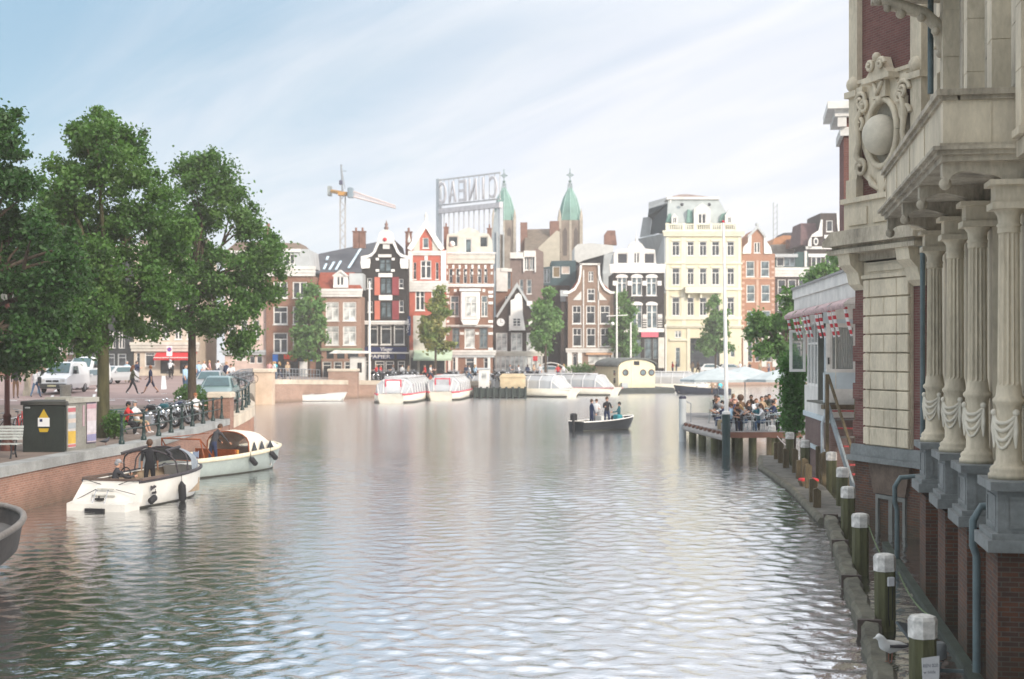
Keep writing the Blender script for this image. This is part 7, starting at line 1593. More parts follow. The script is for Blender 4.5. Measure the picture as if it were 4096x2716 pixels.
person('woman with reddish hair in white top sitting at the pier end of the railing', (-15.2,68.4,1.42), .9, 'sit', 'white','grey','ginger','black', hairstyle='bun')
# motorcycles
def motorcycle(label, loc, rz, col, group='motorcycles parked behind the railing'):
    t = thing('motorcycle', label, 'motorcycle', loc, rz, group)
    for y,r_ in ((-.72,.3),(.70,.3)):
        b = MB(); b.torus((0,y,.31),.25,.065,'x',20,8); o = b.build('wheel', dark, t); b = MB(); b.torus((0,y,.31),.185,.02,'x',20,5); b.lathe([(.06,-.05),(.06,.05)],(0,y,.31),8)
        for k in range(10): a = 2*PI*k/10; b.tube([(0,y,.31),(0,y+.18*math.cos(a),.31+.18*math.sin(a))], .01, 4)
        b.build('rim', chrome, o)
    b = MB(); b.bbox(-.16,.16,-.25,.2,.22,.6,.05); b.lathe([(.12,0),(.13,.03),(.12,.06),(.13,.09),(.12,.12),(.1,.2)],(0,-.12,.55),10); b.tube([(.18,-.1,.35),(.2,.3,.27),(.2,.85,.32)], [.04,.05,.06], 8); b.build('engine', chrome, t)
    b = MB(); b.tube([(0,-.42,.82),(0,-.3,.92),(0,-.05,.9),(0,.08,.8)], [.08,.16,.15,.08], 10); b.build('fuel_tank', M('tank_'+col,CL.get(col,(.02,.02,.02)),.25,.1), t)
    b = MB(); b.tube([(0,.05,.8),(0,.3,.78),(0,.6,.84),(0,.82,.86)], [.1,.14,.12,.07], 8, flat=.5); b.build('saddle', black, t)
    b = MB()
    for s_ in (-.09,.09): b.tube([(s_,-.72,.31),(s_,-.5,.95)], .025, 6)
    b.tube([(-.36,-.36,1.06),(-.2,-.46,1.04),(0,-.48,.99),(.2,-.46,1.04),(.36,-.36,1.06)], .018, 6); b.tube([(0,-.45,.85),(0,.1,.62),(0,.7,.5)], .035, 6); b.build('fork', steel, t)
    b = MB(); b.sphere((0,-.6,.88),.1,10,7); b.build('headlamp', chrome, t)
    b = MB(); b.loft([[(-.08,-.72+.36*math.cos(a),.31+.36*math.sin(a)),(.08,-.72+.36*math.cos(a),.31+.36*math.sin(a))] for a in [.4+.2*k for k in range(10)]], close=False, caps=False); b.build('front_mudguard', black, t); b = MB(); b.loft([[(-.09,.70+.37*math.cos(a),.31+.37*math.sin(a)),(.09,.70+.37*math.cos(a),.31+.37*math.sin(a))] for a in [.2+.2*k for k in range(12)]], close=False, caps=False); b.build('rear_mudguard', black, t)
    b = MB(); b.sphere((-.36,-.36,1.2),.06,6,5); b.tube([(-.33,-.38,1.06),(-.36,-.36,1.16)],.01,4); b.build('mirror', chrome, t)
    return t
for k,(x,y,rz,c,l) in enumerate(((-15.6,60.9,1.15,'black','black motorcycle parked nearest the green bench'),(-15.4,62.3,1.25,'teal','motorcycle with dark teal tank second from the bench'),(-15.5,63.7,1.1,'black','motorcycle with bright chrome wheel third from the bench'),(-15.4,65.1,1.2,'navy','motorcycle with dark navy tank fourth from the bench'),(-15.6,66.6,1.15,'black','black motorcycle parked nearest the elm trunk'))): motorcycle(l, (x,y,1.41), rz, c)
# vehicles
def vehicle(name, label, cat, loc, rz, prof, W_, col, glassz, hood=None, group=None, gl=None):
    """prof: list of (y, z_top, halfwidth factor at the top); front at -y"""
    t = thing(name, label, cat, loc, rz, group); paint = M('paint_'+col, dict(white=(.66,.67,.67),teal=(.16,.24,.24),silver=(.42,.43,.44),red=(.4,.03,.03),grey=(.25,.26,.27))[col], .28, .05, 1, spec=.6)
    rg = []
    for (y,z,f) in prof:
        w_ = W_/2; zb_ = .28; zm = min(z, glassz[0]); rg.append([(-w_*.93,y,zb_),(-w_,y,.55 if z > .6 else z*.7),(-w_*.98,y,zm*.98),(-w_*f,y,z-.05),(-w_*f*.8,y,z),(w_*f*.8,y,z),(w_*f,y,z-.05),(w_*.98,y,zm*.98),(w_,y,.55 if z > .6 else z*.7),(w_*.93,y,zb_)])
    b = MB(); b.loft(rg, smooth=False); b.build('body', paint, t)
    gm = gl or M('car_glass', (.03,.08,.09), .08, .3, 2, spec=.7)
    return t, paint, gm, rg
def wheels(t, W_, ys, r_=.31):
    for y in ys:
        for s_ in (-1,1):
            b = MB(); b.torus((s_*(W_/2-.1),y,r_),r_-.09,.1,'x',20,8); o = b.build('wheel', dark, t); b = MB(); vs = [(s_*(W_/2-.02),y+.2*math.cos(a),r_+.2*math.sin(a)) for a in [2*PI*k/14 for k in range(14)]]; b.add(vs+[(s_*(W_/2-.1),v[1],v[2]) for v in vs],[tuple(range(14))]+[(k,(k+1)%14,14+(k+1)%14,14+k) for k in range(14)]); b.build('rim', steel, o)
def facequad(t, q, mat, name, out=.012):
    q = [Vector(p) for p in q]; n = (q[1]-q[0]).cross(q[2]-q[0]).normalized()*out
    if n.y > 0: n = -n
    b = MB(); b.add([tuple(p+n) for p in q]+[tuple(p-n*.5) for p in q],[(0,1,2,3),(4,5,6,7),(0,1,5,4),(1,2,6,5),(2,3,7,6),(3,0,4,7)]); return b.build(name, mat, t)
def sideglass(t, W_, pts, mat):
    for s_ in (-1,1): b = MB(); vs = [(s_*(w_+.012),y,z) for y,z,w_ in pts]; b.add(vs+[(s_*(w_-.03),y,z) for y,z,w_ in pts],[tuple(range(len(pts)))]+[(k,(k+1)%len(pts),len(pts)+(k+1)%len(pts),len(pts)+k) for k in range(len(pts))]); b.build('side_window', mat, t)
def van(label, loc, rz, col='white', s=1.0, group=None):
    W_ = 1.75; t, paint, gm, rg = vehicle('van', label, 'van', loc, rz, [(-2.05,.62,.9),(-1.95,.92,.9),(-1.2,1.12,.86),(-.55,1.78,.78),(-.2,1.86,.78),(1.9,1.84,.78),(2.0,1.6,.8),(2.02,.6,.95)], W_, col, (1.1,), group=group)
    facequad(t, [(-.68,-1.15,1.2),(.68,-1.15,1.2),(.6,-.58,1.785),(-.6,-.58,1.785)], gm, 'windscreen')
    sideglass(t, W_, [(-.85,1.15,.86),(.1,1.15,.86),(.1,1.6,.79),(-.55,1.6,.79)], gm); wheels(t, W_, (-1.3,1.25))
    for s_ in (-1,1):
        b = MB(); b.bbox(s_*.45,s_*.76,-2.04,-1.9,.66,.86,.03); b.build('headlight', M('lamp_glass',(.6,.6,.58),.15), t); b = MB(); b.bbox(s_*.9,s_*1.08,-1.0,-.85,1.15,1.38,.02); b.build('mirror', black, t)
    b = MB(); b.bbox(-.84,.84,-2.14,-1.95,.3,.58,.04); b.build('bumper', M('grey_bumper',(.06,.06,.06),.6), t); b = MB(); b.bbox(-.38,-.03,-2.07,-1.98,.68,.78,.01); b.build('grille', black, t); b = MB(); b.bbox(.03,.38,-2.07,-1.98,.68,.78,.01); b.build('grille', black, t)
    b = MB(); b.box(-.26,.26,-2.16,-2.145,.4,.5); b.build('number_plate', M('plate_pale',(.5,.47,.3)), t); t.scale = (s,)*3; return t
def car(label, loc, rz, col='teal', group=None, s=1.0, tall=1.0):
    W_ = 1.7; h = 1.42*tall; t, paint, gm, rg = vehicle('parked_car', label, 'car', loc, rz, [(-1.95,.5,.9),(-1.9,.72,.9),(-1.0,.92,.88),(-.35,h-.08,.70),(.1,h,.70),(1.3,h-.03,.70),(1.75,.95,.85),(1.9,.85,.9),(1.92,.45,.95)], W_, col, (.9,), group=group)
    facequad(t, [(-.66,-.94,.99),(.66,-.94,.99),(.53,-.40,h-.09),(-.53,-.40,h-.09)], gm, 'windscreen'); facequad(t, [(-.5,1.36,h-.06),(.5,1.36,h-.06),(.62,1.72,1.03),(-.62,1.72,1.03)], gm, 'rear_window', -.012)
    sideglass(t, W_, [(-.7,.95,.84),(1.45,.95,.84),(1.15,h-.12,.66),(-.2,h-.12,.66)], gm); wheels(t, W_, (-1.2,1.2), .29)
    for s_ in (-1,1):
        b = MB(); b.bbox(s_*.48,s_*.76,-1.97,-1.85,.55,.70,.03); b.build('headlight', M('lamp_glass',(.6,.6,.58),.15), t); b = MB(); b.bbox(s_*.84,s_*1.0,-.75,-.63,.92,1.04,.02); b.build('mirror', paint, t)
        b = MB(); b.bbox(s_*.6,s_*.8,1.88,1.95,.6,.8,.02); b.build('tail_light', hred, t)
    b = MB(); b.bbox(-.82,.82,-2.03,-1.88,.28,.5,.04); b.build('bumper', M('grey_bumper',(.06,.06,.06),.6), t); b = MB(); b.box(-.25,.25,-2.045,-2.032,.36,.46); b.build('number_plate', M('plate_pale',(.5,.47,.3)), t); t.scale = (s,)*3; return t
def gz(x, y): return g(y)
van('white panel van with dark windscreen parked facing the camera', (-27.7,88,2.2), -.04, 'white', 1.02)
q = at(420, 1480, 92); van('second white van with open-looking cab parked behind the white panel van', (-32.3,108,2.2), -.1, 'white', 1.15); q = at(380,1480,88); car('silver car squeezed between the two white vans', (-28.9,95.5,2.2), -.05, 'silver')
q = at(455,1500,112); car('pale car parked farther up the street behind the elm trunk', (q[0],112,2.2), -.5, 'silver')
q = at(870, 1570, 78); car('teal-grey car facing the camera beside the brick pier', (q[0]-.05,78.6,g(78)+.02), .08, 'teal', s=1.08, tall=1.05); q = at(850,1480,86); car('grey car parked directly behind the teal-grey car', (q[0]-.1,86,2.1), .08, 'grey', tall=1.05)
# street people on the left
def sp(x, yfeet, Z, label, **k):
    q = onz(x, yfeet, Z); rz = k.pop('rz', 0); return person(label, (q[0],q[1],Z+.01), rz, **k)
sp(530,1579,2.2,'woman with light brown hair, dark rucksack and black trousers crossing the road', rz=PI*.55, pose='walk', top='olive', bot='charcoal', hair='ginger', hairstyle='long', shoe='white', sleeves='long')
sp(603,1577,2.2,'young man in navy T-shirt and dark shorts striding left across the road', rz=-PI*.5, pose='walk2', top='navy', bot='navy', hair='ginger', shoe='black', shorts=True)
sp(508,1530,2.2,'man in light blue shirt far off on the road left of the walking pair', rz=.3, pose='stand', top='lightblue', bot='khaki', hair='grey', lod=0); sp(546,1529,2.2,'man in navy shirt far behind the walking woman', rz=2.5, pose='stand2', top='navy', bot='grey', hair='black', lod=0)
sp(143,1591,2.0,'person in white top and blue jeans with black bag walking away at left', rz=PI-.2, pose='walk', top='white', bot='denim', hair='brown', sleeves='long'); sp(162,1584,2.0,'person in pale top beside the one with the black bag', rz=PI-.3, pose='stand', top='white', bot='lightblue', hair='blond')
b = MB(); b.bbox(-.1,.1,-.09,.09,0,.38,.04); q = onz(155,1591,2.0); T = thing('shoulder_bag', 'black shoulder bag hanging at the hip of the person in jeans', 'bag', (q[0]+.12,q[1]-.22,2.85)); b.build('bag_body', black, T); b = MB(); b.tube([(0,0,.36),(-.2,.05,.62),(-.3,.1,.68)], .012, 4); b.build('strap', black, T)
sp(63,1592,2.0,'tall person in dark clothes standing by the red lamp post', rz=.5, pose='stand', top='black', bot='brown', hair='black', sleeves='long', s=1.05); sp(210,1518,2.2,'person in pink top far down the street left of the vans', rz=.5, top='pink', bot='grey', lod=0)
CY = [(680,1495,'cyclist in white shirt riding away before the red awning','white','black','helmet','helmet'),(870,1500,'cyclist in white leaning forward above the parked cars','white','navy','black','short')]
def bicycle(t_name, label, loc, rz, col, group=None):
    t = thing(t_name, label, 'bicycle', loc, rz, group)
    for y in (-.53,.53):
        b = MB(); b.torus((0,y,.34),.32,.022,'x',18,5); o = b.build('wheel', dark, t); b = MB()
        for k in range(8): a = PI*k/8; b.tube([(0,y-.3*math.cos(a),.34-.3*math.sin(a)),(0,y+.3*math.cos(a),.34+.3*math.sin(a))], .004, 3)
        b.build('spokes', chrome, o)
    b = MB(); R_ = .017; hd=(0,-.36,.85); st=(0,.2,.8); bb=(0,.05,.3)
    for a,c in ((hd,st),(hd,bb),(st,bb),(st,(0,.53,.34)),(bb,(0,.53,.34)),((0,-.53,.34),(0,-.36,.98))): b.tube([a,c], R_, 5)
    b.build('frame', M('bike_'+col, CL.get(col,(.03,.03,.03)), .4), t); b = MB(); b.tube([(-.28,-.18,1.06),(-.25,-.3,1.06),(0,-.38,1.0),(.25,-.3,1.06),(.28,-.18,1.06)], .014, 5); b.build('handlebar', steel, t)
    b = MB(); b.tube([(0,.1,.92),(0,.22,.94),(0,.34,.93)], [.03,.06,.08], 6, flat=.5); b.tube([(0,.2,.78),(0,.22,.92)], .014, 5); b.build('saddle', black, t); b = MB(); b.tube([(0,.5,.72),(0,.7,.7)], .05, 4, flat=.3); b.build('rack', steel, t)
    return t
for x,yf,l,tp_,bt,hr,hs in CY:
    q = onz(x,yf+22,2.2); person(l, (q[0],q[1],2.24), PI-.1, 'ride', tp_, bt, hr, 'black', hairstyle=hs, lod=0); bicycle('bicycle', 'bicycle under the '+l, (q[0],q[1]-.05,2.2), PI-.1, 'black')
for x,yf,l,k in ((815,1522,'person in white top and red shorts walking past the grey car',dict(top='white',bot='red',shorts=True,pose='walk')),(795,1530,'person in light blue standing left of the red shorts walker',dict(top='lightblue',bot='denim')),(838,1520,'person in pink shirt walking right of the red shorts walker',dict(top='pink',bot='khaki')),(775,1560,'person in white top by the elm trunk left of the teal car',dict(top='white',bot='charcoal',pose='walk')),(905,1538,'person in dark jacket with dark hair right of the cyclists',dict(top='navy',bot='black',sleeves='long')),(928,1545,'person in pale top leaning at the bridge approach',dict(top='white',bot='navy',pose='bend')),(742,1575,'woman in pale blue left of the elm trunk at the car park',dict(top='lightblue',bot='denim',hairstyle='long'))):
    sp(x,yf,2.2,l, rz=random.uniform(-2,2), hair=random.choice(['brown','black','blond']), lod=0, **k)
# lamp post, poles, bins, sign at left
LP = thing('lamp_post', 'rust-red iron lamp post rising into the elm above the white bench', 'lamp post', (-16.9,47.6,1.4)); b = MB(); b.lathe([(.24,0),(.24,.25),(.17,.35),(.19,.5),(.13,.7),(.12,1.1),(.15,1.15),(.09,1.25),(.075,4.6),(.1,4.7),(.06,5)],(0,0,0),12); b.build('pole', M('rust_red_iron',(.085,.025,.018),.5,.3), LP); b = MB(); b.lathe([(.08,0),(.2,.1),(.24,.45),(.1,.7),(.02,.8)],(0,0,5.0),8); b.build('lantern', clear('lantern_glass',(.5,.5,.45),.6), LP)
for x,yb_,l in ((110,1588,'fluted pale grey pillar left of the woman in white'),): q = onz(x,yb_,2.0); T = thing('stone_pillar', l, 'pillar', (q[0],q[1],2.0)); b = MB(); b.lathe([(.3,0),(.28,.3),(.2,.5),(.17,1.9),(.22,2.0),(.05,2.2)],(0,0,0),12); b.build('shaft', creamd, T)
q = onz(262,1600,1.95); T = thing('litter_bin', 'round grey concrete bin standing behind the dark cabinet', 'bin', (q[0],q[1],1.9)); b = MB(); b.lathe([(.3,0),(.32,.8),(.34,.85),(.34,.92),(.28,.92),(.26,.8)],(0,0,0),16); b.build('drum', cg, T); b = MB(); b.lathe([(.26,0),(.26,.03)],(0,0,.78),16); b.build('liner', dark, T)
q = onz(527,1520,2.2); T = thing('no_parking_sign', 'blue round no parking sign on white plate above the road', 'sign', (q[0],q[1]+14,2.2)); s_ = (q[1]+14)/FP; b = MB(); b.tube([(0,0,0),(0,0,2.9)], .04, 6); b.build('pole', steel, T); b = MB(); b.box(-.28,.28,-.06,-.03,2.1,3.1); b.build('plate', paper, T)
b = MB(); b.prism([(.22*math.cos(a),2.75+.22*math.sin(a)) for a in [2*PI*k/20 for k in range(20)]],-.08,-.062); b.build('red_ring', hred, T); b = MB(); b.prism([(.17*math.cos(a),2.75+.17*math.sin(a)) for a in [2*PI*k/20 for k in range(20)]],-.095,-.081); b.build('blue_disc', M('sign_blue',(.03,.08,.4)), T); b = MB(); b.prism([(-.13,2.86),(-.1,2.89),(.13,2.64),(.1,2.61)],-.11,-.096); b.build('red_slash', hred, T)
for k,(x,y,rz,c,l) in enumerate(((-17.0,45.9,.9,'red','red bicycle leaning beside the dark cabinet and the white bench'),(-17.9,47.5,1.5,'black','black bicycle standing left of the red lamp post'),(-18.4,49.5,1.2,'lightblue','pale bicycle in the cluster behind the lamp post'),(-18.9,52,1.7,'black','dark bicycle farther back in the cluster at the left edge'),(-19.4,56,.6,'red','red bicycle near the pale stone pillar'),(-20.3,60,1.0,'black','dark bicycle behind the red one near the pillar'))): bicycle('bicycle', l, (x,y,1.41), rz, c)
T = bicycle('bicycle', 'bicycle leaning on the railing of the side bridge', (-19.1,98,2.2), .15, 'grey')
for k,(x,y) in enumerate(((-19.5,101),(-20.0,104.5),(-20.6,109),(-21.2,114))): bicycle('bicycle', ['nearer black','second dark','third dark','farthest dark'][k]+' bicycle parked along the side bridge parapet', (x,y,2.2), .3+.4*k, 'black', 'bicycles on the side bridge')
def pigeon(label, loc, rz, gull=False, s=1.):
    t = thing('gull' if gull else 'pigeon', label, 'bird', loc, rz); b = MB(); c1 = M('gull_white',(.6,.6,.58)) if gull else M('pigeon_grey',(.06,.065,.08),.6)
    b.tube([(0,.2,.13),(0,.1,.14),(0,0,.14),(0,-.08,.17),(0,-.11,.23),(0,-.14,.245),(0,-.17,.24)], [.012,.045,.065,.055,.035,.034,.012], 8); b.tube([(0,-.165,.243),(0,-.2,.235)], [.01,.004], 5)
    b.build('body', c1, t); b = MB()
    for s_ in (-1,1): b.tube([(s_*.05,-.05,.16),(s_*.062,.08,.15),(s_*.03,.24,.14)], [.03,.035,.008], 6, flat=.5)
    b.build('wing', M('wing_dark',(.05,.05,.055),.6), t)
    for s_ in (-1,1): b = MB(); b.tube([(s_*.025,0,.1),(s_*.025,-.01,0),(s_*.03,-.04,0)], .006, 4); b.build('leg', M('leg_pink',(.3,.12,.08)), t)
    t.scale = (s,)*3; return t
pigeon('small dark pigeon standing on the quay beside the poster cabinet', (-14.35,50.2,1.42), 2.3)
q = onz(455,1786,1.4)
# ---------------------------------------------------------------- right bank: mooring posts, fender beams, jetty, terrace
post_xy = [(5.32,18.4),(6.3,24.0),(7.35,30.0),(8.5,36.0),(9.75,42.0),(10.9,48.5),(11.35,55.0),(11.8,60.4),(12.05,66.0)]
pl = ['nearest white-capped mooring post, carrying the torn paper notice','second mooring post, with a small white box on its side','third mooring post from the corner, white cap stained','fourth white-capped mooring post, where the fender beams begin','fifth white-capped mooring post, slightly lower than its neighbours','sixth mooring post, tall green one beside the grey plank','seventh mooring post, standing on the jetty before the stairs','eighth mooring post, on the jetty with short stakes','farthest white-capped mooring post with rope loop near the terrace']
oak = M('green_stained_oak', (.085,.085,.04), .85, .4, 1.6, .5, stretch=(5,5,.5), fine=9); capm = M('worn_white_cap', (.56,.54,.5), .8, .35, 7)
for i,((x,y),l) in enumerate(zip(post_xy,pl)):
    t = thing('mooring_post', l, 'post', (x,y,0), .17+random.uniform(-.06,.06), 'mooring posts'); b = MB(); h = .15; zt = 1.18+.0*i; z0 = -2
    b.T = Matrix.Rotation(random.uniform(-.012,.012),4,'Y')
    n = 8; rg = [[((h*1.04)*math.copysign(min(1,abs(1.3*math.cos(a))),math.cos(a)),(h*1.04)*math.copysign(min(1,abs(1.3*math.sin(a))),math.sin(a)),z) for a in [PI/8+2*PI*k/8 for k in range(8)]] for z in (z0,.2,zt)]; b.loft(rg, smooth=False); b.build('timber', oak, t)
    c = MB(); c.T = b.T; rg = [[((h*k_)*math.copysign(min(1,abs(1.3*math.cos(a))),math.cos(a)),(h*k_)*math.copysign(min(1,abs(1.3*math.sin(a))),math.sin(a)),z) for a in [PI/8+2*PI*k/8 for k in range(8)]] for z,k_ in ((zt-.17,1.10),(zt+.06,1.12),(zt+.105,.97),(zt+.12,.6))]; c.loft(rg, smooth=False); c.build('cap', capm, t)
    if i == 0:
        b = MB(); b.prism([(-.115,.78),(.13,.80),(.13,.52),(.10,.44),(.12,.40),(.04,.40),(.02,.46),(-.02,.42),(-.10,.44)],-h-.03,-h-.022); o = b.build('paper_notice', M('torn_paper',(.6,.6,.6),.7,.08,6), t)
        text_mesh('REN 020', .062, M('print_ink',(.12,.13,.16)), o, (-.1,-h-.032,.66), width=.21, ext=.0008); text_mesh('w hilda', .055, M('print_ink',(.12,.13,.16)), o, (-.095,-h-.032,.58), width=.17, ext=.0008)
    if i == 1: b = MB(); b.bbox(-.05,.07,-h-.06,-h-.012,.78,.93,.01); b.build('switch_box', M('white_plastic',(.6,.6,.6),.4), t); b = MB(); b.tube([(-.03,-h-.03,.78),(-.03,-h-.02,.3),(.0,-h-.02,.1)], .008, 4); b.tube([(.04,-h-.03,.78),(.045,-h-.02,.2)], .008, 4); b.build('cable', dark, t)
# lines sagging from post to post
def line(label, a, c, sag, r_=.012, mat=None):
    T = thing('mooring_rope', label, 'rope'); a, c = Vector(a), Vector(c); b = MB(); b.tube([a.lerp(c,k/10)-Vector((0,0,sag*4*(k/10)*(1-k/10))) for k in range(11)], r_, 5); b.build('strand', mat or M('green_rope',(.10,.14,.06),.8), T)
line('thin green line slung between third and second mooring posts', (7.5,29.9,1.05), (6.5,24.1,.9), .12); line('thin green line slung between second and nearest mooring posts', (6.5,23.9,1.0), (5.5,18.5,1.25), .15); line('white rope hanging from the farthest mooring post', (12.2,65.8,.9), (12.6,61.5,.45), .25, .02, M('dirty_white_rope',(.45,.4,.38)))
mossc = M('mossy_fender_timber', (.10,.095,.07), .9, .45, 1.8, .6, fine=20); bp_ = [(3.9,13.5),(5.0,18.9),(5.93,23.6),(6.75,28.3),(7.75,33.6),(8.72,38.9)]
for k,((xa,ya),(xb,yb)) in enumerate(zip(bp_,bp_[1:])):
    T = thing('fender_beam', ['nearest mossy fender beam, running out of the bottom edge','second mossy fender beam, beside the nearest mooring post','third fender beam, between second and third mooring posts','fourth fender beam, beside the third mooring post','farthest fender beam, joining the dark jetty edge'][k], 'beam', (xa,ya,0), math.atan2(yb-ya,xb-xa), 'floating fender beams')
    Lb = math.hypot(xb-xa,yb-ya); b = MB(); rg = []
    for j in range(9): t_ = j/8; wv = .03*math.sin(j*2.1+k); dz_ = .02*math.sin(j*2.7+k*2); rg.append([(t_*(Lb-.08),-.15+wv,-.15),(t_*(Lb-.08),-.17+wv,.17),(t_*(Lb-.08),-.11+wv,.25+dz_),(t_*(Lb-.08),.10+wv,.24-dz_),(t_*(Lb-.08),.16+wv,.17),(t_*(Lb-.08),.16+wv,-.15)])
    b.loft(rg, smooth=False); b.build('timber', mossc, T); b = MB(); b.box(Lb-.14,Lb-.04,-.19,.20,.02,.275); b.build('iron_strap', M('rusty_iron',(.08,.06,.05),.7,.3), T)
JT = thing('jetty', 'low grey timber jetty edge running from the fender beams to the terrace', 'jetty'); b = MB(); P_ = [(8.55,38.9),(9.5,48),(10.05,57),(11.0,62.5),(12.1,62.5),(11.15,57),(10.55,48),(9.3,39.2)]; b.prism(P_, .06, .16, ax='z'); b.build('deck', M('dark_jetty_planks',(.10,.095,.08),.9,.4,2), JT)
b = MB(); 
for (xa,ya),(xb,yb) in zip(P_[:4],P_[1:4]): b.tube([(xa-.06,ya,.06),(xb-.06,yb,.06)], .13, 6)
b.build('edge_beam', mossc, JT); b = MB()
for k in range(8): x_ = lerp(8.8,10.1,k/7); y_ = lerp(40,58,k/7); b.tube([(x_+.2,y_,-1.5),(x_+.2,y_,.05)], .12, 6)
b.build('pile', oak, JT)
stk = [(8.9,41.5,.7),(9.1,43,.85),(9.35,44.2,.75),(9.9,47.5,.95),(10.15,49.3,1.0),(10.3,51,.8),(10.65,53.5,1.05),(10.75,55.8,.9),(11.0,58.2,1.0),(11.2,60.2,.85),(10.1,40.2,.95),(10.55,45.0,1.0),(10.85,46.4,.9),(11.05,50.2,1.15),(11.3,51.8,1.0),(11.5,53.3,1.15),(11.75,57.2,1.1),(12.0,58.6,1.05),(11.55,63.9,.85)]
for k,(x,y,h) in enumerate(stk):
    T = thing('timber_stake', 'weathered square timber stake rising from the jetty between the mooring posts', 'stake', (x,y,.0), random.uniform(-.1,.1), 'short stakes on the jetty'); b = MB(); b.prism([(-.11,0),(.11,0),(.11,h-.05),(.0,h+.03),(-.11,h-.0)],-.06,.06); b.build('stake', wood, T)
b = MB(); T = thing('jetty_rail', 'horizontal timber rail running from the farthest post to the stair foot', 'rail'); b.box(12.1,14.2,65.9,66.05,.85,1.0); b.build('rail', wood, T)
T = thing('red_cushion', 'red cushion lying on a low bench on the jetty', 'cushion', (10.05,48.2,.16), .1); b = MB(); b.bbox(-.3,.3,-.22,.22,.18,.26,.03); b.build('pad', red, T); b = MB(); b.box(-.3,.3,-.22,.22,.1,.178); b.box(-.26,-.2,-.2,.2,0,.1); b.box(.2,.26,-.2,.2,0,.1); b.build('base', wood, T)
for k,(x,y,h) in enumerate(((12.0,49.5,3.2),(12.25,50.4,3.7),(11.7,47.4,2.0))): T = thing('timber_mast', ['dark tall timber upright beside the stair head','tallest brown timber upright before the pavilion door','shorter brown timber upright at the stair foot'][k], 'post', (x,y,.1)); b = MB(); b.prism([(-.07,0),(.07,0),(.07,h),(0,h+.06),(-.07,h-.02)],-.07,.07); b.build('timber', wood, T)
# solar panel with lamp on a floating bracket, and the gull
T = thing('solar_panel', 'tilted dark solar panel with grey lamp unit wedged between the first two posts', 'solar panel', (6.15,20.9,.25), .5); b = MB(); b.T = Matrix.Rotation(-.9,4,'X')@Matrix.Rotation(.35,4,'Z'); b.bbox(-.28,.28,0,.04,0,.62,.01); b.build('panel', M('solar_slate',(.07,.085,.09),.35,.2), T); b = MB(); b.lathe([(.1,0),(.14,.03),(.14,.2),(.1,.24)],(-.12,-.25,.0),12); b.build('lamp_unit', M('grey_lamp_plastic',(.12,.13,.13),.5), T); b = MB(); b.tube([(-.3,-.3,-.1),(0,-.15,0),(.25,0,-.1)], .03, 5); b.tube([(0,0,-.3),(0,0,.1)], .03, 5); b.build('bracket', dark, T)
pigeon('black-backed gull standing on the nearest fender beam', (5.42,20.35,.27), PI*.62-PI, True, 1.5)
# terrace deck on piles
TD = thing('terrace_deck', 'timber dining deck on piles with brick-patterned edge reaching into the water', 'deck'); A_ = (9.05,74.5); B_ = (9.85,65.6); C_ = (13.4,65.6); D_ = (14.0,86); E_ = (10.5,86)
b = MB(); b.prism([A_,B_,C_,D_,E_], .92, 1.02, ax='z'); b.build('floor', M('grey_deck_boards',(.22,.21,.2),.8,.3,2,fine=30), TD)
b = MB(); b.tube([(A_[0]-.02,A_[1],.74),(B_[0]-.02,B_[1],.74)], .16, 4); b.build('edge_beam', M('grey_white_beam',(.3,.28,.26),.7,.15), TD)
for k in range(10): t_ = (k+.5)/10; x,y = lerp(A_[0],B_[0],t_),lerp(A_[1],B_[1],t_); b = MB(); b.box(x-.1,x+.02,y-.3,y+.3,.86,.99); b.build('edge_block', M('brown_edge_block',(.13,.06,.04),.7,.2), TD)
b = MB(); b.box(B_[0],C_[0],65.55,65.65,.74,1.0); b.build('front_fascia', M('red_brown_fascia',(.16,.075,.05),.7,.2), TD)
for x,y in ((9.3,73.2),(9.5,71),(9.75,68.4),(10.6,66.4),(11.2,66.2),(12.4,66.3),(10.6,72),(11.6,74)): b = MB(); b.tube([(x,y,-1.5),(x,y,.92)], .19, 8); b.build('pile', oak, TD)
b = MB(); b.tube([(9.35,74.3,2.0),(9.9,84,2.0)], .02, 5); b.tube([(9.35,74.3,1),(9.35,74.3,2.05)], .025, 5); b.tube([(9.6,79,1),(9.6,79,2.05)], .025, 5); b.tube([(9.9,84,1),(9.9,84,2.05)], .025, 5); b.build('wire_rail', steel, TD)
for x,y,zt,zd,l in ((8.95,74.6,2.35,1.2,'grey-white bollard with dark upper half at the outer corner of the deck'),(9.82,65.2,1.95,-1,'dark green steel pile at the near corner of the deck')):
    T = thing('mooring_bollard', l, 'bollard', (x,y,0)); b = MB(); b.lathe([(.19,-1.5),(.19,zd),(.19,zt)],(0,0,0),12); b.build('shaft', greyw if zd > 0 else M('dark_green_pile',(.02,.04,.04),.4), T); b = MB(); b.lathe([(.195,0),(.195,zt-max(zd,zt-.1)),(.1,zt-max(zd,zt-.1)+.05)],(0,0,max(zd,zt-.1)),12); b.build('cap', M('dark_cap',(.03,.03,.05)) if zd > 0 else white2, T)
q = at(2898,1000,66.2); T = thing('flagpole', 'tall white flagpole rising from the near corner of the terrace deck', 'flagpole', (q[0],66.2,1.02)); b = MB(); b.tube([(.1,0,0),(.05,0,4),(-.06,0,9.7)], [.1,.09,.05], 10); b.build('pole', white, T); b = MB(); b.sphere((-.06,0,9.75),.07,8,6); b.build('finial', hred, T); b = MB(); b.lathe([(.2,0),(.2,.06),(.12,.1)],(.1,0,0),10); b.build('base', steel, T)
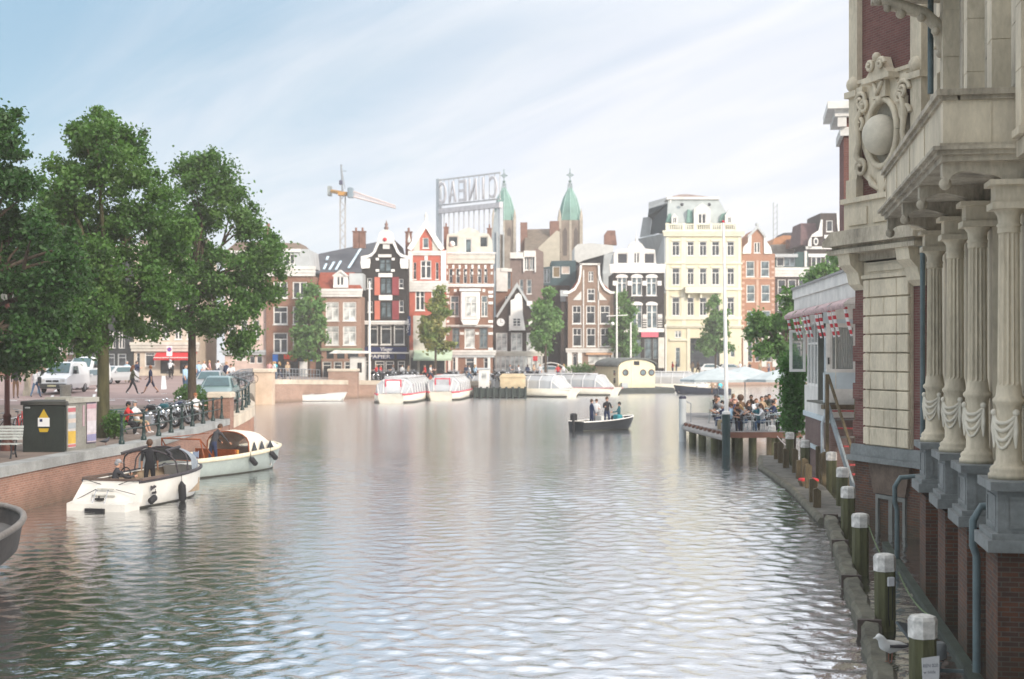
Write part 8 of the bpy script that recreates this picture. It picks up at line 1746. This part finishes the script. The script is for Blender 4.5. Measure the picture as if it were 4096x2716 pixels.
# parasols, tables, chairs and guests
pbl = M('pale_blue_canvas', (.38,.42,.42), .8, .1, 2)
def parasol(label, loc, r_, zt, ze, rz=0):
    t = thing('parasol', label, 'parasol', loc, rz, 'pale blue parasols on the terrace'); b = MB(); n = 8; top = (0,0,zt); rim = [(r_*math.cos(2*PI*k/n),r_*math.sin(2*PI*k/n),ze) for k in range(n)]
    mid = [(r_*.45*math.cos(2*PI*k/n),r_*.45*math.sin(2*PI*k/n),lerp(zt,ze,.36)) for k in range(n)]; low = [(p[0],p[1],p[2]-.14) for p in rim]
    vs = [top]+mid+rim+low; fs = [(0,1+k,1+(k+1)%n) for k in range(n)]+[(1+k,1+n+k,1+n+(k+1)%n,1+(k+1)%n) for k in range(n)]+[(1+n+k,1+2*n+k,1+2*n+(k+1)%n,1+n+(k+1)%n) for k in range(n)]
    b.add(vs, fs); b.build('canopy', pbl, t); b = MB(); b.tube([(0,0,0),(0,0,zt+.08)], .03, 6); b.build('pole', steel, t)
    for k in range(n): b = MB(); b.tube([(0,0,zt-.15),(rim[k][0]*.98,rim[k][1]*.98,ze-.02)], .012, 4); b.build('rib', steel, t)
    b = MB(); b.lathe([(.3,0),(.3,.06),(.06,.1)],(0,0,0),10); b.build('base', dark, t); return t
parasol('leftmost pale blue parasol, widest, behind the white flagpole', (11.6,80,1.02), 2.15, 2.80, 2.15); parasol('middle pale blue parasol behind the guests', (13.6,83,1.02), 2.1, 2.85, 2.2, .3); parasol('rightmost pale blue parasol against the ivy', (14.6,77.5,1.02), 1.9, 2.75, 2.2, .2)
alu = M('brushed_aluminium', (.42,.46,.47), .3, .1, 3, metal=.6)
def make_table(label, loc):
    t = thing('cafe_table', label, 'table', loc, 0, 'round cafe tables on the terrace deck'); b = MB(); b.lathe([(.36,0),(.38,.01),(.38,.03),(.35,.035)],(0,0,.70),18); b.build('tabletop', M('pale_green_top',(.25,.33,.31),.3,.1), t); b = MB(); b.tube([(0,0,.05),(0,0,.7)], .025, 6)
    for k in range(4): a = PI/4+k*PI/2; b.tube([(0,0,.1),(.28*math.cos(a),.28*math.sin(a),0)], .015, 5)
    b.build('pedestal', alu, t); return t
def make_chair(label, loc, rz):
    t = thing('cafe_chair', label, 'chair', loc, rz, 'aluminium terrace chairs'); b = MB(); b.bbox(-.22,.22,-.22,.2,.43,.455,.01); b.build('seat', alu, t); b = MB()
    for k in range(4): z = .56+k*.08; b.tube([(-.24,.2,z),(-.12,.27,z),(.12,.27,z),(.24,.2,z)], .022, 4, flat=.4)
    b.build('backrest', M('woven_back',(.14,.13,.12),.6), t)
    for s_ in (-1,1):
        b = MB(); b.tube([(s_*.24,-.22,0),(s_*.25,-.2,.66),(s_*.26,.1,.68),(s_*.24,.24,.84)], .014, 5); b.build('arm_leg', alu, t); b = MB(); b.tube([(s_*.23,.28,0),(s_*.23,.2,.45)], .014, 5); b.build('leg', alu, t)
    return t
TZ = 1.02; tabs = [(10.35,70.6),(11.2,68.4),(12.05,70.0),(12.7,67.6),(13.1,71.2),(10.9,74.0),(12.1,75.4),(13.4,74.6)]
T0 = make_table('round pale green cafe table nearest the outer edge of the deck', (*tabs[0],TZ)); tl = ['beside the flagpole foot','in the middle of the deck','nearest the ivy at the front','before the ivy','behind the outer guests','far back in the middle','far back by the ivy']
for (x,y),l in zip(tabs[1:],tl): dup(T0, (x,y,TZ), 0, 'round pale green cafe table '+l)
C0 = None; ci = 0
guests = [(2668,1690,'woman with reddish hair in brown trousers facing right at the outer table','brown','brown','ginger','long',1.5,'sitlean'),(2690,1650,'person in dark jacket with brown hair at the deck railing','charcoal','grey','brown','short',1.3,'sit2'),(2712,1640,'man with dark hair in grey shirt beside the railing','grey','navy','black','short',-.3,'sit'),
 (2722,1672,'man in navy and lilac leaning at the outer table','navy','khaki','grey','short',-1.4,'sitlean'),(2742,1660,'man in white shirt left of the flagpole','white','navy','black','short',-1.5,'sit2'),(2760,1668,'person in lilac shirt close to the flagpole','lilac','grey','brown','short',1.4,'sit2'),
 (2790,1655,'person in navy behind the flagpole','navy','black','brown','short',.4,'sit'),(2802,1700,'woman with long brown hair in black facing the camera','black','black','brown','long',.1,'sit2'),(2822,1640,'woman with big curly afro hair under the parasol','brown','black','brown','afro',.3,'sit'),
 (2842,1700,'woman with light brown hair in grey coat right of the woman in black','grey','denim','blond','long',-1.2,'sitlean'),(2862,1665,'woman with long dark hair in black top mid-deck','black','black','brown','long',1.3,'sit'),(2892,1650,'man in white shirt seated under the middle parasol','white','grey','brown','short',.2,'sit2'),
 (2905,1690,'grey-haired man in teal sweater seated with his back to the camera','teal','black','grey','short',PI,'sit2'),(2925,1640,'person in brown behind the teal sweater man','tan','black','black','short',.5,'sit'),(2942,1635,'dark-haired person in olive at the back table','olive','black','brown','short',-.5,'sit'),
 (2960,1628,'tallest dark-haired man seated at the very back','charcoal','black','black','short',.2,'sit'),(2975,1650,'woman in mustard jacket before the ivy','tan','black','brown','long',1.2,'sit2'),(2990,1660,'person in dark blue right of the mustard jacket','navy','black','black','short',-1.2,'sit2'),
 (3010,1688,'man with dark hair in patterned grey shirt reaching across the table','grey','black','black','short',1.4,'sitlean'),(3040,1690,'blond person in black leaning back against the ivy','black','black','blond','long',-1.3,'sit'),(2700,1630,'man with grey hair in black standing drinks table behind the flagpole','black','grey','grey','short',.6,'sit'),(2780,1625,'woman in pink under the left parasol','pink','white','blond','long',.2,'sit2'),(2870,1632,'man in red-brown shirt under the middle parasol','brown','navy','black','short',-.6,'sit'),(2930,1700,'woman in white blouse at the front table near the ivy','white','denim','brown','long',-1.4,'sit2'),(2650,1700,'man in light blue shirt at the front corner of the deck','lightblue','navy','brown','short',1.0,'sit'),(2640,1668,'woman in black with long brown hair at the far left of the deck','black','black','brown','long',.9,'sitlean')]
for k,(x,yb_,l,tp_,bt,hr,hs,rz,ps) in enumerate(guests):
    # seat height pixel row -> depth on the deck
    x = 2815+(x-2640)*.82; Y = max(66.6, min(82, (CAMH-TZ-.45)*FP/(yb_+8-1408))); X = (x-2048)/FP*Y; X = max(X, 9.6+(74.5-Y)/8.9*.8)
    person(l, (X,Y,TZ-.02), rz, ps, tp_, bt, hr, 'black', sleeves='long' if k%3 else 'short', hairstyle=hs, lod=1 if Y < 72 else 0, sk=k%2)
    if C0 is None: C0 = make_chair('aluminium cafe chair under '+l.split(' in ')[0]+' at the outer table', (X,Y,TZ), rz)
    else: dup(C0, (X,Y,TZ), rz, 'aluminium chair under the '+' '.join(l.split()[:11]))
dup(C0, (12.15,66.7,TZ), PI+.2, 'empty aluminium chair with dark woven back at the front edge of the deck'); dup(C0, (11.15,66.6,TZ), 1.9, 'empty aluminium chair turned sideways by the front edge of the deck'); dup(C0, (12.95,66.6,TZ), 2.6, 'empty grey-backed chair pulled out near the jetty')
T = thing('menu_board', 'grey menu board leaning at the right of the deck front', 'board', (12.75,66.0,TZ), .1); b = MB(); b.prism([(-.28,0),(.28,0),(.34,.95),(-.1,1.0)],-.03,.03); b.build('panel', M('grey_board',(.1,.12,.11),.6), T)
for k in range(3): x,y = tabs[k+1]; T = thing('glass_tumbler', ['glass on the table beside the flagpole','glass on the middle table of the deck','glass on the front table near the ivy'][k], 'glass', (x+.1,y-.12,TZ+.735)); b = MB(); b.lathe([(.03,0),(.038,.13)],(0,0,0),8); b.build('vessel', clear('tumbler_glass',(.6,.6,.55),.5), T)
# ---------------------------------------------------------------- far quay: masts, bicycles, people, cars
def mast(label, x, y0, y1, Y, r_=.09, cross=None, zb=1.6):
    q = at(x, y0, Y); T = thing('flag_mast', label, 'mast', (q[0],Y,zb)); h = q[2]-zb; b = MB(); b.tube([(0,0,-.1),(0,0,h)], [r_,r_*.7], 8); b.build('pole', white, T)
    if cross: z_ = CAMH-(cross-1408)/FP*Y-zb; b = MB(); b.tube([(-1.2,0,z_),(1.3,0,z_+.1)], .05, 5); b.build('crossarm', white, T); b = MB(); b.sphere((-.5,0,z_-.9),.22,8,6); b.build('globe_lamp', white, T)
mast('white mast standing before the black house with shutters', 1478, 1125, 1520, 146.6, .13); mast('tall white mast with thin crossarm before the tan house', 2467, 1137, 1430, 167, .12, 1264); mast('shorter white mast right of the one with crossarm', 2523, 1290, 1430, 171, .12); mast('thin white mast between the houseboat and the yellow building', 2663, 1295, 1590, 184, .08)
B0 = bicycle('bicycle', 'dark bicycle parked in the row before the far houses', (-12.5,148.4,1.62), .3, 'black', 'bicycles parked along the far quay')
fars = [(1400+.465*x_) for x_ in (170,200,240,280,320,350,390,430,480,520,560,830,860,890,920,980,1250,1290,1330,1400,1440,1480,1530,1580,1620)]
for k,x in enumerate(fars):
    Y = 148.6+random.uniform(0,1.6) + max(0,(x-1960))*.012; dup(B0, ((x-2048)/FP*Y,Y,1.62), random.uniform(-.9,.9), sc_=1.08)
M0 = motorcycle('dark scooter-like motorcycle in the row before the far houses', (-11.2,149.2,1.62), .5, 'black', 'motorcycles parked along the far quay')
for k,x in enumerate((1490,1508,1526,1545,1560,1575,1590,1603,1615,1628,1640,1655,1790,1800,1812,1825,1985,1996,2005,2016,2060,2090,2120,2145)): Y = 148.5+random.uniform(0,1.6)+max(0,(x-1960))*.012; dup(M0, ((x-2048)/FP*Y,Y,1.62), random.uniform(.4,1.4))
fp_ = [(1100,'cyan','woman in cyan at the corner terrace left of the pinkish house',-1),(1078,'pink','man in pink at the corner terrace table',-1),(1118,'black','person in black seated on the corner terrace',-1),(1150,'tan','person in tan on the corner terrace by the white door',-1),(1095,'white','person in white standing behind the corner terrace rail',-1),
 (1424,'navy','dark-clothed person at the white canopy kiosk',0),(1522,'red','person in bright red before the stationery shop',0),(1506,'red','second person in red just left of the bright red one',0),(1573,'grey','person in grey left of the shop door',0),(1608,'white','person in white right of the black house shopfront',0),(1632,'tan','person in tan under the end of the mint awning',0),
 (1700,'red','person in red seated below the mint awning',0),(1722,'white','man in white shirt standing by the mint awning tree',0),(1740,'pink','person in pink right of the mint awning tree',0),(1862,'navy','person in navy before the white shop pillars',0),(1878,'white','woman in white beside the person in navy',0),(1900,'lightblue','person in light blue near the white booth',0),
 (2040,'grey','person in grey before the clock house windows',0),(2075,'white','person in white left of the alley tree',0),(2110,'navy','person in navy near the round red sign',0),(2135,'tan','person in tan beside the alley tree trunk',0),(2160,'white','person in pale clothes at the mouth of the alley',0),(2232,'red','person in red walking right of the alley',0),(2255,'white','person in white before the tan house door',0),
 (2625,'white','person in white between houseboat roof and yellow building',1),(2690,'red','person in dark red at the white door of the yellow building',1),(2705,'navy','person in navy beside the yellow building door',1),(2770,'tan','person in tan before the arched doorway',1),(2792,'brown','person in brown near the parked white car',1),(2960,'white','person in white before the orange brick house',1),(3000,'black','person in black on the far right quay',1),(3040,'tan','person in tan at the cafe under the fairy lights',1),(3075,'grey','person in grey right of the cafe tables',1)]
for x,tp_,l,zone in fp_:
    Y = {-1:134.,0:149.8,1:196.}[zone]+random.uniform(0,3)*(zone >= 0); Y += max(0,x-1960)*.02 if zone == 0 else 0; zb_ = {-1:2.08,0:1.62,1:1.62}[zone]
    person(l, ((x-2048)/FP*Y,Y,zb_), random.uniform(-3,3), random.choice(['stand','stand2','walk','walk2']), tp_, random.choice(['navy','denim','black','grey','khaki']), random.choice(['brown','black','blond']), 'black', lod=0, hairstyle=random.choice(['short','long']))
for x,Y,c,l in ((2850,203,'white','white car parked before the yellow building doorway'),(2925,203.5,'silver','silver car parked right of the white one at the yellow building'),(2210,176,'silver','pale car in the alley mouth left of the tan house')): q = at(x,1400,Y); car(l, (q[0],Y,1.6), PI/2+.1, c)
T = thing('canopy_kiosk', 'white kiosk with flat square canopy on the corner before the pinkish house', 'kiosk', at(1420,1500,146.8)); T.location.z = 1.6; b = MB(); b.bbox(-.55,1.0,0,1.5,0,2.6,.04); b.build('body', white2, T); b = MB(); b.prism([(-2.6,2.95),(1.6,2.95),(1.3,3.2),(-2.0,3.3)],-.8,2.0); b.build('canopy', white2, T); b = MB(); b.box(.25,.7,-.03,-.003,1.0,2.0); b.build('hatch', dark, T)
T = thing('glass_dome_shelter', 'low glazed dome shelter on the quay before the alley tree', 'shelter', at(2205,1500,159)); T.location.z = 1.6; b = MB(); w_ = 2.1; rg = [[(w_*math.cos(a),y_,1.9*math.sin(a)) for a in [PI*i/10 for i in range(11)]] for y_ in (0,3)]; b.loft(rg, close=False, caps=False); b.build('glazing', clear('dome_glass',(.45,.46,.46),.6), T)
for y_ in (0,1.5,3): b = MB(); b.tube([(w_*math.cos(a),y_,1.9*math.sin(a)) for a in [PI*i/10 for i in range(11)]], .05, 5); b.build('hoop', white2, T)
T = thing('cafe_parasol_group', 'row of flower pots on the quay left of the houseboat', 'planter', at(2340,1500,172)); T.location.z = 1.6; b = MB(); b.bbox(-2.2,1.6,0,.6,0,.5,.04); b.build('trough', M('terracotta',(.35,.13,.06)), T); T.name = 'planter_trough'
P_ = rng.normal(size=(900,3))*np.array([.95,.22,.3])+np.array([-.3,.3,1.0]); link('foliage', leaves_mesh('foliage', P_, .2, leaf_F), T)
T = thing('street_lamp', 'street lamp with pale round globe at the mouth of the alley', 'street lamp', at(2190,1500,165)); T.location.z = 1.6; b = MB(); b.tube([(0,0,0),(0,0,3.8)], .06, 6); b.build('pole', steel, T); b = MB(); b.sphere((0,0,4.0),.3,10,8); b.build('globe', M('milk_glass_globe',(.7,.68,.55),.3), T)
# ---------------------------------------------------------------- air
hb = MB(); hb.box(-420,420,-65,470,-3.2,50)
hm = bpy.data.materials.new('haze'); hm.use_nodes = True; t = hm.node_tree
t.nodes.remove(t.nodes['Principled BSDF']); pv = t.nodes.new('ShaderNodeVolumePrincipled')
pv.inputs['Color'].default_value = (1,.97,.94,1); pv.inputs['Density'].default_value = .0005; pv.inputs['Anisotropy'].default_value = 0
t.links.new(pv.outputs[0], t.nodes['Material Output'].inputs['Volume'])
tag(hb.build('haze', hm), kind='stuff')
